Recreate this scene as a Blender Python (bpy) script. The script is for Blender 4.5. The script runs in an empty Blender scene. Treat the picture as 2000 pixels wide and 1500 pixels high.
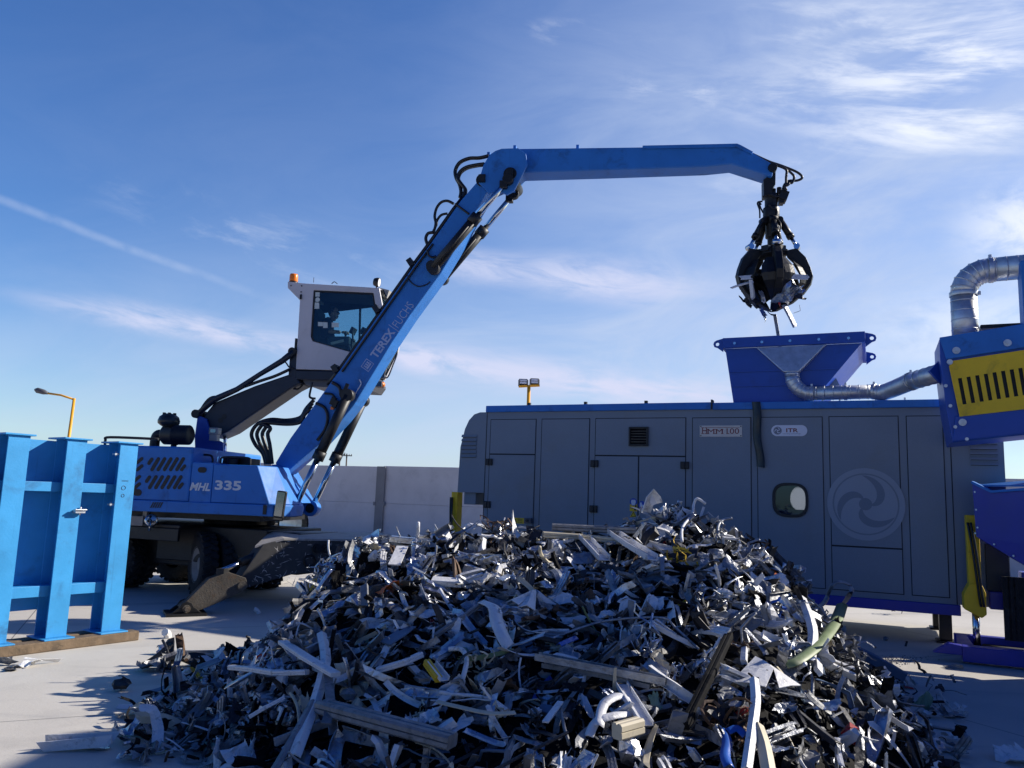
import bpy, bmesh, math, random
from mathutils import Vector, Matrix
from mathutils.geometry import tessellate_polygon
from mathutils import noise as mnoise
R = math.radians
rng = random.Random(7)
C = bpy.context.scene.collection
scene = bpy.context.scene

# ------------------------------------------------------------------ camera
CAM_H = 1.8
FPX = 1560.0                                   # focal length in pixels of the 2000 px wide photograph
_up = Vector((390.4, 10932.0, -FPX)).normalized()            # world up in camera axes (right, up, back)
_fw = Vector((0, 0, -1)); _fw = (_fw - _fw.dot(_up) * _up).normalized()
_rt = _fw.cross(_up)
CAMROT = Matrix((_rt, _fw, _up))
cam = bpy.data.cameras.new("camera")
cam.sensor_width = 36.0
cam.lens = 36.0 * FPX / 2000.0
cam.clip_start = 0.05
cam.clip_end = 3000
camo = bpy.data.objects.new("camera", cam)
C.objects.link(camo)
camo.matrix_world = Matrix.Translation((0, 0, CAM_H)) @ CAMROT.to_4x4()
scene.camera = camo

# ------------------------------------------------------------------ light
SUN_AZ, SUN_EL = 76.0, 29.0                    # degrees clockwise from +Y, degrees above the horizon
sd = Vector((math.sin(R(SUN_AZ)) * math.cos(R(SUN_EL)), math.cos(R(SUN_AZ)) * math.cos(R(SUN_EL)), math.sin(R(SUN_EL))))
sun = bpy.data.lights.new("sun", 'SUN')
sun.energy = 4.6
sun.angle = R(0.5)
sun.color = (1.0, 0.93, 0.82)
suno = bpy.data.objects.new("sun", sun)
C.objects.link(suno)
suno.rotation_euler = (-sd).to_track_quat('-Z', 'Y').to_euler()
suno.location = sd * 60
scene.view_settings.view_transform = 'Standard'
scene.view_settings.look = 'None'
scene.view_settings.exposure = 0.55
scene.view_settings.gamma = 1.0

def ray(px, py):
    return CAMROT @ Vector(((px - 1000) / FPX, -(py - 750) / FPX, -1.0))
def azel(px, py):
    d = ray(px, py).normalized()
    return math.atan2(d.x, d.y), math.asin(d.z)

class NT:
    """small helper that strings shader nodes together"""
    def __init__(s, tree): s.t = tree; s.n = tree.nodes; s.l = tree.links
    def new(s, kind, **kw):
        nd = s.n.new(kind)
        for k, v in kw.items(): setattr(nd, k, v)
        return nd
    def put(s, sock, v):
        if isinstance(v, bpy.types.NodeSocket): s.l.new(v, sock)
        elif v is not None: sock.default_value = v
    def math(s, op, a, b=None, c=None, clamp=False):
        nd = s.new('ShaderNodeMath', operation=op, use_clamp=clamp)
        for i, v in enumerate((a, b, c)):
            if v is not None: s.put(nd.inputs[i], v)
        return nd.outputs[0]
    def mix(s, fac, a, b, mode='MIX'):
        nd = s.new('ShaderNodeMix', data_type='RGBA', blend_type=mode)
        s.put(nd.inputs[0], fac); s.put(nd.inputs[6], a); s.put(nd.inputs[7], b)
        return nd.outputs[2]
    def noise(s, vec, scale, detail=4, rough=0.55, dist=0.0, col=False):
        nd = s.new('ShaderNodeTexNoise')
        s.put(nd.inputs['Vector'], vec); nd.inputs['Scale'].default_value = scale
        nd.inputs['Detail'].default_value = detail; nd.inputs['Roughness'].default_value = rough
        nd.inputs['Distortion'].default_value = dist
        return nd.outputs[1 if col else 0]
    def ramp(s, fac, stops):
        nd = s.new('ShaderNodeValToRGB'); s.put(nd.inputs[0], fac)
        el = nd.color_ramp.elements
        while len(el) < len(stops): el.new(0.5)
        for e, (p, c) in zip(el, stops):
            e.position = p; e.color = c if len(c) == 4 else (*c, 1)
        return nd.outputs[0]
    def sstep(s, v, a, b, lo=0.0, hi=1.0):
        nd = s.new('ShaderNodeMapRange', interpolation_type='SMOOTHSTEP')
        s.put(nd.inputs[0], v); nd.inputs[1].default_value = a; nd.inputs[2].default_value = b
        nd.inputs[3].default_value = lo; nd.inputs[4].default_value = hi
        return nd.outputs[0]
    def mapping(s, vec, loc=(0, 0, 0), rot=(0, 0, 0), scale=(1, 1, 1)):
        nd = s.new('ShaderNodeMapping'); s.put(nd.inputs[0], vec)
        nd.inputs[1].default_value = loc; nd.inputs[2].default_value = rot; nd.inputs[3].default_value = scale
        return nd.outputs[0]

# ------------------------------------------------------------------ sky
def build_world():
    w = bpy.data.worlds.new("World"); scene.world = w; w.use_nodes = True
    t = NT(w.node_tree); w.node_tree.nodes.clear()
    sky = t.new('ShaderNodeTexSky', sky_type='NISHITA')
    sky.sun_disc = False
    sky.sun_elevation = R(SUN_EL); sky.sun_rotation = R(SUN_AZ)
    sky.altitude = 0; sky.air_density = 1.0; sky.dust_density = 0.45; sky.ozone_density = 3.2
    hs = t.new('ShaderNodeHueSaturation'); hs.inputs['Saturation'].default_value = 1.25
    hs.inputs['Hue'].default_value = 0.512
    t.put(hs.inputs['Color'], sky.outputs[0])
    tc = t.new('ShaderNodeTexCoord')
    sep = t.new('ShaderNodeSeparateXYZ'); t.put(sep.inputs[0], tc.outputs['Generated'])
    az = t.math('ARCTAN2', sep.outputs[0], sep.outputs[1])
    el = t.math('ARCSINE', sep.outputs[2])
    cmb = t.new('ShaderNodeCombineXYZ'); t.put(cmb.inputs[0], az); t.put(cmb.inputs[1], el)
    v = cmb.outputs[0]
    # sky multiplied darker and bluer overhead and behind the camera, weakening the fill light
    sky_dim = t.math('MULTIPLY', t.sstep(el, R(34), R(75), 1.0, 0.34), t.sstep(sep.outputs[1], 0.55, -0.35, 1.0, 0.30))
    tint = t.mix(sky_dim, (0.0, 0.13, 0.42, 1), (0.83, 0.93, 0.99, 1))
    base = t.mix(1.0, hs.outputs[0], tint, 'MULTIPLY')
    def blob(px, py, lx, ly, ang=0.0):             # soft elongated patch of sky round one direction
        a0, e0 = azel(px, py)
        m = t.mapping(v, loc=(-a0, -e0, 0))
        m = t.mapping(m, rot=(0, 0, -ang))
        m = t.mapping(m, scale=(FPX / lx, FPX / ly, 0))
        ln = t.new('ShaderNodeVectorMath', operation='LENGTH'); t.put(ln.inputs[0], m)
        return t.sstep(ln.outputs['Value'], 1.0, 0.0)
    def total(lst):
        r = lst[0]
        for x in lst[1:]: r = t.math('ADD', r, x)
        return r
    def streak(rot, sx, sy, seed, lo, hi, dist=0.6):
        m = t.mapping(v, loc=(seed, seed * 0.7, 0)); m = t.mapping(m, rot=(0, 0, rot)); m = t.mapping(m, scale=(sx, sy, 1))
        return t.sstep(t.noise(m, 1.0, 9, 0.62, dist), lo, hi)
    # thin veil that whitens the sky towards the sun's side and the horizon
    veil = t.math('ADD', t.math('MULTIPLY', blob(1780, 250, 1100, 1000), 0.66), t.math('MULTIPLY', blob(1350, 760, 1500, 420), 0.44))
    veil = t.math('ADD', veil, t.math('MULTIPLY', blob(400, 900, 1700, 420), 0.42))
    veil = t.math('ADD', veil, t.math('MULTIPLY', blob(760, 480, 1250, 800), 0.12))
    soft = streak(R(-12), 3.0, 9.0, 2.1, 0.25, 0.8, 1.2)
    veil = t.math('MULTIPLY', veil, t.math('ADD', 0.62, t.math('MULTIPLY', soft, 0.6)), clamp=True)
    # cirrus at the upper right
    c1 = total([t.math('MULTIPLY', blob(1720, 70, 330, 100, R(-14)), 1.2), blob(1660, 190, 420, 85, R(-8)), blob(1800, 265, 300, 60, R(-4)), t.math('MULTIPLY', blob(1960, 120, 240, 240), 0.9)])
    s1 = streak(R(11), 5.5, 30.0, 5.3, 0.40, 0.72, 0.35)
    k1 = t.math('MULTIPLY', t.math('MULTIPLY', c1, s1), 0.72, clamp=True)
    # faint small scraps of cloud
    c2 = total([blob(1120, 66, 150, 30, R(-4)), blob(1330, 185, 190, 60, R(-10)), t.math('MULTIPLY', blob(1560, 330, 260, 60, R(4)), 0.8), t.math('MULTIPLY', blob(520, 470, 420, 90, R(-8)), 0.5)])
    s2 = streak(R(8), 11.0, 36.0, 9.2, 0.46, 0.78, 0.4)
    k2 = t.math('MULTIPLY', t.math('MULTIPLY', c2, s2), 0.55, clamp=True)
    # long flat bands lower down
    c3 = total([blob(440, 650, 300, 40, R(-7)), t.math('MULTIPLY', blob(220, 620, 220, 30, R(-6)), 0.6), blob(1180, 548, 330, 62, R(-6)), t.math('MULTIPLY', blob(920, 520, 200, 50, R(-6)), 0.7),
                blob(1060, 735, 460, 60, R(-7)), t.math('MULTIPLY', blob(1350, 770, 330, 50, R(-4)), 0.8), blob(820, 705, 200, 40, R(-10))])
    s3 = streak(R(6), 9.0, 40.0, 1.4, 0.28, 0.64, 0.45)
    k3 = t.math('MULTIPLY', t.math('MULTIPLY', c3, s3), 0.95, clamp=True)
    # puffier white at the right edge
    c4 = total([blob(2010, 440, 150, 110), t.math('MULTIPLY', blob(1900, 640, 260, 110), 0.6)])
    s4 = streak(R(0), 14, 22, 3.3, 0.3, 0.6, 0.3)
    k4 = t.math('MULTIPLY', t.math('MULTIPLY', c4, s4), 0.9, clamp=True)
    # condensation trail: a straight line of fixed width across the sky
    p, q = Vector((*azel(0, 388), 0)), Vector((*azel(560, 592), 0))
    ang = math.atan2(q.y - p.y, q.x - p.x); ln = (q - p).length
    m = t.mapping(v, loc=(-p.x, -p.y, 0)); m = t.mapping(m, rot=(0, 0, -ang))
    ss = t.new('ShaderNodeSeparateXYZ'); t.put(ss.inputs[0], m)
    wob = t.math('MULTIPLY', t.math('SUBTRACT', t.noise(v, 14.0, 4), 0.5), 0.006)
    across = t.math('ABSOLUTE', t.math('ADD', ss.outputs[1], wob))
    tr = t.math('MULTIPLY', t.sstep(across, 0.0072, 0.0004), t.sstep(ss.outputs[0], ln * 1.1, ln * 0.5))
    tr = t.math('MULTIPLY', tr, t.math('MULTIPLY', t.sstep(t.noise(v, 40.0, 5), 0.1, 0.6), 0.14))
    col = t.mix(veil, base, (*VEIL, 1))
    warm = t.mix(k3, col, (*BAND, 1))
    cl = t.math('MAXIMUM', t.math('MAXIMUM', k1, k2), t.math('MAXIMUM', k4, tr))
    col = t.mix(cl, warm, (*CLOUD, 1))
    bg = t.new('ShaderNodeBackground'); t.put(bg.inputs[0], col); bg.inputs[1].default_value = SKY_STRENGTH
    out = t.new('ShaderNodeOutputWorld'); t.l.new(bg.outputs[0], out.inputs[0])
SKY_STRENGTH = 0.11
VEIL = (3.7, 4.3, 5.6)
CLOUD = (5.9, 6.2, 6.9)
BAND = (4.3, 4.55, 5.9)
build_world()

# ------------------------------------------------------------------ materials
def pmat(name, col, rough=0.5, metal=0.0, var=0.12, vscale=3.0, dirt=None, dirt_amt=0.0, dscale=2.0, bump=0.0, bscale=30.0, spec=0.5, coat=0.0, fine=0.0, scratch=None, chips=None):
    m = bpy.data.materials.new(name); m.use_nodes = True
    t = NT(m.node_tree); b = m.node_tree.nodes['Principled BSDF']
    tc = t.new('ShaderNodeTexCoord'); v = tc.outputs['Object']
    n = t.noise(v, vscale, 6, 0.6)
    lo = tuple(c * (1 - var) for c in col); hi = tuple(min(1, c * (1 + var)) for c in col)
    c = t.ramp(n, [(0.3, lo), (0.7, hi)])
    if fine:
        f = t.noise(v, 120.0, 3, 0.7)
        c = t.mix(fine, c, t.ramp(f, [(0.3, tuple(x * 0.4 for x in col)), (0.7, hi)]))
    if dirt:
        d = t.sstep(t.noise(v, dscale, 8, 0.68, 0.4), 0.52, 0.75)
        c = t.mix(t.math('MULTIPLY', d, dirt_amt), c, (*dirt, 1))
    rr = t.math('ADD', rough - 0.08, t.math('MULTIPLY', t.noise(v, vscale * 4, 5), 0.16), clamp=True)
    if scratch:
        tot = None
        for k, (rz, sc) in enumerate(((0.5, 9), (-0.7, 12), (1.3, 8), (0.1, 15))):
            mm = t.mapping(v, rot=(0.3 * k, 0.7, rz), scale=(sc * 0.10, sc, sc))
            x = t.math('ABSOLUTE', t.math('SUBTRACT', t.noise(mm, 2.2, 2, 0.5, 0.4), 0.5))
            x = t.math('MULTIPLY', t.sstep(x, 0.012, 0.002), t.sstep(t.noise(v, 3.0 + k, 3), 0.45, 0.6))
            tot = x if tot is None else t.math('MAXIMUM', tot, x)
        c = t.mix(t.math('MULTIPLY', tot, 0.85), c, (*scratch, 1))
    if chips:
        k = t.math('MULTIPLY', t.sstep(t.noise(v, 26.0, 6, 0.75), 0.69, 0.72), t.sstep(t.noise(v, 2.6, 4), 0.50, 0.62))
        c = t.mix(t.math('MULTIPLY', k, 0.8), c, (*chips, 1))
        run = t.sstep(t.noise(t.mapping(v, scale=(16, 16, 0.8)), 1.0, 4, 0.6), 0.60, 0.74)
        c = t.mix(t.math('MULTIPLY', run, 0.30), c, tuple(x * 0.35 for x in col) + (1,))
    t.put(b.inputs['Base Color'], c); t.put(b.inputs['Roughness'], rr)
    b.inputs['Metallic'].default_value = metal
    b.inputs['Specular IOR Level'].default_value = spec
    b.inputs['Coat Weight'].default_value = coat
    if bump:
        bp = t.new('ShaderNodeBump'); bp.inputs['Strength'].default_value = bump; bp.inputs['Distance'].default_value = 0.02
        t.put(bp.inputs['Height'], t.noise(v, bscale, 6, 0.6)); t.put(b.inputs['Normal'], bp.outputs[0])
    return m
def glassmat(name, tint, gloss=0.12):
    m = bpy.data.materials.new(name); m.use_nodes = True
    t = NT(m.node_tree); m.node_tree.nodes.clear()
    tr = t.new('ShaderNodeBsdfTransparent'); tr.inputs[0].default_value = (*tint, 1)
    gl = t.new('ShaderNodeBsdfGlossy'); gl.inputs['Roughness'].default_value = 0.03; gl.inputs[0].default_value = (0.8, 0.9, 0.95, 1)
    fr = t.new('ShaderNodeFresnel'); fr.inputs[0].default_value = 1.5
    ms = t.new('ShaderNodeMixShader'); t.put(ms.inputs[0], t.math('ADD', t.math('MULTIPLY', fr.outputs[0], 0.6), gloss * 0.3)); t.l.new(tr.outputs[0], ms.inputs[1]); t.l.new(gl.outputs[0], ms.inputs[2])
    out = t.new('ShaderNodeOutputMaterial'); t.l.new(ms.outputs[0], out.inputs[0])
    return m
MT = {}
def mk(name, *a, **k): MT[name] = pmat(name, *a, **k)
mk('blue', (0.022, 0.18, 0.56), 0.56, var=0.10, vscale=2.0, dirt=(0.010, 0.025, 0.07), dirt_amt=0.55, dscale=2.6, bump=0.06, bscale=40, chips=(0.20, 0.26, 0.36))
mk('frame_blue', (0.030, 0.29, 0.62), 0.5, var=0.16, vscale=1.6, dirt=(0.012, 0.035, 0.10), dirt_amt=0.55, dscale=2.2, bump=0.08, bscale=40, chips=(0.05, 0.045, 0.05))
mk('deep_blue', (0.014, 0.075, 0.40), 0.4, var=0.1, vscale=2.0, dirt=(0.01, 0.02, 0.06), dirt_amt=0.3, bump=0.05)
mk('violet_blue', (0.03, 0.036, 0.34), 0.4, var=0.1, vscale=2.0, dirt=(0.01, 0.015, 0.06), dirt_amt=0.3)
mk('navy', (0.010, 0.018, 0.035), 0.45, var=0.2, vscale=4, dirt=(0.03, 0.03, 0.03), dirt_amt=0.4)
mk('grey_panel', (0.215, 0.255, 0.305), 0.5, var=0.07, vscale=1.2, dirt=(0.20, 0.19, 0.155), dirt_amt=0.32, dscale=0.9, fine=0.22, bump=0.12, bscale=2.2)
mk('seal', (0.012, 0.014, 0.018), 0.7, var=0.1)
mk('black', (0.012, 0.012, 0.013), 0.5, var=0.3, vscale=8, dirt=(0.05, 0.045, 0.04), dirt_amt=0.4, dscale=6)
mk('black_steel', (0.012, 0.012, 0.012), 0.45, metal=0.2, var=0.3, vscale=6, dirt=(0.045, 0.038, 0.03), dirt_amt=0.45, dscale=5, bump=0.25, bscale=25)
mk('scratched_steel', (0.048, 0.047, 0.046), 0.6, metal=0.1, var=0.2, vscale=3, dirt=(0.12, 0.11, 0.095), dirt_amt=0.55, dscale=3, bump=0.08, bscale=20)
mk('rusty_steel', (0.10, 0.085, 0.065), 0.75, metal=0.1, var=0.3, vscale=5, dirt=(0.15, 0.07, 0.022), dirt_amt=0.6, dscale=7, bump=0.3, bscale=40)
mk('dusty_steel', (0.36, 0.34, 0.31), 0.8, var=0.25, vscale=4, dirt=(0.12, 0.11, 0.10), dirt_amt=0.6, dscale=4)
mk('rubber', (0.018, 0.018, 0.019), 0.85, var=0.3, vscale=10, dirt=(0.10, 0.095, 0.085), dirt_amt=0.55, dscale=5, bump=0.2)
mk('hose', (0.010, 0.010, 0.012), 0.38, var=0.2, vscale=12)
mk('chrome', (0.62, 0.63, 0.65), 0.16, metal=1.0, var=0.06)
mk('galvanised', (0.60, 0.62, 0.64), 0.40, metal=0.72, var=0.16, vscale=9, dirt=(0.25, 0.26, 0.27), dirt_amt=0.4, dscale=8, bump=0.10, bscale=14)
mk('cab_white', (0.60, 0.58, 0.60), 0.45, var=0.05, vscale=1.5, dirt=(0.36, 0.33, 0.30), dirt_amt=0.35, dscale=1.6)
mk('yellow', (0.88, 0.56, 0.012), 0.5, var=0.1, vscale=3, dirt=(0.22, 0.15, 0.03), dirt_amt=0.45, dscale=4)
mk('lamp_yellow', (0.75, 0.36, 0.02), 0.5, var=0.06)
mk('orange', (0.85, 0.20, 0.01), 0.3, var=0.05)
mk('silver_letter', (0.62, 0.66, 0.72), 0.45, metal=0.2, var=0.08)
mk('scratch_paint', (0.55, 0.53, 0.49), 0.7, var=0.3, vscale=30)
mk('faint_letter', (0.38, 0.46, 0.68), 0.5, var=0.1, vscale=12)
mk('sign_cream', (0.66, 0.60, 0.53), 0.5, var=0.08, vscale=6, dirt=(0.3, 0.25, 0.2), dirt_amt=0.3, dscale=9)
mk('sign_white', (0.74, 0.75, 0.82), 0.4, var=0.04)
mk('red_letter', (0.22, 0.02, 0.02), 0.5, var=0.1)
mk('grey_letter', (0.16, 0.18, 0.23), 0.5, var=0.1)
mk('emblem_pale', (0.33, 0.365, 0.42), 0.62, var=0.06, vscale=1.2, fine=0.2)
mk('emblem_dark', (0.20, 0.235, 0.285), 0.62, var=0.05, vscale=1.2, fine=0.2)
mk('safety_blue', (0.03, 0.08, 0.45), 0.5, var=0.05)
mk('concrete', (0.64, 0.62, 0.61), 0.85, var=0.10, vscale=0.8, dirt=(0.36, 0.35, 0.34), dirt_amt=0.45, dscale=1.1, bump=0.12, bscale=20, fine=0.12)
mk('concrete_post', (0.24, 0.237, 0.235), 0.85, var=0.12, vscale=2, bump=0.1)
mk('timber', (0.15, 0.105, 0.065), 0.85, var=0.35, vscale=7, dirt=(0.03, 0.025, 0.02), dirt_amt=0.75, dscale=6, bump=0.4, bscale=30)
mk('skin', (0.36, 0.20, 0.135), 0.55, var=0.08)
mk('navy_cloth', (0.015, 0.018, 0.035), 0.85, var=0.2)
mk('seat_cloth', (0.012, 0.014, 0.018), 0.85, var=0.2)
mk('paper', (0.55, 0.62, 0.60), 0.6, var=0.05)
mk('green_black', (0.018, 0.03, 0.035), 0.35, var=0.3, vscale=20)
mk('wood_pole', (0.10, 0.08, 0.065), 0.8, var=0.2)
mk('lamp_grey', (0.10, 0.10, 0.11), 0.5, var=0.1)
mk('mirror', (0.25, 0.28, 0.30), 0.08, metal=1.0, var=0.03)
# scrap
mk('scrap_bare', (0.55, 0.56, 0.58), 0.30, metal=0.9, var=0.25, vscale=9, dirt=(0.07, 0.07, 0.07), dirt_amt=0.75, dscale=11, bump=0.45, bscale=24)
mk('scrap_dull', (0.30, 0.31, 0.33), 0.45, metal=0.75, var=0.35, vscale=8, dirt=(0.035, 0.034, 0.032), dirt_amt=0.8, dscale=11, bump=0.5, bscale=24)
mk('scrap_white', (0.70, 0.70, 0.70), 0.42, var=0.10, vscale=7, dirt=(0.10, 0.095, 0.09), dirt_amt=0.8, dscale=13, bump=0.35, bscale=26, fine=0.15)
mk('scrap_grey', (0.21, 0.215, 0.225), 0.5, metal=0.2, var=0.3, vscale=9, dirt=(0.035, 0.035, 0.035), dirt_amt=0.8, dscale=12, bump=0.35)
mk('scrap_dark', (0.028, 0.028, 0.032), 0.5, metal=0.2, var=0.4, vscale=8, dirt=(0.08, 0.075, 0.07), dirt_amt=0.5, dscale=6, bump=0.3)
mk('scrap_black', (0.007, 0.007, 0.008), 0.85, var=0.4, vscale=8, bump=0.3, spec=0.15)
mk('scrap_cream', (0.52, 0.46, 0.33), 0.6, var=0.12, dirt=(0.2, 0.17, 0.12), dirt_amt=0.5, dscale=8)
mk('scrap_brown', (0.11, 0.06, 0.032), 0.7, var=0.3, dirt=(0.05, 0.04, 0.03), dirt_amt=0.5, dscale=7, bump=0.3)
mk('scrap_green', (0.15, 0.20, 0.085), 0.55, var=0.12, vscale=4, dirt=(0.30, 0.30, 0.24), dirt_amt=0.4, dscale=7)
mk('scrap_pale_green', (0.22, 0.34, 0.25), 0.6, var=0.15)
mk('scrap_blue', (0.02, 0.09, 0.38), 0.35, var=0.15)
mk('scrap_slate', (0.09, 0.14, 0.22), 0.5, var=0.2, dirt=(0.04, 0.04, 0.05), dirt_amt=0.5)
mk('scrap_red', (0.42, 0.022, 0.02), 0.45, var=0.2)
mk('scrap_yellow', (0.62, 0.40, 0.02), 0.5, var=0.15)
mk('scrap_orange', (0.70, 0.16, 0.03), 0.5, var=0.15)
MT['cab_glass'] = glassmat('cab_glass', (0.68, 0.82, 0.86), 0.05)
MT['porthole_glass'] = glassmat('porthole_glass', (0.70, 0.74, 0.78), 0.10)
def frosted():
    m = bpy.data.materials.new('frosted_pane'); m.use_nodes = True
    t = NT(m.node_tree); m.node_tree.nodes.clear()
    tr = t.new('ShaderNodeBsdfTranslucent'); tr.inputs[0].default_value = (0.5, 0.5, 0.52, 1)
    out = t.new('ShaderNodeOutputMaterial'); t.l.new(tr.outputs[0], out.inputs[0])
    MT['frosted'] = m
frosted()
def groundmat():
    m = bpy.data.materials.new('yard_concrete'); m.use_nodes = True
    t = NT(m.node_tree); b = m.node_tree.nodes['Principled BSDF']
    v = t.new('ShaderNodeTexCoord').outputs['Object']
    c = t.ramp(t.noise(v, 0.35, 7, 0.6), [(0.3, (0.47, 0.435, 0.375)), (0.7, (0.60, 0.565, 0.50))])
    c = t.mix(t.math('MULTIPLY', t.sstep(t.noise(v, 1.3, 8, 0.65, 0.6), 0.5, 0.72), 0.35), c, (0.36, 0.345, 0.32, 1))
    st = t.mapping(v, rot=(0, 0, R(25)), scale=(0.25, 2.2, 1))
    c = t.mix(t.math('MULTIPLY', t.sstep(t.noise(st, 1.0, 6, 0.6, 0.8), 0.56, 0.74), 0.40), c, (0.30, 0.29, 0.275, 1))
    c = t.mix(t.math('MULTIPLY', t.sstep(t.noise(v, 0.8, 7, 0.7, 1.0), 0.63, 0.70), 0.45), c, (0.20, 0.19, 0.18, 1))
    c = t.mix(t.math('MULTIPLY', t.sstep(t.noise(v, 34.0, 3, 0.7), 0.66, 0.72), 0.55), c, (0.17, 0.16, 0.15, 1))
    c = t.mix(0.22, c, t.ramp(t.noise(v, 160.0, 3, 0.7), [(0.3, (0.25, 0.24, 0.22)), (0.7, (0.8, 0.77, 0.72))]))
    for rz_, of in ((-18, 0.3), (-31, 1.9)):                 # faint tyre tracks
        tm = t.mapping(v, rot=(0, 0, R(rz_)), loc=(0, of, 0)); sx = t.new('ShaderNodeSeparateXYZ'); t.put(sx.inputs[0], tm)
        wv = t.math('ABSOLUTE', t.math('SUBTRACT', t.math('FRACT', t.math('MULTIPLY', sx.outputs[1], 0.29)), 0.5))
        k = t.math('MULTIPLY', t.sstep(wv, 0.05, 0.02), t.sstep(t.noise(v, 0.5, 5, 0.6), 0.45, 0.65))
        c = t.mix(t.math('MULTIPLY', k, 0.28), c, (0.16, 0.155, 0.15, 1))
    br = t.new('ShaderNodeTexBrick'); t.put(br.inputs['Vector'], t.mapping(v, rot=(0, 0, R(-24.4)), loc=(1.2, 0.7, 0)))
    br.inputs['Scale'].default_value = 0.25; br.inputs['Mortar Size'].default_value = 0.0018; br.offset = 0.0
    br.inputs['Brick Width'].default_value = 1.0; br.inputs['Row Height'].default_value = 1.0
    c = t.mix(t.math('MULTIPLY', br.outputs['Fac'], 0.85), c, (0.12, 0.115, 0.11, 1))
    t.put(b.inputs['Base Color'], c); b.inputs['Roughness'].default_value = 0.82
    bp = t.new('ShaderNodeBump'); bp.inputs['Strength'].default_value = 0.25; bp.inputs['Distance'].default_value = 0.01
    t.put(bp.inputs['Height'], t.noise(v, 25.0, 8, 0.7)); t.put(b.inputs['Normal'], bp.outputs[0])
    MT['ground'] = m
groundmat()

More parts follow.
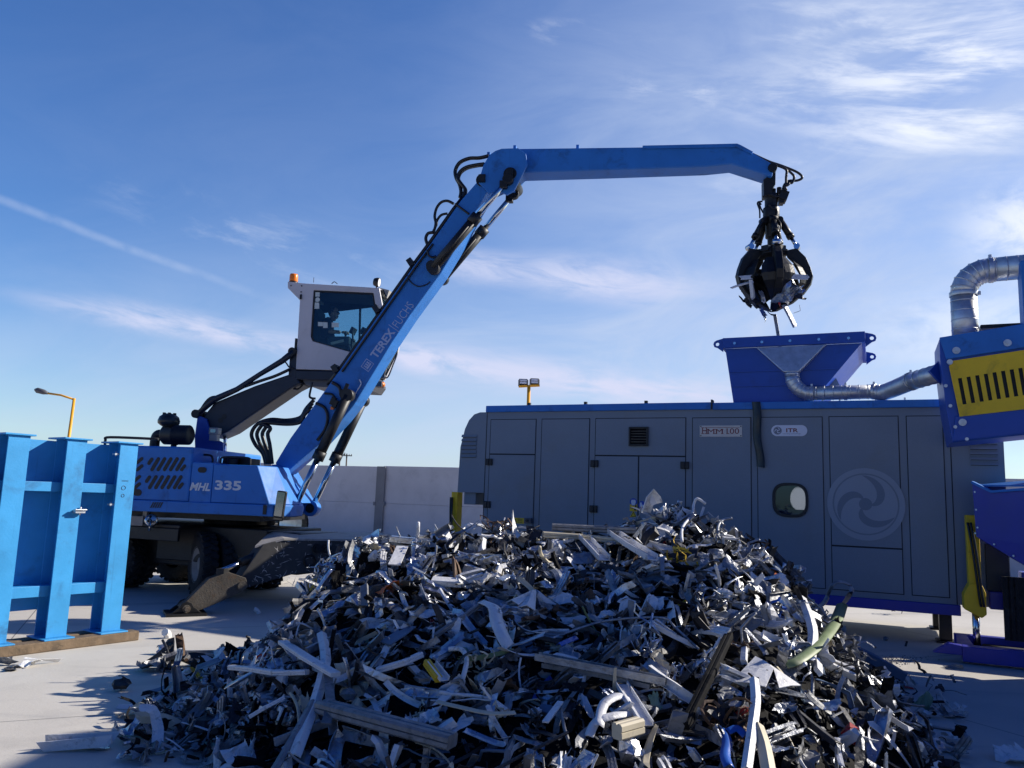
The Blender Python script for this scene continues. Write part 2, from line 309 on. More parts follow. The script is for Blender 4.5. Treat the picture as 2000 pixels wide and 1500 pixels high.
# ------------------------------------------------------------------ mesh helpers
class MB:
    def __init__(s): s.v = []; s.f = []; s.m = []; s.smooth = []
    def add(s, vs, fs, mi=0, sm=False):
        o = len(s.v)
        s.v.extend([tuple(x) for x in vs])
        for f in fs:
            s.f.append([i + o for i in f]); s.m.append(mi); s.smooth.append(sm)
        return s
    def hexa(s, p, mi=0):                # eight corners: bottom loop of four, then top loop
        return s.add(p, [(3, 2, 1, 0), (4, 5, 6, 7), (0, 1, 5, 4), (1, 2, 6, 5), (2, 3, 7, 6), (3, 0, 4, 7)], mi)
    def box(s, c, size, rot=None, mi=0):
        hx, hy, hz = (k / 2 for k in size); c = Vector(c)
        ps = [Vector(q) for q in ((-hx, -hy, -hz), (hx, -hy, -hz), (hx, hy, -hz), (-hx, hy, -hz), (-hx, -hy, hz), (hx, -hy, hz), (hx, hy, hz), (-hx, hy, hz))]
        if rot is not None: ps = [rot @ q for q in ps]
        return s.hexa([c + q for q in ps], mi)
    def bar(s, p, q, w, h, up=(0, 0, 1), mi=0):
        p, q = Vector(p), Vector(q); d = (q - p).normalized(); u = Vector(up)
        x = d.cross(u)
        x = x.normalized() if x.length > 1e-6 else Vector((1, 0, 0))
        u = x.cross(d).normalized()
        cs = [(-w / 2, -h / 2), (w / 2, -h / 2), (w / 2, h / 2), (-w / 2, h / 2)]
        return s.hexa([p + x * a + u * b for a, b in cs] + [q + x * a + u * b for a, b in cs], mi)
    def prism(s, poly, fn, t0, t1, holes=(), mi=0):
        loops = [list(poly)] + [list(h) for h in holes]
        flat = [p for l in loops for p in l]; n = len(flat)
        vs = [fn(x, y, t0) for x, y in flat] + [fn(x, y, t1) for x, y in flat]
        if holes: tris = tessellate_polygon([[Vector((x, y, 0)) for x, y in l] for l in loops])
        else: tris = [tuple(range(n))]
        fs = [tuple(t) for t in tris] + [tuple(i + n for i in reversed(t)) for t in tris]
        o = 0
        for l in loops:
            k = len(l)
            for i in range(k):
                a, b = o + i, o + (i + 1) % k
                fs.append((a, b, b + n, a + n))
            o += k
        return s.add(vs, fs, mi)
    def tube(s, pts, r, n=8, mi=0, caps=True, sm=True, close=False):
        pts = [Vector(p) for p in pts]; k = len(pts)
        rs = r if isinstance(r, (list, tuple)) else [r] * k
        up = None; vs = []
        for i, p in enumerate(pts):
            if close: d = (pts[(i + 1) % k] - pts[i - 1]).normalized()
            else: d = (pts[min(i + 1, k - 1)] - pts[max(i - 1, 0)]).normalized()
            if up is None:
                up = Vector((0, 0, 1)) if abs(d.z) < 0.9 else Vector((1, 0, 0))
            x = d.cross(up)
            if x.length < 1e-5: x = d.orthogonal()
            x.normalize(); up = x.cross(d).normalized()
            for j in range(n):
                a = 2 * math.pi * j / n
                vs.append(p + (x * math.cos(a) + up * math.sin(a)) * rs[i])
        fs = []
        for i in range(k if close else k - 1):
            for j in range(n):
                a, b = i * n + j, i * n + (j + 1) % n
                i2 = (i + 1) % k
                fs.append((a, b, i2 * n + (j + 1) % n, i2 * n + j))
        s.add(vs, fs, mi, sm)
        if caps and not close:
            o = len(s.v) - k * n
            s.f.append([o + j for j in reversed(range(n))]); s.m.append(mi); s.smooth.append(False)
            s.f.append([o + (k - 1) * n + j for j in range(n)]); s.m.append(mi); s.smooth.append(False)
        return s
    def cyl(s, p, q, r, n=16, mi=0): return s.tube([p, q], r, n, mi)
    def lathe(s, prof, c, axis, n=24, mi=0, sm=True):
        c = Vector(c); ax = Vector(axis).normalized(); x = ax.orthogonal().normalized(); y = ax.cross(x)
        vs = []
        for r, h in prof:
            for j in range(n):
                a = 2 * math.pi * j / n
                vs.append(c + ax * h + (x * math.cos(a) + y * math.sin(a)) * r)
        fs = []
        for i in range(len(prof) - 1):
            for j in range(n):
                a, b = i * n + j, i * n + (j + 1) % n
                fs.append((a, b, b + n, a + n))
        return s.add(vs, fs, mi, sm)
    def ball(s, c, rad, n=12, mi=0):
        rx, ry, rz = rad if isinstance(rad, (tuple, list)) else (rad,) * 3
        vs, fs = [], []
        for i in range(n // 2 + 1):
            th = math.pi * i / (n // 2)
            for j in range(n):
                a = 2 * math.pi * j / n
                vs.append((c[0] + rx * math.sin(th) * math.cos(a), c[1] + ry * math.sin(th) * math.sin(a), c[2] + rz * math.cos(th)))
        for i in range(n // 2):
            for j in range(n):
                a, b = i * n + j, i * n + (j + 1) % n
                fs.append((a, b, b + n, a + n))
        return s.add(vs, fs, mi, True)
    def build(s, name, mats, parent=None, bevel=0.0, recalc=True, label=None):
        me = bpy.data.meshes.new(name)
        me.from_pydata(s.v, [], s.f)
        if isinstance(mats, str): mats = [mats]
        for m in mats: me.materials.append(MT[m])
        me.polygons.foreach_set('material_index', s.m)
        me.polygons.foreach_set('use_smooth', s.smooth)
        if recalc:
            bm = bmesh.new(); bm.from_mesh(me)
            bmesh.ops.recalc_face_normals(bm, faces=bm.faces); bm.to_mesh(me); bm.free()
        me.update()
        o = bpy.data.objects.new(name, me); C.objects.link(o)
        if parent: o.parent = parent
        if bevel:
            b = o.modifiers.new('edge', 'BEVEL'); b.width = bevel; b.segments = 2; b.limit_method = 'ANGLE'; b.angle_limit = R(40)
        if label: o['label'] = label
        return o
def each(mb, name, mats, parent=None, bevel=0.0):
    """build every separate piece of a mesh builder as an object of its own"""
    par = list(range(len(mb.v)))
    def find(i):
        while par[i] != i: par[i] = par[par[i]]; i = par[i]
        return i
    for f in mb.f:
        for k in f[1:]:
            a, b = find(f[0]), find(k)
            if a != b: par[b] = a
    grp = {}
    for i, f in enumerate(mb.f): grp.setdefault(find(f[0]), []).append(i)
    out = []
    for fs in grp.values():
        ids = sorted({k for i in fs for k in mb.f[i]}); mp = {k: j for j, k in enumerate(ids)}; q = MB()
        q.v = [mb.v[k] for k in ids]; q.f = [[mp[k] for k in mb.f[i]] for i in fs]; q.m = [mb.m[i] for i in fs]; q.smooth = [mb.smooth[i] for i in fs]
        out.append(q.build(name, mats, parent, bevel))
    return out
def catmull(pts, k=6):
    pts = [Vector(p) for p in pts]; out = []
    for i in range(len(pts) - 1):
        p0 = pts[max(i - 1, 0)]; p1 = pts[i]; p2 = pts[i + 1]; p3 = pts[min(i + 2, len(pts) - 1)]
        for j in range(k):
            t = j / k
            out.append(0.5 * ((2 * p1) + (p2 - p0) * t + (2 * p0 - 5 * p1 + 4 * p2 - p3) * t * t + (3 * p1 - p0 - 3 * p2 + p3) * t ** 3))
    out.append(pts[-1]); return out
def tag(o, label, cat, group=None, kind=None):
    if label: o['label'] = label
    if cat: o['category'] = cat
    if group: o['group'] = group
    if kind: o['kind'] = kind
    elif cat: o['kind'] = 'thing'
    return o
def thing(name, label, cat, loc=(0, 0, 0), rz=0.0, group=None):
    o = bpy.data.objects.new(name, None); C.objects.link(o)
    o.empty_display_size = 0.2
    o.location = loc; o.rotation_euler = (0, 0, rz)
    return tag(o, label, cat, group)
class Frame:
    """upright local frame: a runs along a wall or machine side, b points away from the viewer, z is up"""
    def __init__(s, ox, oy, yaw):               # yaw: direction of a, degrees clockwise from +Y
        s.o = Vector((ox, oy, 0)); s.a = Vector((math.sin(R(yaw)), math.cos(R(yaw)), 0)); s.b = Vector((-s.a.y, s.a.x, 0))
        s.rz = math.atan2(s.a.y, s.a.x)
    def P(s, px, py, b=0.0):
        d = ray(px, py); o = Vector((0, 0, CAM_H))
        t = ((s.o + s.b * b) - o).dot(s.b) / d.dot(s.b)
        h = o + d * t
        return ((h - s.o).dot(s.a), b, h.z)
    def az(s, px, py, b=0.0):
        q = s.P(px, py, b); return (q[0], q[2])
    def loc(s, w):
        w = Vector(w) - s.o; return Vector((w.dot(s.a), w.dot(s.b), w.z))
    def root(s, name, label, cat, group=None): return thing(name, label, cat, s.o, s.rz, group)
def onz(px, py, z=0.0):
    d = ray(px, py); t = (z - CAM_H) / d.z
    return Vector((0, 0, CAM_H)) + d * t
def aty(px, py, Y):
    d = ray(px, py); return Vector((0, 0, CAM_H)) + d * (Y / d.y)
FN = lambda x, y, t: (x, t, y)                  # polygon in (a, z), thickness along b
def conv(ox, oy, k): return lambda x, y: (ox + x / k, oy + y / k)
c1 = conv(0, 780, 2.7775); c2 = conv(220, 780, 3.41); c3 = conv(370, 520, 4.411); c4 = conv(780, 270, 5)
c5 = conv(1380, 270, 3.846); c6 = conv(1360, 480, 3.125); c7 = conv(1480, 860, 3.41); c8 = conv(870, 740, 3.077)
def lettering(body, parent, mat, origin, xdir, updir, width=None, height=None, name='lettering', extr=0.002, shear=0.0, bold=0.0, font_offset=0.0):
    cu = bpy.data.curves.new('txt', 'FONT'); cu.body = body; cu.size = 1.0; cu.extrude = 0.0; cu.shear = shear; cu.offset = font_offset
    cu.resolution_u = 3
    ob = bpy.data.objects.new('txt', cu); C.objects.link(ob)
    bpy.context.view_layer.update()
    dg = bpy.context.evaluated_depsgraph_get()
    me = bpy.data.meshes.new_from_object(ob.evaluated_get(dg))
    bpy.data.objects.remove(ob)
    xs = [v.co.x for v in me.vertices]; ys = [v.co.y for v in me.vertices]
    x0, x1, y0, y1 = min(xs), max(xs), min(ys), max(ys)
    sx = (width / (x1 - x0)) if width else height / (y1 - y0)
    sy = (height / (y1 - y0)) if height else sx
    X = Vector(xdir).normalized(); U = Vector(updir).normalized(); N = X.cross(U); O = Vector(origin)
    nv = len(me.vertices)
    vs = [O + X * ((v.co.x - x0) * sx) + U * ((v.co.y - y0) * sy) + N * extr for v in me.vertices]
    fs = [list(p.vertices) for p in me.polygons]
    mb = MB(); mb.add(vs, fs)
    bpy.data.meshes.remove(me)
    return mb.build(name, mat, parent, recalc=False)

# ================================================================== ground and boundary
def build_setting():
    g = MB(); g.add([(-400, -60, 0), (400, -60, 0), (400, 700, 0), (-400, 700, 0)], [(0, 1, 2, 3)])
    tag(g.build('ground', 'ground', recalc=False), None, None, kind='structure')
    W = Frame(*aty(700, 945, 30).xy, 113.0)
    top = W.P(742, 910)[2]; seam = W.P(700, 981)[2]
    t = W.root('concrete_wall', 'long pale grey precast concrete boundary wall with dark posts closing off the yard', 'wall')
    ap = W.P(746, 950)[0]
    span = 5.2
    for k in range(-5, 8):
        a0 = ap + k * span
        p = MB()
        w = 0.36
        for (x0, x1, y0, y1) in ((-w / 2, w / 2, -0.13, -0.09), (-0.05, 0.05, -0.09, 0.2)):
            p.hexa([(a0 + x0, y0, 0), (a0 + x1, y0, 0), (a0 + x1, y1, 0), (a0 + x0, y1, 0), (a0 + x0, y0, top - 0.02), (a0 + x1, y0, top - 0.02), (a0 + x1, y1, top - 0.02), (a0 + x0, y1, top - 0.02)])
        p.box((a0 - 0.2, -0.12, seam - 0.02), (0.09, 0.07, 0.13)); p.box((a0 + 0.2, -0.12, seam - 0.02), (0.09, 0.07, 0.13))
        p.build('post', 'concrete_post', t, bevel=0.01)
        for z0, z1 in ((0.0, seam - 0.001), (seam + 0.001, top + 0.03 * math.sin(k * 2.1))):
            q = MB(); q.hexa([(a0 + 0.06, -0.04, z0), (a0 + span - 0.06, -0.04, z0), (a0 + span - 0.06, 0.14, z0), (a0 + 0.06, 0.14, z0), (a0 + 0.06, -0.04, z1), (a0 + span - 0.06, -0.04, z1), (a0 + span - 0.06, 0.14, z1), (a0 + 0.06, 0.14, z1)])
            q.build('panel', 'concrete', t, bevel=0.015)
build_setting()

def street_furniture():
    # yellow street lamp far behind the left frame
    Y = 36.0
    b = aty(137, 800, Y); b.z = 0
    t = thing('street_lamp', 'yellow pole street lamp with one arm rising behind the blue steel frame', 'street lamp', b)
    L = lambda px, py: aty(px, py, Y) - b
    top = L(145, 778)
    MB().tube([(0, 0, 0), top], [0.09, 0.06], 10).build('pole', 'lamp_yellow', t)
    MB().tube([top - Vector((0, 0, 0.05)), top + (L(92, 768) - top) * 0.5 + Vector((0, 0, 0.03)), L(92, 768)], 0.045, 8).build('arm', 'lamp_yellow', t)
    p, q = L(94, 768), L(68, 761)
    m = MB(); m.tube([p, p + (q - p) * 0.35, p + (q - p) * 0.8, q], [0.06, 0.12, 0.13, 0.05], 10); m.build('lamp_head', 'lamp_grey', t)
    # twin floodlight mast behind the machine
    Y = 34.0
    b = aty(1033, 800, Y); b.z = 0
    t = thing('floodlight_mast', 'yellow mast with two square floodlights above the machine roof', 'floodlight', b)
    L = lambda px, py: aty(px, py, Y) - b
    MB().tube([(0, 0, 0), L(1033, 755)], [0.10, 0.075], 10).build('pole', 'lamp_yellow', t)
    MB().bar(L(1013, 755), L(1054, 753), 0.09, 0.09).build('crossbar', 'lamp_yellow', t)
    for cx, cy in ((1022, 746.5), (1044, 745.5)):
        c = L(cx, cy); m = MB(); rot = Matrix.Rotation(R(-14), 3, 'X')
        m.box(c, (0.36, 0.13, 0.27), rot)
        for s in (-1, 1): m.box(c + Vector((s * 0.20, 0, -0.04)), (0.03, 0.08, 0.30), rot)
        h = m.build('floodlight', 'black', t, bevel=0.02)
        g = MB(); g.box(c + rot @ Vector((0, -0.07, 0.055)), (0.29, 0.012, 0.085), rot); g.box(c + rot @ Vector((0, -0.07, -0.055)), (0.29, 0.012, 0.085), rot)
        g.build('lens', 'sign_white', h)
    # two wooden power poles on the skyline
    for px, top, arms, lab in ((664.5, 872, (874, 887), 'taller distant power pole with two crossarms seen over the wall'), (677.5, 886, (890,), 'shorter distant power pole with a single crossarm seen over the wall')):
        Y = 120.0; b = aty(px, 905, Y); b.z = 0
        t = thing('power_pole', lab, 'power pole', b, group='distant power poles')
        L = lambda x, y: aty(x, y, Y) - b
        MB().tube([(0, 0, 0), L(px, top)], [0.16, 0.1], 8).build('pole', 'wood_pole', t)
        for ay in arms:
            m = MB(); w = 10 if ay != 874 else 7
            m.bar(L(px - w, ay - 0.3), L(px + w, ay + 0.3), 0.12, 0.14)
            a = m.build('crossarm', 'wood_pole', t)
            i = MB()
            for k in (-0.9, -0.45, 0.45, 0.9): i.cyl(L(px + w * k, ay - 0.5), L(px + w * k, ay - 3.2), 0.06, 6)
            i.build('insulator', 'lamp_grey', a)
street_furniture()

# ================================================================== grey shredding machine
MF = Frame(*aty(1850, 1000, 11.2).xy, 114.42)
MP = MF.P
def rect(tl, tr, br, bl):
    q = [MF.az(*p) for p in (tl, tr, br, bl)]
    return ((q[0][0] + q[3][0]) / 2, (q[1][0] + q[2][0]) / 2, (q[2][1] + q[3][1]) / 2, (q[0][1] + q[1][1]) / 2)   # a0 a1 z0 z1
def rbox(m, a0, a1, z0, z1, b0, b1, mi=0):
    return m.hexa([(a0, b0, z0), (a1, b0, z0), (a1, b1, z0), (a0, b1, z0), (a0, b0, z1), (a1, b0, z1), (a1, b1, z1), (a0, b1, z1)], mi)
MACH = MF.root('shredder_machine', 'long grey container-like shredding machine with blue roof edge and porthole behind the scrap heap', 'industrial machine')
MDEP = 2.3
def build_machine():
    t = MACH
    zt = (MF.az(951, 805.5)[1] + MF.az(1390, 798)[1] + MF.az(1840, 795)[1]) / 3        # under side of blue roof edge
    zb = (MF.az(1660, 1166)[1] + MF.az(1866, 1180)[1]) / 2                             # top of violet rail
    zr = (MF.az(1656, 1184)[1] + MF.az(1872, 1204)[1]) / 2
    zroof = (MF.az(951, 795.5)[1] + MF.az(1390, 785)[1] + MF.az(1843, 781)[1]) / 3
    aL = MF.az(*c8(80, 500))[0]; aS = MF.az(*c8(240, 500))[0]
    aR = MF.az(1962, 900)[0]; aH = MF.az(1862, 1000)[0]
    zend = MF.az(*c8(70, 680))[1]
    E = rect(c6(370, 1045), c6(768, 1043), (1614, 1150), (1481, 1150)); E = (E[0], E[1], zb + 0.08, E[3])
    hc = MF.az(*c7(217, 398)); hw = (MF.az(*c7(337, 398))[0] - MF.az(*c7(97, 398))[0]) / 2; hh = (MF.az(*c7(217, 283))[1] - MF.az(*c7(217, 513))[1]) / 2
    def squircle(s, n=40, e=3.0):
        out = []
        for k in range(n):
            a = 2 * math.pi * k / n; ca, sa = math.cos(a), math.sin(a)
            out.append((hc[0] + hw * s * math.copysign(abs(ca) ** (2 / e), ca), hc[1] + hh * s * math.copysign(abs(sa) ** (2 / e), sa)))
        return out
    # body: full-depth blocks left and right of the porthole bay, a hollow bay behind the porthole
    m = MB()
    r = 0.42
    prof = [(aL, zend)] + [(aL + 0.02, zt - 0.62)] + [(aL + 0.05 + r * (1 - math.cos(x)) * 0.8, zt - 0.60 + 0.60 * math.sin(x)) for x in [R(k) for k in (12, 30, 50, 70, 90)]] + [(E[0] + 0.03, zt), (E[0] + 0.03, zb), (aS + 0.0, zb), (aS, zend)]
    m.prism(prof, FN, 0.0, MDEP)
    rbox(m, E[1] - 0.03, aR, zb, zt, 0.0, MDEP)
    rbox(m, E[0] + 0.031, E[1] - 0.031, zb, hc[1] - 0.55, 0.002, MDEP); rbox(m, E[0] + 0.031, E[1] - 0.031, hc[1] + 0.55, zt, 0.002, MDEP)
    q = MF.az(1563.5, 974, MDEP)
    ph = [(q[0] + 0.17 * math.cos(2 * math.pi * k / 24), q[1] + 0.22 * math.sin(2 * math.pi * k / 24)) for k in range(24)]
    m.prism([(E[0] + 0.031, hc[1] - 0.549), (E[1] - 0.031, hc[1] - 0.549), (E[1] - 0.031, hc[1] + 0.549), (E[0] + 0.031, hc[1] + 0.549)], FN, MDEP - 0.06, MDEP, holes=[ph])
    m.build('body', 'grey_panel', t)
    bk = MB(); bk.prism(ph, FN, MDEP - 0.04, MDEP - 0.03); bk.build('rear_window', 'frosted', t)
    inn = MB(); rbox(inn, E[0] + 0.035, E[1] - 0.035, hc[1] - 0.54, hc[1] - 0.42, 0.3, MDEP - 0.1); inn.box(((E[0] + E[1]) / 2 - 0.1, 1.0, hc[1] - 0.28), (0.9, 0.7, 0.28)); inn.build('inner_frame', 'deep_blue', t)
    # doors and panels: a dark rubber seal with the sheet standing just proud of it
    def panel(rc, name, hole=None, label=None, gap=0.011):
        a0, a1, z0, z1 = rc
        p = MB(); p.prism([(a0 + gap, z0 + gap), (a1 - gap, z0 + gap), (a1 - gap, z1 - gap), (a0 + gap, z1 - gap)], FN, -0.012, -0.002, holes=[hole] if hole else ())
        o = p.build(name, 'grey_panel', t, bevel=0.003 if not hole else 0, label=label)
        s = MB(); s.prism([(a0, z0), (a1, z0), (a1, z1), (a0, z1)], FN, -0.0065, -0.0025, holes=[hole] if hole else ())
        s.build('seal', 'seal', o)
        return o
    zlow = zb + 0.08
    A = rect(c8(270, 243), c8(550, 240), c8(540, 455), c8(268, 452)); panel(A, 'panel')
    A2 = rect(c8(262, 455), c8(540, 458), c8(528, 860), c8(250, 860)); A2 = (A[0], A[1], zlow, A[2]); dA = panel(A2, 'door')
    B = rect(c8(578, 240), c8(868, 237), c8(858, 885), c8(562, 885)); panel((B[0], B[1], zlow, B[3]), 'panel')
    Cc = rect(c8(902, 236), c8(1448, 232), c8(1445, 467), c8(898, 460)); panel(Cc, 'panel')
    mid = (MF.az(*c8(1163, 463))[0] + MF.az(*c8(1158, 790))[0]) / 2
    dL = panel((Cc[0], mid, zlow, Cc[2]), 'door'); dR = panel((mid, Cc[1], zlow, Cc[2]), 'door')
    D = rect(c8(1482, 232), c8(1838, 230), c8(1842, 930), c8(1482, 930)); panel((D[0], D[1], zlow, D[3]), 'panel')
    panel(E, 'panel', hole=squircle(0.93))
    F = rect((1617.6, 813), (1755, 812), (1765, 1130), (1625.5, 1130)); zmid = (MF.az(1626, 1065)[1] + MF.az(1763, 1073)[1]) / 2
    panel((F[0], F[1], zmid, F[3]), 'panel'); panel((F[0], F[1], zlow, zmid), 'panel')
    G = rect((1769.6, 812), (1841.6, 811.5), (1855, 1160), (1780, 1160)); panel((G[0], G[1], zlow, G[3]), 'panel')
    s = MB(); rbox(s, aH - 0.006, aH + 0.006, zb, zt, -0.004, 0.01); rbox(s, aS - 0.006, aS + 0.006, zb, zt, -0.004, 0.01); each(s, 'seam', 'seal', t)
    # hinges
    for d, pts in ((dA, (c8(265, 500), c8(253, 755))), (dL, (c8(898, 510), c8(892, 782))), (dR, (c8(1440, 520),))):
        for p in pts:
            a, z = MF.az(*p); h = MB(); h.box((a, -0.03, z), (0.13, 0.045, 0.115)); h.cyl((a, -0.055, z - 0.05), (a, -0.055, z + 0.05), 0.014, 10); h.build('hinge', 'black', d, bevel=0.006)
    a, z = MF.az(*c8(1443, 790)); h = MB(); h.box((a, -0.03, z), (0.13, 0.045, 0.115)); h.build('hinge', 'black', dR, bevel=0.006)
    # blue roof edge in two lengths, bolts on top
    aq = MF.az(1391, 790)[0]; aB = MF.az(951, 800)[0]
    e = MB(); rbox(e, aB, aq - 0.01, zt - 0.005, zroof + 0.01, -0.05, MDEP); e.build('roof_edge', 'blue', t, bevel=0.01)
    e = MB(); rbox(e, aq + 0.01, aR - 0.5, zt - 0.012, zroof, -0.045, MDEP); e.build('roof_edge', 'blue', t, bevel=0.01)
    e = MB(); rbox(e, aq - 0.012, aq + 0.012, zt, zroof + 0.05, -0.055, 0.1)
    for k in range(3):
        a = MF.az((1034, 1144, 1262)[k], 787)[0]; e.box((a, 0.0, zroof + 0.03), (0.05, 0.05, 0.05))
    each(e, 'roof_bolt', 'black', t)
    # violet base rail, feet
    e = MB(); rbox(e, aS, aH + 0.04, zr, zb - 0.002, -0.03, 0.12); rbox(e, aH - 0.06, aH + 0.04, zr, zb, 0.13, MDEP - 0.1); rbox(e, aS, aH, zr, zb - 0.002, MDEP - 0.12, MDEP - 0.02)
    e.build('base_rail', 'violet_blue', t, bevel=0.008)
    for a, b in ((aH - 0.12, 0.5), (aH - 0.12, MDEP - 0.4), (aS + 1.0, 0.5), (aS + 1.0, MDEP - 0.4), ((aS + aH) / 2, 0.6), ((aS + aH) / 2, MDEP - 0.4)):
        if a == (aS + aH) / 2: continue
        f = MB(); rbox(f, a - 0.13, a + 0.13, 0.0, 0.03, b - 0.15, b + 0.15); rbox(f, a - 0.08, a + 0.08, 0.03, zr, b - 0.09, b + 0.09); f.build('foot', 'black_steel', t, bevel=0.01)
    # louvre slots in both end bays
    def slots(p0, p1, n, name):
        (a0, z0), (a1, z1) = MF.az(*p0), MF.az(*p1)
        for k in range(n):
            z = z0 + (z1 - z0) * k / (n - 1); s_ = MB()
            s_.hexa([(a0, 0.0, z - 0.012), (a1, 0.0, z - 0.012), (a1, 0.0, z + 0.03), (a0, 0.0, z + 0.03), (a0, -0.028, z - 0.014), (a1, -0.028, z - 0.014), (a1, -0.004, z + 0.03), (a0, -0.004, z + 0.03)])
            o = s_.build(name, 'grey_panel', t)
            d = MB(); rbox(d, a0 + 0.01, a1 - 0.01, z - 0.020, z - 0.0145, -0.026, 0.0); d.build('slot', 'seal', o)
    slots(c8(100, 345), c8(186, 466), 6, 'louvre'); slots(c7(1408, 17), c7(1605, 160), 5, 'louvre')
    # square ventilation grille
    V = rect(c8(1108, 290), c8(1222, 290), c8(1220, 405), c8(1106, 405))
    g = MB(); w = 0.025
    rbox(g, V[0], V[1], V[3] - w, V[3], -0.06, -0.012); rbox(g, V[0], V[1], V[2], V[2] + w, -0.06, -0.012); rbox(g, V[0], V[0] + w, V[2] + w, V[3] - w, -0.06, -0.012); rbox(g, V[1] - w, V[1], V[2] + w, V[3] - w, -0.06, -0.012)
    go = g.build('ventilation_grille', 'black', t)
    for k in range(6):
        z = V[2] + w + (V[3] - V[2] - 2 * w) * (k + 0.5) / 6; s_ = MB()
        s_.box(((V[0] + V[1]) / 2, -0.036, z), (V[1] - V[0] - 2 * w, 0.05, 0.006), Matrix.Rotation(R(40), 3, 'X')); s_.build('slat', 'black', go)
    # porthole
    rg = MB(); rg.prism(squircle(1.0), FN, -0.035, 0.02, holes=[squircle(0.84)]); ro = rg.build('porthole', 'black', t, bevel=0.008)
    gl = MB(); gl.prism(squircle(0.86), FN, -0.012, -0.007); gl.build('pane', 'porthole_glass', ro)
    # name plate with cut letters
    S = rect(c6(22, 1098), c6(282, 1096), c6(280, 1168), c6(22, 1166))
    p = MB(); rbox(p, S[0], S[1], S[2], S[3], -0.022, -0.0135); po = p.build('name_plate', 'sign_cream', t, bevel=0.004)
    W_, H_ = S[1] - S[0], S[3] - S[2]; X, U = (1, 0, 0), (0, 0, 1)
    lettering('H', po, 'red_letter', (S[0] + W_ * 0.06, -0.0225, S[2] + H_ * 0.26), X, U, width=W_ * 0.115, height=H_ * 0.56)
    lettering('MM', po, 'red_letter', (S[0] + W_ * 0.19, -0.0225, S[2] + H_ * 0.26), X, U, width=W_ * 0.36, height=H_ * 0.42)
    lettering('100', po, 'red_letter', (S[0] + W_ * 0.64, -0.0225, S[2] + H_ * 0.26), X, U, width=W_ * 0.29, height=H_ * 0.48)
    sf = MB()
    for f0, wd, hh in ((0.075, 0.035, 0.56), (0.155, 0.035, 0.56), (0.20, 0.03, 0.42), (0.345, 0.03, 0.42), (0.39, 0.03, 0.42), (0.535, 0.03, 0.42), (0.668, 0.035, 0.48)):
        for zf in ((0.26,) if hh == 0.48 else (0.26, 0.26 + hh - 0.045)):
            rbox(sf, S[0] + W_ * (f0 - wd), S[0] + W_ * (f0 + wd), S[2] + H_ * zf, S[2] + H_ * (zf + 0.045), -0.0248, -0.0226)
    sf.build('lettering', 'red_letter', po)
    ln = MB(); rbox(ln, S[0] + W_ * 0.20, S[0] + W_ * 0.94, S[2] + H_ * 0.80, S[2] + H_ * 0.83, -0.0245, -0.0225); ln.build('underline', 'red_letter', po)
    sc = MB()
    for fa in (0.03, 0.97):
        for fz in (0.1, 0.9): sc.cyl((S[0] + W_ * fa, -0.021, S[2] + H_ * fz), (S[0] + W_ * fa, -0.028, S[2] + H_ * fz), 0.009, 8)
    each(sc, 'screw', 'black', po)
    # pill-shaped company plate
    S = rect(c6(458, 1096), c6(678, 1095), c6(678, 1163), c6(458, 1162)); W_, H_ = S[1] - S[0], S[3] - S[2]; rr = H_ / 2; zc = (S[2] + S[3]) / 2
    pl = [(S[0] + rr + rr * math.cos(R(a)), zc + rr * math.sin(R(a))) for a in range(90, 271, 12)] + [(S[1] - rr + rr * math.cos(R(a)), zc + rr * math.sin(R(a))) for a in range(-90, 91, 12)]
    p = MB(); p.prism(pl, FN, -0.020, -0.0135); po = p.build('name_plate', 'sign_white', t)
    lettering('ITR', po, 'red_letter', (S[0] + W_ * 0.42, -0.0205, zc - H_ * 0.15), X, U, width=W_ * 0.33, height=H_ * 0.36, font_offset=0.02)
    lettering('recycling technology', po, 'grey_letter', (S[0] + W_ * 0.32, -0.0205, zc - H_ * 0.34), X, U, width=W_ * 0.5, height=H_ * 0.10)
    def swirl(ca, cz, rad, par, light, dark, b, ringed=True):
        circ = lambda k: [(ca + rad * k * math.cos(2 * math.pi * i / 64), cz + rad * k * math.sin(2 * math.pi * i / 64)) for i in range(64)]
        if ringed:
            o = MB(); o.prism(circ(1.0), FN, b, b + 0.001, holes=[circ(0.855)]); o.build('emblem_ring', light, par)
        o = MB(); o.prism(circ(0.815), FN, b, b + 0.001); o.build('emblem_disc', light, par)
        o = MB()
        for k in range(3):
            a0 = R(38) + k * 2 * math.pi / 3
            out, inn = [], []
            for i in range(15):                    # blade from the hub sweeping out to the rim
                f = i / 14; a = a0 + f * 1.9 - 0.9; rr_ = rad * (0.14 + 0.66 * f ** 0.75)
                wd = rad * 0.145 * math.sin(math.pi * min(1, 0.22 + 0.78 * f)) ** 0.8 + 0.004 * rad
                out.append((ca + (rr_ + wd * 0.7) * math.cos(a), cz + (rr_ + wd * 0.7) * math.sin(a)))
                inn.append((ca + (rr_ - wd) * math.cos(a), cz + (rr_ - wd) * math.sin(a)))
            for i in range(14):
                q = [out[i], out[i + 1], inn[i + 1], inn[i]]
                o.add([(x, b - 0.0012, y) for x, y in q], [(0, 1, 2, 3)])
        o.add([(ca + rad * 0.17 * math.cos(2 * math.pi * i / 24), b - 0.0016, cz + rad * 0.17 * math.sin(2 * math.pi * i / 24)) for i in range(24)], [tuple(range(24))])
        o.build('emblem_blade', dark, par, recalc=False)
    swirl(S[0] + W_ * 0.18, zc, H_ * 0.36, po, 'grey_letter', 'sign_white', -0.0225)
    em = MF.az(*c7(718, 425)); rad = (MF.az(*c7(978, 425))[0] - MF.az(*c7(458, 425))[0]) / 2
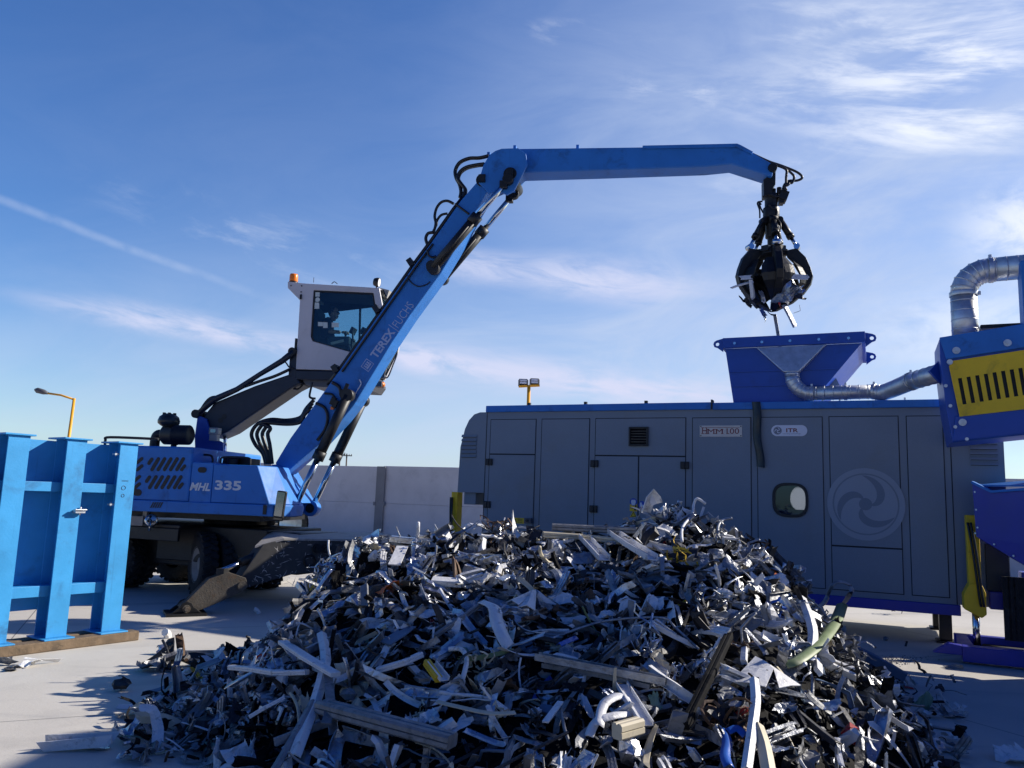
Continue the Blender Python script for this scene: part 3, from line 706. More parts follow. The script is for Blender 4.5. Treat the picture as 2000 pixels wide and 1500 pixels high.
    eo = MB(); eo.prism([(em[0] + rad * 0.2 * math.cos(k), em[1] + rad * 0.2 * math.sin(k)) for k in [2 * math.pi * i / 20 for i in range(20)]], FN, -0.0135, -0.0125)
    eo = eo.build('emblem', 'emblem_dark', t)
    swirl(em[0], em[1], rad, eo, 'emblem_pale', 'emblem_dark', -0.0165)
    # safety stickers
    def disc(p, r, mat, par, b=-0.0145, n=24):
        a, z = MF.az(*p); o = MB(); o.prism([(a + r * math.cos(2 * math.pi * k / n), z + r * math.sin(2 * math.pi * k / n)) for k in range(n)], FN, b, b + 0.0015); return o.build('sticker', mat, par)
    s1_ = disc(c8(1131, 740), 0.062, 'safety_blue', dL)
    a, z = MF.az(*c8(1131, 742)); o = MB(); o.prism([(a - 0.04, z + 0.01), (a - 0.025, z - 0.045), (a + 0.025, z - 0.045), (a + 0.04, z + 0.01), (a + 0.03, z + 0.04), (a - 0.03, z + 0.04)], FN, -0.017, -0.0165); o.build('pictogram', 'sign_white', s1_)
    s2_ = disc(c8(1183, 757), 0.06, 'safety_blue', dR)
    a, z = MF.az(*c8(1183, 757)); o = MB(); o.prism([(a - 0.035, z - 0.03), (a + 0.04, z - 0.03), (a + 0.04, z - 0.01), (a, z + 0.005), (a - 0.005, z + 0.035), (a - 0.035, z + 0.035)], FN, -0.017, -0.0165); o.build('pictogram', 'sign_white', s2_)
    a, z = MF.az(*c8(1131, 775)); o = MB(); rbox(o, a - 0.06, a + 0.06, z - 0.055, z + 0.055, -0.0145, -0.013); so = o.build('sticker', 'yellow', dL)
    o = MB(); o.prism([(a + 0.005, z - 0.04), (a + 0.05, z - 0.045), (a + 0.05, z + 0.04), (a + 0.03, z + 0.045)], FN, -0.0165, -0.016); o.prism([(a - 0.05, z - 0.01), (a + 0.0, z - 0.015), (a + 0.0, z + 0.01), (a - 0.05, z + 0.008)], FN, -0.0165, -0.016); o.build('pictogram', 'black', so)
    a, z = MF.az(*c8(1131, 812)); o = MB(); o.prism([(a - 0.06, z - 0.05), (a + 0.06, z - 0.05), (a, z + 0.055)], FN, -0.0145, -0.013); so = o.build('sticker', 'yellow', dL)
    o = MB(); o.prism([(a - 0.045, z - 0.041), (a + 0.045, z - 0.041), (a, z + 0.038)], FN, -0.0165, -0.016, holes=[[(a - 0.03, z - 0.032), (a + 0.03, z - 0.032), (a, z + 0.02)]]); o.build('pictogram', 'black', so)
    S = rect(c8(403, 835), c8(475, 835), c8(473, 870), c8(403, 868)); o = MB(); rbox(o, *S, -0.0145, -0.013); so = o.build('sticker', 'yellow', dA)
    a, z = S[0] + 0.05, (S[2] + S[3]) / 2; o = MB(); o.prism([(a - 0.035, z - 0.03), (a + 0.035, z - 0.03), (a, z + 0.035)], FN, -0.0165, -0.016, holes=[[(a - 0.02, z - 0.022), (a + 0.02, z - 0.022), (a, z + 0.015)]])
    for k in range(3): rbox(o, S[0] + 0.11, S[1] - 0.03, z - 0.03 + k * 0.026, z - 0.022 + k * 0.026, -0.0165, -0.016)
    o.build('pictogram', 'black', so)
    S = rect(c8(483, 836), c8(525, 836), c8(525, 868), c8(483, 868)); o = MB(); rbox(o, *S, -0.09, -0.0125); so = o.build('switch_box', 'lamp_grey', t, bevel=0.008)
    a, z = (S[0] + S[1]) / 2, (S[2] + S[3]) / 2; o = MB(); o.cyl((a, -0.09, z), (a, -0.12, z), 0.025, 12); o.build('knob', 'black', so)
    # narrow dark strip running down from the roof edge
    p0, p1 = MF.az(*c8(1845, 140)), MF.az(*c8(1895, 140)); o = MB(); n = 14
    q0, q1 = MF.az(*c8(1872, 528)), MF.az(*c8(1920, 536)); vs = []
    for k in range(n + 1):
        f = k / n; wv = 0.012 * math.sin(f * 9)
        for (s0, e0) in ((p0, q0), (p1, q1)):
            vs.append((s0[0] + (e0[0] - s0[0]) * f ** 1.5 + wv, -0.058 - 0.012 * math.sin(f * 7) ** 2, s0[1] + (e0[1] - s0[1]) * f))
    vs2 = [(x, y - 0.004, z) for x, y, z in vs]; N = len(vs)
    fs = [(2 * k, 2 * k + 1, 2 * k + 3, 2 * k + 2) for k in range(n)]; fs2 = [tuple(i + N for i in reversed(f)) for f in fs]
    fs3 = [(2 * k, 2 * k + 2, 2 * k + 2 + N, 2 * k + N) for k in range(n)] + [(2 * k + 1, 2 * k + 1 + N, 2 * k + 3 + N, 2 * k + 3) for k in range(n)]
    o.add(vs + vs2, fs + fs2 + fs3, sm=True); o.build('dark_strip', 'green_black', t)
    # junction box low on the left end and the two yellow jacking legs
    S = rect(c8(95, 682), c8(168, 682), c8(166, 755), c8(95, 755)); o = MB(); rbox(o, *S, 0.10, 0.5); o.build('junction_box', 'grey_panel', t, bevel=0.01)
    def jack(pa, zt_, zsplit, zbase, ztube, wid, b, name='jack_leg'):
        j = MB(); rbox(j, pa - wid / 2, pa + wid / 2, zsplit, zt_, b - 0.10, b + 0.10)
        w2 = wid * 0.95
        j.prism([(pa - w2, zbase + 0.1), (pa - w2, zsplit - 0.1), (pa - wid / 2, zsplit + 0.04), (pa + wid / 2, zsplit + 0.04), (pa + w2 * 0.8, zsplit - 0.06), (pa + w2 * 0.8, zbase + 0.05), (pa + w2 * 0.4, zbase)], FN, b - 0.14, b + 0.14)
        jo = j.build(name, 'yellow', t, bevel=0.012)
        r_ = MB(); r_.cyl((pa, b, 0.05), (pa, b, zbase + 0.1), 0.045, 16); r_.build('rod', 'chrome', jo)
        f = MB(); f.box((pa, b, 0.025), (0.36, 0.36, 0.05)); f.build('foot_plate', 'black_steel', jo, bevel=0.01)
        h = MB()
        for s_ in (0.0, 0.035):
            h.tube(catmull([(pa - 0.06 + s_, b - 0.13, zt_ - 0.10), (pa - 0.02 + s_, b - 0.19, zt_ - 0.45), (pa + 0.03 + s_, b - 0.2, zsplit - 0.1), (pa + 0.05 + s_, b - 0.18, zbase + 0.15)]), 0.016, 8)
        h.build('hose', 'hose', jo)
        return jo
    bj = -0.28
    ax, zt_ = MF.az(1897, 1006, bj); _, zs = MF.az(1900, 1146, bj); _, zbb = MF.az(1900, 1204, bj)
    jack(ax, zt_, zs, max(zbb, 0.18), 0, 0.15, bj)
    bj = 0.25
    ax, zt_ = MF.az(893, 961, bj); jack(ax, zt_, 0.75, 0.3, 0, 0.13, bj)
    # feed hopper on the roof
    hb = 0.22
    Hp = lambda x, y, b=hb: MP(*c6(x, y), b)
    tl, tr = Hp(165, 572), Hp(1030, 523); rl, rr2 = Hp(165, 633), Hp(1012, 590)
    ztop = (tl[2] + tr[2]) / 2; zrim = (rl[2] + rr2[2]) / 2
    bl = Hp(228, 958); br = Hp(700, 950)
    depth = 1.75
    a0, a1, b0 = tl[0], tr[0], bl[0]
    ac = br[0]
    zf = zroof + 0.003
    fr = [(a0 + 0.03, zrim), (a1 - 0.05, zrim), (ac, zf), (b0, zf)]
    hpo = MB()
    th = 0.03
    hpo.prism(fr, FN, hb, hb + th); hpo.prism(fr, FN, hb + depth - th, hb + depth)
    def wall(p, q, m_):
        (x0, z0), (x1, z1) = p, q
        m_.hexa([(x0, hb + th, z0), (x0 + th, hb + th, z0), (x0 + th, hb + depth - th, z0), (x0, hb + depth - th, z0), (x1, hb + th, z1), (x1 + th, hb + th, z1), (x1 + th, hb + depth - th, z1), (x1, hb + depth - th, z1)])
    wall((b0, zf), (a0 + 0.03, zrim), hpo); wall((ac - th, zf), (a1 - 0.05 - th, zrim), hpo)
    ho = hpo.build('feed_hopper', 'deep_blue', t)
    rm = MB()
    for (x0, x1, y0, y1) in ((a0, a1, hb - 0.07, hb - 0.002), (a0, a1, hb + depth + 0.002, hb + depth + 0.07), (a0 - 0.02, a0 + 0.029, hb, hb + depth), (a1 - 0.05, a1, hb, hb + depth)):
        rbox(rm, x0, x1, zrim, ztop, y0, y1)
    rm.build('rim', 'deep_blue', ho, bevel=0.008)
    rb = MB()
    for f in (0.42, 0.68): 
        z = zrim + (zf - zrim) * f; xa = a0 + 0.03 + (b0 - a0 - 0.03) * f + 0.02; xb = (a1 - 0.05) + (ac - a1 + 0.05) * f - 0.03
        rbox(rb, xa, xb, z - 0.012, z + 0.012, hb - 0.018, hb - 0.001)
    each(rb, 'stiffener', 'deep_blue', ho)
    bt = MB()
    for k in range(5):
        x = a0 + (a1 - a0) * (0.09 + 0.2 * k); bt.cyl((x, hb - 0.068, zrim + 0.07), (x, hb - 0.085, zrim + 0.07), 0.022, 10)
    each(bt, 'bolt', 'chrome', ho)
    for x, y, dx in ((a0, hb - 0.03, -1), (a1, hb + 0.03, 1), (a1, hb + depth - 0.1, 1)):
        zc_ = ztop - 0.09
        pts = [(x, zc_ - 0.13), (x + dx * 0.09, zc_ - 0.06)] + [(x + dx * (0.09 + 0.065 * math.cos(R(k))), zc_ + 0.0 + 0.065 * math.sin(R(k))) for k in (-40, 0, 40, 80)] + [(x, zc_ + 0.09)]
        hole = [(x + dx * (0.09 + 0.03 * math.cos(R(k))), zc_ + 0.03 * math.sin(R(k))) for k in range(0, 360, 36)]
        lg = MB(); lg.prism(pts, FN, y, y + 0.03, holes=[hole]); lg.build('lifting_lug', 'deep_blue', ho)
    # gusset under the overhanging side
    gs = MB(); gp = [Hp(765, 858), Hp(840, 770), Hp(880, 855)]
    gs.prism([(p[0], p[2]) for p in gp], FN, hb + 0.35, hb + 0.37); gs.build('gusset', 'grey_panel', ho)
    # flat galvanised suction hood on the hopper front
    cone = MB()
    q = [Hp(370, 628), Hp(795, 606), Hp(632, 780), Hp(540, 782)]; bo = hb - 0.16
    cone.hexa([(q[3][0], hb - 0.20, q[3][2]), (q[2][0], hb - 0.20, q[2][2]), (q[2][0], hb - 0.003, q[2][2]), (q[3][0], hb - 0.003, q[3][2]), (q[0][0], hb - 0.075, q[0][2]), (q[1][0], hb - 0.075, q[1][2]), (q[1][0], hb - 0.003, q[1][2]), (q[0][0], hb - 0.003, q[0][2])])
    cone.build('suction_hood', 'galvanised', ho, bevel=0.012)
    # a flat metal bar propped up inside the hopper
    p = MP(*c5(512, 1325), hb + 0.9); q2 = MP(*c5(540, 1490), hb + 0.9); d = (Vector(q2) - Vector(p)).normalized()
    bar = MB(); bar.bar(Vector(p), Vector(q2) + d * 0.75, 0.055, 0.02, up=(0, 1, 0))
    bo_ = bar.build('metal_bar', 'scrap_dull', None, bevel=0.004); bo_.matrix_world = Matrix.Translation(MF.o) @ Matrix.Rotation(MF.rz, 4, 'Z')
    tag(bo_, 'narrow grey metal bar standing upright out of the blue feed hopper', 'metal bar')
    return zroof
ZROOF = build_machine()

# ------------------------------------------------------------------ ducts, right-hand conveyor machine
def duct(mb, pts, r, ring_every=None, n=20):
    mb.tube(pts, r, n)
    return mb
def ridges(mb, pts, r, step, w=0.006, h=0.006, n=20):
    """raised spiral seams along a path"""
    pts = [Vector(p) for p in pts]; acc = 0.0; nxt = step / 2
    for i in range(len(pts) - 1):
        L = (pts[i + 1] - pts[i]).length
        if L < 1e-6: continue
        d = (pts[i + 1] - pts[i]) / L
        while nxt <= acc + L:
            c = pts[i] + d * (nxt - acc)
            mb.tube([c - d * w * 1.2, c - d * w * 0.4, c + d * w * 0.4, c + d * w * 1.2], [r + 0.001, r + h, r + h, r + 0.001], n, caps=False)
            nxt += step
        acc += L
def build_right():
    bB = -1.15                                  # plane of the conveyor drive housing, nearer than the grey machine
    BX = lambda x, y, b=bB: MP(*c6(x, y), b)
    # ---- housing
    t = MF.root('conveyor_head', 'tilted blue conveyor head box with a yellow slotted guard above the blue trough', 'conveyor')
    slope = 0.0
    p0, p1 = BX(1483, 567), BX(2000, 483)
    ux = (Vector(p1) - Vector(p0)).normalized(); uz = Vector((-ux.z, 0, ux.x))
    o0 = Vector(p0)
    def H(x, y): q = Vector(BX(x, y)) - o0; return (q.dot(ux), q.dot(uz))
    Lx = 3.4
    def hf(x, y, tt): q = o0 + ux * x + uz * y; return (q.x, bB + tt, q.z)
    lowL = H(1565, 1200); midL = H(1500, 700); band = H(1520, 700)
    body = MB()
    body.prism([(0, 0), (Lx, 0), (Lx, lowL[1] - 0.05), (lowL[0], lowL[1]), (H(1525, 1000)[0], H(1525, 1000)[1]), (midL[0] - 0.02, midL[1])], hf, 0.0, 0.95)
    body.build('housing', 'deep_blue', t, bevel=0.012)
    bd = MB(); bd.prism([(0.0, 0.01), (Lx, 0.01), (Lx, midL[1]), (0.03, midL[1])], hf, -0.035, -0.001); bd.build('top_flange', 'blue', t, bevel=0.01)
    lw = H(1590, 1040); bd = MB(); bd.prism([(lw[0] - 0.02, lw[1]), (Lx, lw[1] - 0.04), (Lx, lowL[1] - 0.02), (lowL[0], lowL[1] + 0.01)], hf, -0.03, -0.001); bd.build('bottom_flange', 'deep_blue', t, bevel=0.01)
    y0, y1, y2, y3 = H(1535, 712), H(2000, 640), H(2000, 1000), H(1605, 1045)
    kx = (y1[1] - y0[1]) / (y1[0] - y0[0]); kb = (y2[1] - y3[1]) / (y2[0] - y3[0]); xr = y2[0] + 0.32
    gpoly = [y3, (xr, y3[1] + kb * (xr - y3[0])), (xr, y0[1] + kx * (xr - y0[0])), (y0[0] + 0.05, y0[1] + 0.005), (y0[0], y0[1] - 0.06)]
    holes = []
    for k in range(12):
        st = H(1606 + 52.5 * k, 811 - 8.8 * k); en = H(1636 + 52.3 * k, 970 - 8.0 * k)
        w = 0.022
        holes.append([(st[0] - w, st[1]), (st[0] + w, st[1]), (en[0] + w, en[1]), (en[0] - w, en[1])])
        if en[0] + 0.16 > xr - 0.1: break
    g = MB(); g.prism(gpoly, hf, -0.045, -0.036, holes=holes); go = g.build('guard', 'yellow', t)
    bk = MB(); bk.prism([(y3[0] + 0.02, y3[1] + 0.02), (xr - 0.02, y3[1] + 0.02 + kb * (xr - y3[0])), (xr - 0.02, y0[1] - 0.03 + kx * (xr - y0[0])), (y0[0] + 0.07, y0[1] - 0.03)], hf, -0.02, -0.012); bk.build('backing', 'seal', go)
    b_ = MB()
    for x, y in ((1585, 643), (1896, 597), (1623, 1080)):
        h = H(x, y); c = Vector(hf(h[0], h[1], -0.035)); b_.cyl(c, c + Vector((0, -0.02, 0)), 0.045, 16); b_.cyl(c + Vector((0, -0.02, 0)), c + Vector((0, -0.035, 0)), 0.022, 8)
    h = H(1545, 714); c = Vector(hf(h[0], h[1], -0.045)); b_.cyl(c, c + Vector((0, -0.02, 0)), 0.035, 16)
    for x, y in ((1512, 868), (1540, 990), (1570, 1118), (1640, 1192)):
        h = H(x, y); c = Vector(hf(h[0] + 0.02, h[1] + 0.02, -0.03)); b_.cyl(c, c + Vector((0, -0.02, 0)), 0.022, 8)
    each(b_, 'bolt', 'galvanised', t)
    # vertical blue post at the frame edge beside the pipe, standing on the housing
    pv = MB(); a, _, z = BX(2004, 480, bB + 0.2); rbox(pv, a - 0.02, a + 0.25, z - 0.3, BX(1995, 100, bB + 0.2)[2], bB + 0.1, bB + 0.4); pv.build('side_post', 'blue', t, bevel=0.01)
    cv = MB(); q0, q1 = BX(1728, 505, bB + 0.5), BX(2000, 492, bB + 0.5); cv.bar(q0, Vector(q1) + (Vector(q1) - Vector(q0)) * 0.6, 0.25, 0.05); cv.build('cover_strip', 'black_steel', t, bevel=0.006)
    # ---- big elbow pipe standing on the housing
    d = thing('ventilation_duct', 'thick galvanised spiral duct bending over above the blue conveyor head', 'duct', MF.o, MF.rz)
    bp = bB + 0.42; r = (MP(*c6(1724, 400), bp)[0] - MP(*c6(1556, 400), bp)[0]) / 2
    v0, v1 = MP(*c6(1642, 548), bp), MP(*c6(1636, 296), bp); cx = v0[0]
    ztop = MP(*c6(1990, 134), bp)[2]; Re = ztop - v1[2]
    zel = v1[2]
    vert = [(cx, bp, v0[2] - 0.12), (cx, bp, zel)]
    m = MB(); m.tube(vert, r, 24); ridges(m, vert, r, 0.13, h=0.004, n=24); m.build('straight_pipe', 'galvanised', d)
    m = MB(); el = []
    nseg = 6
    for k in range(nseg + 1):
        a = math.pi / 2 * k / nseg; el.append(Vector((cx + Re * (1 - math.cos(a)), bp, zel + Re * math.sin(a))))
    dense = [el[0] + (el[0] - Vector((cx, bp, zel - 0.0)))]
    m.tube(el, r, 24, sm=True)
    for p, k in zip(el, range(nseg + 1)):
        a = math.pi / 2 * k / nseg; dd = Vector((math.sin(a), 0, math.cos(a)))
        m.tube([p - dd * 0.009, p - dd * 0.003, p + dd * 0.003, p + dd * 0.009], [r + 0.001, r + 0.008, r + 0.008, r + 0.001], 24, caps=False)
    m.build('elbow', 'galvanised', d)
    hz = [el[-1], el[-1] + Vector((1.8, 0, 0.05))]
    m = MB(); m.tube(hz, r * 0.995, 24); ridges(m, hz, r, 0.13, h=0.004, n=24); m.build('straight_pipe', 'galvanised', d)
    m = MB()
    for p, dd in ((Vector(vert[1]), Vector((0, 0, 1))), (el[-1] + Vector((0.02, 0, 0)), Vector((1, 0, 0))), (el[-1] + Vector((0.55, 0, 0.01)), Vector((1, 0, 0)))):
        m.tube([p - dd * 0.03, p + dd * 0.03], r + 0.012, 24); m.box(p + Vector((r + 0.02, -0.02, 0)) if dd.z else p + Vector((0, 0, r + 0.025)), (0.04, 0.04, 0.05))
    each(m, 'clamp', 'galvanised', d, bevel=0.004)
    # ---- low duct from the hopper hood to the conveyor head
    d = thing('ventilation_duct', 'thin galvanised duct running along the machine roof from the hopper hood to the conveyor head', 'duct', MF.o, MF.rz)
    hb = 0.10
    Q = lambda x, y, b=hb: Vector(MP(*c6(x, y), b))
    r = (Q(630, 800)[0] - Q(540, 800)[0]) / 2
    pA = Q(585, 782); pA = pA + Vector((0, 0, 0.02))
    pe = Q(700, 902); zc = pe.z
    Re = pA.z - 0.02 - zc
    Re = min(Re, Q(705, 902)[0] - pA.x)
    el = []
    for k in range(7):
        a = math.pi / 2 * k / 6; el.append(Vector((pA.x + Re * (1 - math.cos(a)), hb, zc + Re - Re * math.sin(a))))
    m = MB(); m.tube([pA, el[0]], r, 20); m.tube(el, r, 20)
    for k, p in enumerate(el):
        a = math.pi / 2 * k / 6; dd = Vector((math.sin(a), 0, -math.cos(a)))
        m.tube([p - dd * 0.007, p - dd * 0.002, p + dd * 0.002, p + dd * 0.007], [r + 0.001, r + 0.006, r + 0.006, r + 0.001], 20, caps=False)
    m.build('elbow', 'galvanised', d)
    pB = Q(1085, 898); pB.z = zc + 0.01
    st = [el[-1], pB]
    m = MB(); m.tube(st, r, 20); ridges(m, st, r, 0.12, n=20); m.build('straight_pipe', 'galvanised', d)
    # bend and rising length swinging out towards the conveyor head
    pC = Q(1150, 893, hb - 0.05); pD = Vector(MP(*c6(1310, 828), hb - 0.35)); pE = Vector(MP(*c6(1500, 772), bB + 0.35))
    m = MB(); cur = catmull([pB, pC, pD], 6); m.tube(cur, [r + (0.02) * k / (len(cur) - 1) for k in range(len(cur))], 20); ridges(m, cur, r + 0.008, 0.10); m.build('bend', 'galvanised', d)
    r2 = r * 1.15
    m = MB(); m.tube([pD, pE], r2, 20); ridges(m, [pD, pE], r2, 0.13); m.build('straight_pipe', 'galvanised', d)
    m = MB()
    for p, q, rr_ in ((el[-1], pB, r), (pB, pC, r), (pD, pE, r2), (el[-1] + (pB - el[-1]) * 0.55, pB, r)):
        dd = (q - p).normalized(); m.tube([p - dd * 0.025, p + dd * 0.025], rr_ + 0.010, 20); m.box(p + Vector((0, 0, rr_ + 0.02)), (0.03, 0.03, 0.04))
    each(m, 'clamp', 'galvanised', d, bevel=0.003)
    m = MB(); dd = (pE - pD).normalized(); m.tube([pE - dd * 0.02, pE + dd * 0.02], r2 + 0.07, 4); m.build('end_flange', 'deep_blue', d)
    sp = MB()
    for x in (770, 875, 1272):
        p = Q(x, 930); sp.bar((p.x, hb, ZROOF), (p.x, hb, zc - r * 0.8), 0.025, 0.025)
    each(sp, 'support', 'galvanised', d)
    # ---- blue infeed trough at the right edge, going on beyond the frame
    t = MF.root('infeed_trough', 'blue violet sheet steel infeed trough with open top beside the yellow jacking leg', 'trough')
    bt = -0.75
    T = lambda x, y, b=bt: Vector(MP(*c7(x, y), b))
    k1, k2, k3 = T(1428, 285), T(1500, 345), T(1773, 402)
    e1, e2 = T(1440, 400), T(1455, 640)
    f1 = T(1725, 900)
    # near wall: plate in the (a, z) plane leaning outwards as it goes right
    dirx = Vector((0.80, -0.60, 0.0))
    m = MB()
    L = 4.2
    A0 = Vector((k1.x, bt, k1.z)); A1 = A0 + dirx * 0.25 + Vector((0, 0, -0.12)); A2 = A0 + dirx * L + Vector((0, 0, 0.22))
    B0 = Vector((e2.x, bt, e2.z)); B1 = B0 + dirx * 1.1 + Vector((0.05, 0, -0.62)); B2 = A0 + dirx * L + Vector((0, 0, -1.1))
    th = Vector((0.5, 0.86, 0)) * 0.02
    loop = [A0, A1, A2, B2, B1, B0]
    m.add(loop + [p + th for p in loop], [(0, 1, 2, 3, 4, 5), (11, 10, 9, 8, 7, 6)] + [(i, (i + 1) % 6, (i + 1) % 6 + 6, i + 6) for i in range(6)])
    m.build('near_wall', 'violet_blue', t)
    back = Vector((0.35, 1.05, 0.0))
    m = MB()
    P = [A0 + th * 1.2, A1 + th * 1.2, A2 + th * 1.2, A2 + back * 1.1 + Vector((0, 0, 0.55)), A0 + back + Vector((0, 0, 0.05))]
    # sloping tray whose sunlit inside shows over the near wall
    tray = [A0 + th * 1.3 + Vector((0, 0, -0.02)), A2 + th * 1.3 + Vector((0, 0, -0.25)), A2 + back * 1.3 + Vector((0, 0, 0.18)), A0 + back * 1.1 + Vector((0, 0, 0.015))]
    m.add(tray + [p + Vector((0, 0, -0.02)) for p in tray], [(0, 1, 2, 3), (7, 6, 5, 4), (0, 4, 5, 1), (1, 5, 6, 2), (2, 6, 7, 3), (3, 7, 4, 0)])
    m.build('tray', 'blue', t)
    m = MB(); m.bar(A0 + Vector((0, -0.01, 0.012)), A1 + Vector((0, -0.01, 0.012)), 0.05, 0.03); m.bar(A1 + Vector((0, -0.01, 0.012)), A2 + Vector((0, -0.01, 0.012)), 0.05, 0.03); m.build('rim', 'blue', t)
    m = MB(); e = B0 + Vector((0.02, 0.03, 0))
    q = [B0 + th * 2, B1 + th * 2, B2 + th * 2, B2 + back * 0.3, B1 + back * 0.25, B0 + back * 0.25]
    m.add(q, [(0, 1, 4, 5), (1, 2, 3, 4)]); m.add([p + Vector((0, 0, -0.02)) for p in q], [(5, 4, 1, 0), (4, 3, 2, 1)])
    ew = [A0 + th * 1.3, B0 + th * 1.3, B0 + back * 0.25, A0 + back]; m.add(ew + [p + Vector((0.02, 0, 0)) for p in ew], [(0, 1, 2, 3), (7, 6, 5, 4), (0, 4, 5, 1), (1, 5, 6, 2), (2, 6, 7, 3), (3, 7, 4, 0)])
    m.build('bottom_plate', 'violet_blue', t)
    m = MB()
    for k in range(6):
        p = B0.lerp(B1, k / 5) - th * 0.2 + Vector((0, 0, 0.04)); m.cyl(p, p - th * 0.9, 0.012, 8)
    for k in range(3):
        p = A0.lerp(B0, (k + 0.5) / 3) + Vector((0.03, 0, 0)) - th * 0.2; m.cyl(p, p - th * 0.9, 0.012, 8)
    each(m, 'rivet', 'galvanised', t)
    # legs, curtain and drive under the trough
    m = MB()
    for p in (B0.lerp(B2, 0.6) + back * 0.2, B1 + back * 0.2 + Vector((0.25, 0, 0)), B2 + back * 0.5 - dirx * 0.4, B2 + th * 6 - dirx * 0.4):
        m.bar((p.x, p.y, 0.20), (p.x, p.y, p.z + 0.2), 0.12, 0.12, up=(0, 1, 0))
    each(m, 'leg', 'deep_blue', t, bevel=0.008)
    m = MB(); q = T(1700, 1000, bt + 0.25)
    for k in range(7):
        x = T(1655 + 18 * k, 1000, bt + 0.3).x
        m.box((x, bt + 0.30 + 0.02 * (k % 2), 0.62), (0.085, 0.012, 0.80))
    each(m, 'rubber_strip', 'rubber', t)
    m = MB(); c = T(1600, 1080, bt + 0.45); m.box((c.x + 0.55, c.y + 0.3, c.z + 0.25), (0.5, 0.3, 0.3)); m.build('drive_box', 'violet_blue', t, bevel=0.02)
    m = MB(); e0 = MP(*c7(1512, 690), -0.12); e1 = MP(*c7(1685, 1010), -0.12); rbox(m, e0[0], e1[0], e1[2], e0[2], -0.12, -0.06); m.build('end_panel', 'navy', t, bevel=0.006)
    m = MB(); e2 = MP(*c7(1670, 1135), -0.2); rbox(m, e0[0] + 0.02, e2[0], e2[2], e1[2] - 0.01, -0.2, -0.04); m.build('drive_cover', 'violet_blue', t, bevel=0.01)
    m = MB(); qb = MF.loc((8.2, 10.2, 0)); m.box((qb.x, qb.y, 0.80), (1.3, 0.5, 1.1)); m.build('sun_block', 'violet_blue', t, bevel=0.02)  # unseen block added to stop sunlight right of the ground patch
    # skid frame on the ground
    m = MB(); s0 = T(1355, 1340, -1.25); zs0, zs1 = 0.03, 0.21
    a0_ = MP(1878, 1250, -1.2)[0]
    rbox(m, a0_, a0_ + 4.5, zs0, zs1, -1.28, -1.08); rbox(m, a0_, a0_ + 4.5, zs0, zs1, -0.2, -0.05); rbox(m, a0_ + 0.02, a0_ + 0.14, zs0, zs1, -1.07, -0.21)
    m.prism([(a0_ - 0.32, 0.10), (a0_, 0.10), (a0_, 0.21), (a0_ - 0.14, 0.23)], FN, -1.26, -1.1)
    m.build('skid_frame', 'violet_blue', t, bevel=0.008)
    # ---- raised box added beyond the frame, sized and placed to shade the heap
    t = thing('high_shade_box', 'raised blue box on legs added out of view to shade the heap', 'high shade box', (8.7, 7.0, 0), R(-4))
    m = MB(); m.box((0, 0, 6.0), (0.75, 4.0, 1.2)); m.build('hull', 'deep_blue', t, bevel=0.02)
    m = MB()
    for y in (-1.9, 1.9): m.box((0.25, y, 2.7), (0.16, 0.16, 5.4))
    each(m, 'leg', 'deep_blue', t)
    m = MB()
    for y in (-1.95, -1.0, 0, 1.0, 1.95): m.box((-0.40, y, 6.0), (0.05, 0.09, 1.16))
    each(m, 'stiffener', 'blue', t)
    # ---- unseen low box added beyond the frame on the right to shade the yard
    t = thing('low_shade_box', 'tall blue steel box added out of view on the right to shade the yard', 'low_shade_box', (9.2, 7.2, 0), R(-8))
    m = MB(); m.box((0, 0, 1.75), (3.2, 4.6, 2.7)); m.build('hull', 'deep_blue', t, bevel=0.02)
    m = MB()
    for x in (-1.5, 1.5):
        for y in (-2.2, 0, 2.2): m.box((x, y, 0.2), (0.2, 0.2, 0.4))
    each(m, 'leg', 'deep_blue', t)
    m = MB()
    for y in (-2.3, -1.15, 0, 1.15, 2.3): m.box((-1.63, y, 1.75), (0.06, 0.1, 2.66))
    m.box((0, 0, 3.13), (3.3, 4.7, 0.06)); m.build('stiffener', 'blue', t)
build_right()

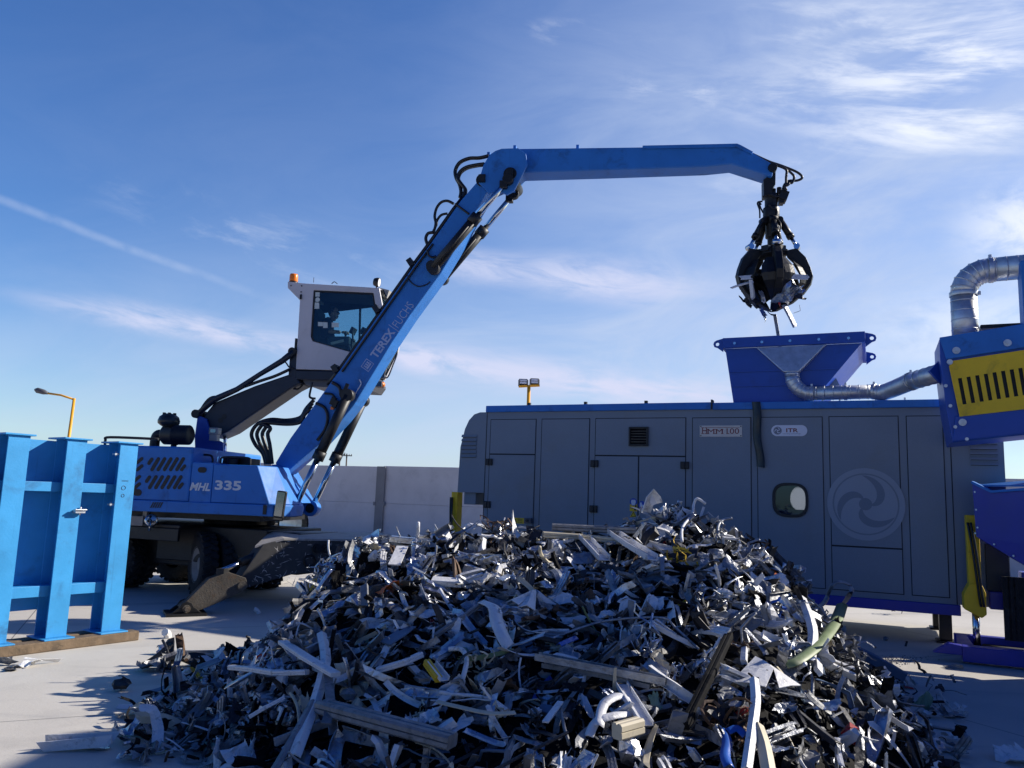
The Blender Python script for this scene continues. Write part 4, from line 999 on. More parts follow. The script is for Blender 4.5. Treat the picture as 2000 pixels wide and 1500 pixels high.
# ================================================================== blue steel frame on the left
FF = Frame(*onz(234, 1252).xy, 35.54)
def build_frame():
    t = FF.root('steel_frame', 'big sky blue welded steel frame of upright posts and crossbeams standing on timber', 'steel frame')
    A = lambda x, y, b=0.0: FF.az(*c1(x, y), b)
    l3 = (A(655, 240)[0] + A(548, 1280)[0]) / 2; r3 = (A(755, 240)[0] + A(650, 1272)[0]) / 2
    l2 = (A(368, 245)[0] + A(240, 1330)[0]) / 2; r2 = (A(470, 245)[0] + A(355, 1305)[0]) / 2
    w = ((r3 - l3) + (r2 - l2)) / 2; sp = l3 - l2
    ztop = (A(705, 235)[1] + A(420, 207)[1]) / 2; zb = 0.11
    d = w * 1.22; tk = 0.018
    n = 6
    for k in range(n):
        a0 = l3 - k * sp; a1 = a0 + w; ac = (a0 + a1) / 2
        m = MB()
        rbox(m, a0, a1, zb + 0.016, ztop - 0.02, 0, tk)                      # front flange
        rbox(m, ac - 0.008, ac + 0.008, zb + 0.016, ztop - 0.02, tk, d - tk)  # web
        rbox(m, a0, a1, zb + 0.016, ztop - 0.02, d - tk, d)
        o = m.build('post', 'frame_blue', t, bevel=0.003)
        m = MB(); rbox(m, a0 - 0.05, a1 + 0.05, zb, zb + 0.015, -0.09, d + 0.06); m.build('base_plate', 'frame_blue', o, bevel=0.003)
        m = MB(); rbox(m, a0 - 0.045, a1 + 0.045, ztop - 0.019, ztop, -0.03, d + 0.10); m.build('top_plate', 'frame_blue', o, bevel=0.003)
        if k == 1:
            a, z = A(425, 608); m = MB(); m.box((a - 0.01, -0.035, z), (0.11, 0.07, 0.035)); m.box((a - 0.01, -0.06, z + 0.02), (0.13, 0.05, 0.014)); m.cyl((a + 0.01, -0.02, z - 0.04), (a + 0.01, -0.02, z + 0.05), 0.011, 8); m.build('clamp', 'galvanised', o, bevel=0.003)
        if k == 0:
            a, z = A(670, 480); m = MB()
            for zz, r_ in ((z, 0.024), (z - 0.09, 0.018)):
                m.tube([(a + r_ * math.cos(2 * math.pi * i / 16), -0.002, zz + r_ * math.sin(2 * math.pi * i / 16)) for i in range(16)], 0.0025, 5, close=True)
            for zz in (z + 0.075, z + 0.085): rbox(m, a - 0.03, a + 0.05, zz, zz + 0.003, -0.002, -0.0005)
            m.build('chalk_mark', 'navy', o)
            m = MB()
            for px in ((640, 298), (612, 570)):
                a, z = A(*px, 0.05); m.box((a0 - 0.015, 0.05, z), (0.06, 0.06, 0.02)); m.cyl((a0 - 0.02, 0.05, z - 0.02), (a0 - 0.02, 0.05, z + 0.03), 0.010, 8)
            m.build('bolt', 'galvanised', o)
    # crossbeams (box section) between the posts, set back a little from the flanges
    zt0, zt1 = (A(215, 447)[1] + A(530, 455)[1]) / 2, (A(215, 500)[1] + A(530, 505)[1]) / 2
    zl0, zl1 = (A(150, 1022)[1] + A(465, 1000)[1]) / 2, (A(150, 1085)[1] + A(465, 1055)[1]) / 2
    for k in range(n - 1):
        aL = l3 - (k + 1) * sp + w / 2 + 0.008; aR = l3 - k * sp + w / 2 - 0.008
        for z0, z1 in ((zt1, zt0), (zl1, zl0)):
            m = MB(); rbox(m, aL, aR, z0, z1, 0.075, 0.19); m.build('crossbeam', 'frame_blue', t, bevel=0.004)
        zp0 = A(430, 1118, d)[1]
        m = MB(); rbox(m, aL, aR, zp0, ztop - 0.04, d - 0.012, d - 0.002); m.build('back_panel', 'frame_blue', t)
    # timber and its twin behind
    tb = FF.root('timber', 'weathered brown timber baulk lying under the blue steel frame posts', 'timber')
    a1 = FF.az(262, 1250)[0]
    m = MB(); rbox(m, l3 - 5 * sp, a1, 0.0, zb - 0.001, -0.10, 0.06); m.build('beam', 'timber', tb, bevel=0.012)
    tb2 = FF.root('timber', 'second timber baulk behind, carrying the rear side of the blue steel frame', 'timber')
    m = MB(); rbox(m, l3 - 5 * sp, r3 + 0.02, 0.0, zb - 0.001, d - 0.12, d + 0.05); m.build('beam', 'timber', tb2, bevel=0.012)
build_frame()

# ================================================================== material handler
EF = Frame(*aty(470, 1000, 14.3).xy, 99.0)
EP = EF.P; EA = EF.az
EXC = EF.root('material_handler', 'blue wheeled scrap handler with raised white cab, long boom and grapple over the hopper', 'excavator')
def EL(px, py, b=0.0): return Vector(EP(px, py, b))
def plate(name, mat, pts, b0, b1, parent, bevel=0.01, holes=()):
    """outline given in photo pixels on the plane b0, with thickness from b0 to b1"""
    poly = [EA(x, y, b0) for x, y in pts]; hl = [[EA(x, y, b0) for x, y in h] for h in holes]
    m = MB(); m.prism(poly, FN, b0, b1, holes=hl); return m.build(name, mat, parent, bevel=bevel)
def tyre(m_t, m_r, c, axis, Rr, w, up):
    c = Vector(c); ax = Vector(axis).normalized(); h = w / 2; k = Rr / 0.53
    m_t.lathe([(0.27 * k, -h * 0.85), (0.34 * k, -h), (0.44 * k, -h), (0.495 * k, -h * 0.86), (0.505 * k, -h * 0.5), (0.505 * k, h * 0.5), (0.495 * k, h * 0.86), (0.44 * k, h), (0.34 * k, h), (0.27 * k, h * 0.85)], c, ax, 40)
    x = ax.orthogonal().normalized(); y = ax.cross(x)
    nl = 26
    for i in range(nl):
        for s in (-1, 1):
            a = 2 * math.pi * (i + (0.5 if s > 0 else 0)) / nl
            rad = x * math.cos(a) + y * math.sin(a); tan = ax.cross(rad)
            p = c + rad * (0.508 * k) + ax * s * h * 0.45
            rot = Matrix((tan, ax, rad)).transposed()
            m_t.box(p, (0.062 * k, h * 0.92, 0.05 * k), rot @ Matrix.Rotation(0.35 * s, 3, 'Z'))
    m_r.lathe([(0.0, h * 0.15), (0.10 * k, h * 0.2), (0.11 * k, h * 0.5), (0.06 * k, h * 0.52), (0.0, h * 0.52)], c, ax, 24)
    m_r.lathe([(0.10 * k, h * 0.2), (0.20 * k, h * 0.05), (0.24 * k, h * 0.35), (0.265 * k, h * 0.8), (0.29 * k, h * 0.9)], c, ax, 32)
    for i in range(10):
        a = 2 * math.pi * i / 10; rad = x * math.cos(a) + y * math.sin(a)
        m_r.cyl(c + rad * 0.155 * k + ax * h * 0.1, c + rad * 0.155 * k + ax * h * 0.3, 0.014 * k, 6)
def wl(px, py, Y): return EF.loc(aty(px, py, Y))
def build_undercarriage():
    t = EXC
    # chassis frame turned a little against the upper carriage; u runs towards its front
    ang = R(-13)
    u = Vector((math.cos(ang), math.sin(ang), 0)); v = Vector((-u.y, u.x, 0))
    O = Vector((0, 0, 0))
    def U(x, y, z): return O + u * x + v * y + Vector((0, 0, z))
    def ubox(m, x0, x1, y0, y1, z0, z1): m.hexa([U(x0, y0, z0), U(x1, y0, z0), U(x1, y1, z0), U(x0, y1, z0), U(x0, y0, z1), U(x1, y0, z1), U(x1, y1, z1), U(x0, y1, z1)])
    zr_ = wl(300, 1022, 13.6).z
    m = MB(); ubox(m, -2.5, 1.7, -0.55, 0.55, 0.45, zr_ - 0.06); ubox(m, -1.1, 1.2, -0.75, 0.75, 0.55, zr_ - 0.02)
    ch = m.build('chassis', 'black_steel', t, bevel=0.02)
    m = MB(); ubox(m, -2.55, -0.15, -1.25, 1.25, zr_ - 0.055, zr_); ubox(m, -2.55, -0.15, -1.27, -1.22, zr_ - 0.26, zr_ - 0.056); ubox(m, -2.6, -2.4, -1.25, 1.25, 0.45, zr_ - 0.06); m.build('rear_deck', 'black_steel', ch, bevel=0.01)
    # slewing ring
    ct = EL(*c2(850, 800)); ct = Vector((ct.x, 0, 0)); zb0 = zr_; zb1 = EL(*c2(800, 772), -1.0).z
    m = MB(); m.lathe([(0.0, zb0), (0.58, zb0), (0.60, zb0 + 0.03), (0.60, zb0 + 0.10), (0.66, zb0 + 0.12), (0.66, zb1 - 0.06), (0.62, zb1 + 0.06), (0.0, zb1 + 0.06)], ct, (0, 0, 1), 40); m.build('slewing_ring', 'black_steel', t)
    # wheels
    Rr = 0.53
    def wheel(cw, axis, name='wheel'):
        ax = Vector(axis).normalized(); tm, rm = MB(), MB()
        tyre(tm, rm, cw, ax, Rr, 0.27, 0); w = tm.build('wheel', 'rubber', t)
        rm.build('rim', 'dusty_steel', w)
        return w
    near = -v
    sa = R(-34); sn = Vector((near.x * math.cos(sa) - near.y * math.sin(sa), near.x * math.sin(sa) + near.y * math.cos(sa), 0))
    f = wl(*c2(600, 1110), 13.55); f.z = Rr
    wheel(f, sn); wheel(f - sn * 0.33, sn)
    g = f - v * 0 + v * 1.75; wheel(g, -sn); wheel(g + sn * 0.33, -sn)
    rr_ = f - u * 1.95; rr_ = Vector((rr_.x, rr_.y + 0.05, Rr))
    wheel(rr_, near); wheel(rr_ - near * 0.33, near)
    g2 = rr_ + v * 1.75; wheel(g2, -near); wheel(g2 + near * 0.33, -near)
    m = MB(); m.cyl(f - sn * 0.3, g + sn * 0.3, 0.11, 12); m.cyl(rr_ - near * 0.3, g2 + near * 0.3, 0.11, 12); m.build('axle', 'black_steel', t)
    # front stabiliser housing: a scratched steel box whose face turns to the viewer
    zt = 0.93
    e0, e1 = onz(*c2(1000, 966), zt), onz(*c2(1700, 938), zt)
    pl0 = EF.loc(aty(*c2(855, 1235), 12.1)); 
    p0 = EF.loc(e0); p1 = EF.loc(e1); p0.z = p1.z = 0
    pv = Vector((pl0.x, pl0.y, 0)); rt_ = EF.loc(aty(*c2(1660, 1050), 13.1)); rt_.z = 0
    hd = (rt_ - pv).normalized(); hn = Vector((hd.y, -hd.x, 0))     # hn faces the viewer
    wo = EF.o + EF.a * pv.x + EF.b * pv.y
    hw_ = EF.a * hd.x + EF.b * hd.y
    HF = Frame(wo.x, wo.y, math.degrees(math.atan2(hw_.x, hw_.y)))
    HA = lambda x, y, b=0: HF.az(*c2(x, y), b)
    def hfn(x, y, tt): return pv + hd * x - hn * tt + Vector((0, 0, y))
    face = [HA(870, 1262), HA(830, 1215), HA(1000, 968), HA(1140, 927), HA(1640, 938)]
    ln = (rt_ - pv).length + 0.9
    face += [(ln, face[-1][1] - 0.02), (ln, 0.40), HA(1310, 1155), HA(1200, 1165)]
    m = MB(); m.prism(face, hfn, 0.0, 0.34); sb = m.build('stabiliser_housing', 'scratched_steel', t, bevel=0.012)
    top = face[3][1]
    sr = random.Random(5); sm_ = MB()
    for k in range(300):
        x = sr.uniform(face[0][0] + 0.05, ln - 0.1); y = sr.uniform(0.36, top - 0.02)
        lo_ = 0.30 + max(0, x - face[0][0]) * 0.06; hi_ = top - max(0, (face[3][0] - x)) * 1.35
        if not lo_ < y < hi_ - 0.02: continue
        a = sr.choice((0.3, 1.2, -0.6, 1.6, 0.1)) + sr.gauss(0, 0.3); L_ = abs(sr.gauss(0.05, 0.05)) + 0.012; w_ = sr.uniform(0.0015, 0.006)
        dx, dy = math.cos(a) * L_ / 2, math.sin(a) * L_ / 2; nx_, ny_ = -math.sin(a) * w_, math.cos(a) * w_; bx, by = sr.gauss(0, 0.006), sr.gauss(0, 0.006)
        sm_.add([hfn(px_, py_, -0.0012) for px_, py_ in ((x - dx, y - dy), (x + bx - nx_, y + by - ny_), (x + dx, y + dy), (x + bx + nx_, y + by + ny_))], [(0, 1, 2, 3)])
    sm_.build('scratches', 'scratch_paint', sb, recalc=False)
    m = MB()
    q = [hfn(face[2][0] - 0.1, face[2][1] - 0.02, 0.05), hfn(face[3][0], top + 0.004, -0.02), hfn(ln, face[4][1] + 0.004, -0.02), hfn(ln, face[4][1] + 0.05, 1.4), hfn(face[3][0] + 0.15, top + 0.06, 1.2)]
    m.add(q + [p + Vector((0, 0, -0.03)) for p in q], [(0, 1, 2, 3, 4), (9, 8, 7, 6, 5)] + [(i, (i + 1) % 5, (i + 1) % 5 + 5, i + 5) for i in range(5)])
    m.build('deck_plate', 'dusty_steel', sb)
    m = MB()
    for x in (1360, 1418):
        a, z = HA(x, 993); p = hfn(a, z, 0.0)
        m.cyl(p + hn * 0.04, p, 0.075, 20); m.cyl(p + hn * 0.07, p + hn * 0.04, 0.04, 16)
    a, z = HA(1312, 1075); p = hfn(a, z, 0); m.tube([p + hn * 0.01 + (hd * math.cos(k) + Vector((0, 0, 1)) * math.sin(k)) * 0.085 for k in [2 * math.pi * i / 20 for i in range(20)]], 0.018, 6, close=True)
    m.build('boss', 'black_steel', sb)
    # the leg, swung out and down to its foot
    a0 = HA(852, 1235); pc = hfn(*a0, -0.02)
    fo = onz(*c2(480, 1430)); foot = EF.loc(fo); foot.z = 0
    fpv = foot + Vector((0, 0, EF.loc(aty(*c2(515, 1385), fo.y)).z))
    leg = MB(); dl = (fpv - pc); L = dl.length; dl.normalize(); up = Vector((0, 0, 1)) - dl * dl.z; up.normalize(); sd_ = dl.cross(up)
    if sd_.y > 0: sd_ = -sd_
    wdt = 0.13
    prof = [(-0.08, -0.04), (-0.08, 0.09), (0.12, 0.26), (0.40, 0.27), (L - 0.05, 0.10), (L + 0.09, 0.06), (L + 0.09, -0.07), (L - 0.15, -0.10), (0.45, -0.10), (0.1, -0.09)]
    lf = lambda x, y, tt: pc + dl * x + up * y + sd_ * tt
    leg.prism(prof, lf, 0.10, 0.115); leg.prism(prof, lf, -0.115, -0.10)
    leg.prism([(x * 0.985 + 0.002, y * 0.94) for x, y in prof], lf, -0.099, 0.099)
    lo = leg.build('stabiliser_leg', 'rusty_steel', t, bevel=0.006)
    m = MB(); m.cyl(pc + sd_ * 0.15, pc - sd_ * 0.4, 0.065, 20); m.cyl(fpv + sd_ * 0.19, fpv - sd_ * 0.19, 0.055, 18); m.cyl(fpv + sd_ * 0.215, fpv + sd_ * 0.19, 0.03, 10); m.build('pin', 'rusty_steel', lo)
    m = MB(); c0 = lf(0.2, 0.30, 0); c1_ = hfn(HA(1060, 990)[0], 0.86, 0.2); m.cyl(c0, c0 + (c1_ - c0) * 0.5, 0.035, 14); rod = m.build('rod', 'chrome', lo)
    m = MB(); m.cyl(c0 + (c1_ - c0) * 0.4, c1_, 0.065, 14); m.box(lf(0.18, 0.28, 0), (0.12, 0.16, 0.10)); m.build('cylinder', 'black', lo)
    ft = MB(); fx = sd_; fy = Vector((0, 0, 1)).cross(fx).normalized()
    def fb(x0, x1, y0, y1, z0, z1): ft.hexa([foot + fx * a + fy * b + Vector((0, 0, z)) for z in (z0, z1) for a, b in ((x0, y0), (x1, y0), (x1, y1), (x0, y1))])
    fb(-0.27, 0.27, -0.27, 0.27, 0.0, 0.035)
    for s in (-1, 1):
        arch = [(-0.20, 0.036), (0.20, 0.036), (0.13, fpv.z)] + [(0.10 * math.cos(R(k)), fpv.z + 0.10 * math.sin(R(k))) for k in (10, 50, 90, 130, 170)] + [(-0.13, fpv.z)]
        ft.prism(arch, lambda x, y, tt: foot + fy * x + fx * tt + Vector((0, 0, y)), s * 0.165 - 0.014, s * 0.165 + 0.014)
    ft.build('stabiliser_foot', 'black_steel', lo, bevel=0.006)
    # chrome work lamp and bits on the rear deck
    p = wl(*c2(252, 808), 13.3); m = MB(); m.lathe([(0.02, -0.10), (0.07, -0.08), (0.10, 0.0), (0.105, 0.05), (0.09, 0.06)], p, (0.8, -0.6, 0.1), 20); m.cyl(p + Vector((0, 0, -0.16)), p, 0.02, 8); m.build('work_lamp', 'chrome', t)
    m = MB(); p = wl(*c2(185, 800), 13.6); m.box((p.x, p.y, p.z - 0.02), (0.22, 0.2, 0.16)); m.box((p.x + 0.1, p.y, p.z + 0.08), (0.08, 0.1, 0.2)); m.build('deck_box', 'dusty_steel', t, bevel=0.01)
build_undercarriage()

def build_upper():
    t = EXC
    nb = -1.25; fb = 1.2
    q = lambda x, y: c2(x, y)
    # engine housing, tank and service boxes
    zskT = EA(*q(600, 685), nb)[1]; zskB = EA(*q(600, 762), nb)[1]; zeT = EA(*q(350, 312), nb)[1]; zmT = EA(*q(800, 435), nb)[1]
    aT = EA(*c1(560, 300), nb)[0] - 0.35; aE = EA(*q(520, 500), nb)[0]; aM = EA(*q(664, 550), nb)[0]
    fr1, fr2 = EA(*q(962, 442), nb), EA(*q(1042, 692), nb); frS = EA(*q(1088, 740), nb + 0.25)[0]
    m = MB(); rbox(m, aT, aE, zskT, zeT, nb, fb); eh = m.build('engine_housing', 'blue', t, bevel=0.03)
    # slanted slot grilles
    def slotset(x0, y0, x1, y1, nx, ny, par, ln=(24, -52), r_=0.030):
        for i in range(nx):
            for j in range(ny):
                px = x0 + (x1 - x0) * i / max(1, nx - 1); py = y0 + (y1 - y0) * j / max(1, ny - 1)
                p0 = EA(*q(px - ln[0] / 2, py - ln[1] / 2), nb); p1 = EA(*q(px + ln[0] / 2, py + ln[1] / 2), nb)
                d = Vector((p1[0] - p0[0], p1[1] - p0[1])); d.normalize(); n_ = Vector((-d.y, d.x)); pts = []
                for k in range(7): a = math.pi * k / 6; pts.append((p1[0] + r_ * (d.x * math.sin(a) + n_.x * math.cos(a)), p1[1] + r_ * (d.y * math.sin(a) + n_.y * math.cos(a))))
                for k in range(7): a = math.pi * k / 6; pts.append((p0[0] - r_ * (d.x * math.sin(a) + n_.x * math.cos(a)), p0[1] - r_ * (d.y * math.sin(a) + n_.y * math.cos(a))))
                mm.prism(pts, FN, nb - 0.006, nb - 0.002)
    for (y, yo) in ((432, 0), (552, -16)):
        mm = MB(); slotset(284 + yo, y, 450 + yo, y, 5, 1, eh, (42, -70), 0.030)
        slotset(252 + yo, y - 20, 252 + yo, y - 20, 1, 1, eh, (18, -26), 0.030); slotset(470 + yo, y + 24, 470 + yo, y + 24, 1, 1, eh, (20, -24), 0.028)
        slotset(180 + yo, y - 24, 180 + yo, y + 24, 1, 2, eh, (30, -26), 0.028); slotset(20 + yo, y, 120 + yo, y, 3, 1, eh, (42, -70), 0.030)
        mm.build('vent_slots', 'black', eh)
    mm = MB(); slotset(165, 620, 165, 620, 1, 1, eh, (18, 2), 0.055); mm.build('handle', 'black', eh)
    m = MB(); rbox(m, aE + 0.008, aM - 0.008, zskT - 0.02, EA(*q(600, 420), nb)[1], nb + 0.004, -0.35); pn = m.build('side_door', 'blue', t, bevel=0.012)
    mm = MB(); slotset(597, 470, 597, 470, 1, 1, pn, (24, 1), 0.045); mm.build('handle', 'black', pn)
    m = MB(); rbox(m, aE + 0.008, aM, zskT, zmT, -0.34, fb); m.build('tank_housing', 'blue', t, bevel=0.02)
    # right-hand (front) housing with its bevelled corner
    m = MB(); z0, z1 = zskT + 0.004, zmT
    x0 = aM; T_ = [(x0, nb), (fr1[0], nb), (fr1[0] + 0.17, nb + 0.34), (fr1[0] + 0.17, -0.42), (x0, -0.42)]; B_ = [(x0, nb), (fr2[0], nb), (fr2[0] + 0.21, nb + 0.34), (fr2[0] + 0.21, -0.42), (x0, -0.42)]
    m.add([(x, y, z0) for x, y in B_] + [(x, y, z1) for x, y in T_], [(4, 3, 2, 1, 0), (5, 6, 7, 8, 9)] + [(i, (i + 1) % 5, (i + 1) % 5 + 5, i + 5) for i in range(5)])
    fh = m.build('front_housing', 'blue', t, bevel=0.015)
    # skirt
    m = MB(); B2 = [(aT, nb - 0.02), (fr2[0] + 0.08, nb - 0.02), (fr2[0] + 0.24, nb + 0.28), (fr2[0] + 0.24, -0.46), (fr2[0] - 0.25, -0.46), (fr2[0] - 0.25, fb), (aT, fb)]
    m.add([(x, y, zskB) for x, y in B2] + [(x, y, zskT) for x, y in B2], [(6, 5, 4, 3, 2, 1, 0), (7, 8, 9, 10, 11, 12, 13)] + [(i, (i + 1) % 7, (i + 1) % 7 + 7, i + 7) for i in range(7)])
    sk = m.build('skirt', 'blue', t, bevel=0.015)
    mm = MB()
    for k in range(5):
        p0 = EA(*q(254 + 15 * k, 722), nb - 0.02); p1 = EA(*q(274 + 15 * k, 685), nb - 0.02)
        d = Vector((p1[0] - p0[0], p1[1] - p0[1])).normalized() * 0.0; w_ = 0.012
        mm.prism([(p0[0] - w_, p0[1]), (p0[0] + w_, p0[1]), (p1[0] + w_, p1[1]), (p1[0] - w_, p1[1])], FN, nb - 0.026, nb - 0.022)
    mm.build('vent_slots', 'black', sk)
    m = MB(); rbox(m, aT + 0.3, fr2[0] - 0.3, zskB - 0.10, zskB - 0.002, nb + 0.35, 0.9); m.build('underside', 'black_steel', t)
    # model name
    X, Uv = (1, 0, 0), (0, 0, 1)
    p = EP(*q(512, 606), nb); p2 = EP(*q(652, 606), nb); h = EA(*q(580, 553), nb)[1] - EA(*q(580, 606), nb)[1]
    lettering('MHL', pn, 'silver_letter', (p[0], nb + 0.001, p[2]), X, Uv, width=(p2[0] - p[0]) * 0.98, height=h, shear=0.25, font_offset=0.035)
    p = EP(*q(680, 602), nb); p2 = EP(*q(855, 602), nb); h = EA(*q(760, 538), nb)[1] - EA(*q(760, 602), nb)[1]
    lettering('335', fh, 'silver_letter', (p[0], nb - 0.003, p[2]), X, Uv, width=p2[0] - p[0], height=h, font_offset=0.035)
    # air cleaner with its bowl, pipes
    b = -0.15
    m = MB(); p0, p1 = EL(*q(345, 235), b), EL(*q(520, 238), b); m.lathe([(0.0, 0), (0.16, 0), (0.178, 0.02), (0.178, 0.20), (0.19, 0.21), (0.19, 0.24), (0.178, 0.25), (0.178, (p1 - p0).length - 0.03), (0.14, (p1 - p0).length), (0, (p1 - p0).length)], p0, p1 - p0, 24)
    ac = m.build('air_cleaner', 'black', t)
    m = MB(); pb = EL(*q(372, 172), b); m.lathe([(0.06, -0.16), (0.07, -0.05), (0.15, 0.0), (0.185, 0.03), (0.19, 0.08), (0.165, 0.15), (0.10, 0.20), (0.0, 0.22)], pb, (0, 0, 1), 24)
    for k in range(6):
        a = k * math.pi / 3; m.box(pb + Vector((0.10 * math.cos(a), 0.10 * math.sin(a), 0.20)), (0.04, 0.04, 0.04))
    m.build('pre_cleaner', 'green_black', ac)
    m = MB(); m.tube(catmull([p0 + Vector((0.05, 0, 0)), p0 + Vector((-0.12, 0, 0.0)), p0 + Vector((-0.17, 0, -0.10)), Vector((p0.x - 0.17, b, zeT - 0.05))]), 0.085, 14); m.cyl((p0.x + 0.2, b, zeT - 0.1), (p0.x + 0.2, b, p0.z - 0.1), 0.05, 12); m.build('intake_pipe', 'black', ac)
    # handrail along the engine housing and small rails on the deck
    m = MB(); rl = EL(*c1(580, 205), nb + 0.1)
    m.tube(catmull([(rl.x - 0.02, nb + 0.1, zeT), (rl.x - 0.02, nb + 0.1, rl.z - 0.05), (rl.x + 0.06, nb + 0.1, rl.z), (EL(*c1(860, 212), nb + 0.1).x, nb + 0.1, rl.z - 0.01)], 5), 0.022, 8); m.build('handrail', 'black', t)
    for x0_, x1_, y_ in ((552, 668, 370), (722, 918, 385)):
        m = MB(); a, c_ = EL(*q(x0_, y_), -0.9), EL(*q(x1_, y_ + 4), -0.9)
        m.tube(catmull([(a.x, -0.9, zmT), (a.x, -0.9, a.z - 0.06), (a.x + 0.05, -0.9, a.z), (c_.x - 0.05, -0.9, a.z), (c_.x, -0.9, a.z - 0.06), (c_.x, -0.9, zmT)], 4), 0.018, 8); m.build('handrail', 'black', t)
    m = MB(); p = EL(*q(800, 405), -0.6); m.cyl((p.x, -0.6, zmT - 0.02), (p.x, -0.6, p.z + 0.03), 0.09, 16); m.cyl((p.x, -0.6, p.z + 0.03), (p.x, -0.6, p.z + 0.06), 0.11, 16)
    p = EL(*q(860, 415), -0.3); m.box((p.x, -0.3, zmT + 0.06), (0.5, 0.4, 0.16)); m.build('filler_cap', 'black', t, bevel=0.01)
    # cab riser: tower, arm, parallel link
    b0, b1 = 0.45, 0.95
    plate('riser_tower', 'deep_blue', [q(*p) for p in ((565, 105), (545, 250), (550, 420), (735, 425), (735, 290), (655, 245), (625, 130))], b0 - 0.06, b0 - 0.01, t)
    plate('riser_tower', 'deep_blue', [q(*p) for p in ((565, 105), (545, 250), (550, 420), (735, 425), (735, 290), (655, 245), (625, 130))], b1 + 0.01, b1 + 0.06, t)
    m = MB(); rbox(m, EA(*q(560, 400), b0)[0], EA(*q(735, 400), b0)[0], zmT - 0.3, EA(*q(640, 345), b0)[1], b0, b1); m.build('riser_base', 'deep_blue', t)
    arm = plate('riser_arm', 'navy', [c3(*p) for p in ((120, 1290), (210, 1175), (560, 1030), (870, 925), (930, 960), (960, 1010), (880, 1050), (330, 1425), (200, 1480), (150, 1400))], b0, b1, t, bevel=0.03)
    m = MB()
    for x, y in ((300, 1295), (268, 1328)): p = EL(*c3(x, y), b0); m.cyl(p + Vector((0, -0.004, 0)), p + Vector((0, 0.01, 0)), 0.05, 14)
    m.build('hole', 'black', arm)
    for bb in (b0 - 0.05, b1 - 0.05):
        m = MB(); pts = [EL(*c3(x, y), bb) for x, y in ((75, 1270), (210, 1150), (410, 1060), (600, 935), (800, 815), (900, 735))]
        m.tube(pts, [0.05, 0.06, 0.05, 0.045, 0.055, 0.06], 10); m.build('link_rod', 'navy', t)
    m = MB(); m.tube(catmull([EL(*c3(x, y), b0 - 0.03) for x, y in ((480, 1035), (620, 985), (740, 945), (860, 890))]), 0.03, 8)
    m.tube(catmull([EL(*c3(x, y), b0 - 0.06) for x, y in ((100, 1240), (180, 1140), (300, 1120), (480, 1030))]), 0.035, 8)
    m.tube(catmull([EL(*c3(x, y), b0 - 0.06) for x, y in ((780, 800), (830, 830), (860, 870), (900, 880))]), 0.014, 6)
    m.tube(catmull([EL(*c3(x, y), b0 + 0.1) for x, y in ((870, 1045), (930, 1060), (975, 1020), (960, 990))]), 0.02, 8)
    m.tube(catmull([EL(*c3(x, y), b0 + 0.1) for x, y in ((320, 1400), (350, 1430), (330, 1380))]), 0.012, 6)
    m.build('hydraulic_hose', 'hose', arm)
    m = MB(); p = EL(*c3(900, 740), b0); m.cyl(p + Vector((0, -0.1, 0)), p + Vector((0, 0.6, 0)), 0.075, 14); p = EL(*c3(72, 1275), b0); m.cyl(p + Vector((0, -0.1, 0)), p + Vector((0, 0.6, 0)), 0.08, 14); m.build('pin', 'black_steel', arm)
    m = MB(); p, p2 = EL(*q(752, 200), 0.7), EL(*q(745, 370), 0.7); m.cyl(p, p2, 0.035, 12); cr = m.build('lift_rod', 'chrome', t)
    m = MB(); m.cyl(p2, p2 + (p2 - p) * 0.6, 0.06, 12); m.build('lift_cylinder', 'black', cr)
    m = MB(); p = EL(*q(683, 212), 0.2); m.box(p, (0.18, 0.14, 0.12)); m.box(p + Vector((0, 0, -0.12)), (0.15, 0.12, 0.12)); hb_ = m.build('rear_lamp', 'dusty_steel', t, bevel=0.01)
    m = MB(); m.box(p + Vector((0, -0.075, 0)), (0.10, 0.01, 0.06)); m.build('lens', 'mirror', hb_)
    # boom foot bracket (two cheeks) with cylinder lugs
    br = [q(*p) for p in ((1000, 452), (1090, 432), (1140, 470), (1195, 570), (1240, 660), (1252, 720), (1215, 775), (1085, 775), (1095, 655))]
    for s in (-1, 1):
        plate('boom_bracket', 'blue', br, s * 0.40 - 0.03, s * 0.40 + 0.03, t, bevel=0.008)
    m = MB()
    p0, p1, p2 = EL(*q(1120, 475), -0.36), EL(*q(1240, 690), -0.36), EL(*q(1205, 770), -0.36)
    m.hexa([(p0.x, -0.36, p0.z), (p1.x, -0.36, p1.z), (p1.x, 0.36, p1.z), (p0.x, 0.36, p0.z), (p0.x - 0.06, -0.36, p0.z), (p1.x - 0.06, -0.36, p1.z), (p1.x - 0.06, 0.36, p1.z), (p0.x - 0.06, 0.36, p0.z)])
    m.build('bracket_front', 'blue', t)
    m = MB(); 
    for k in range(3):
        x = 1155 + 30 * k; a, c_ = EL(*q(x, 520 + 20 * k), -0.42), EL(*q(x + 50, 650), -0.42); m.bar(a, c_, 0.02, 0.03)
    m.build('rib', 'blue', t)
    for s, (x, y) in ((-0.50, (1205, 728)), (0.26, (1280, 728))):
        m = MB(); p = EL(*q(1205, 728), -0.52); c_ = Vector((p.x, s, p.z))
        m.cyl(c_ + Vector((0, -0.09, 0)), c_ + Vector((0, 0.09, 0)), 0.14, 24); m.box(c_ + Vector((-0.16, 0, 0.02)), (0.3, 0.16, 0.24)); lg = m.build('cylinder_lug', 'blue', t, bevel=0.01)
        m = MB(); m.cyl(c_ + Vector((0, -0.105, 0)), c_ + Vector((0, -0.09, 0)), 0.08, 20); m.cyl(c_ + Vector((0, -0.12, 0)), c_ + Vector((0, -0.105, 0)), 0.035, 12); m.build('pin', 'black_steel', lg)
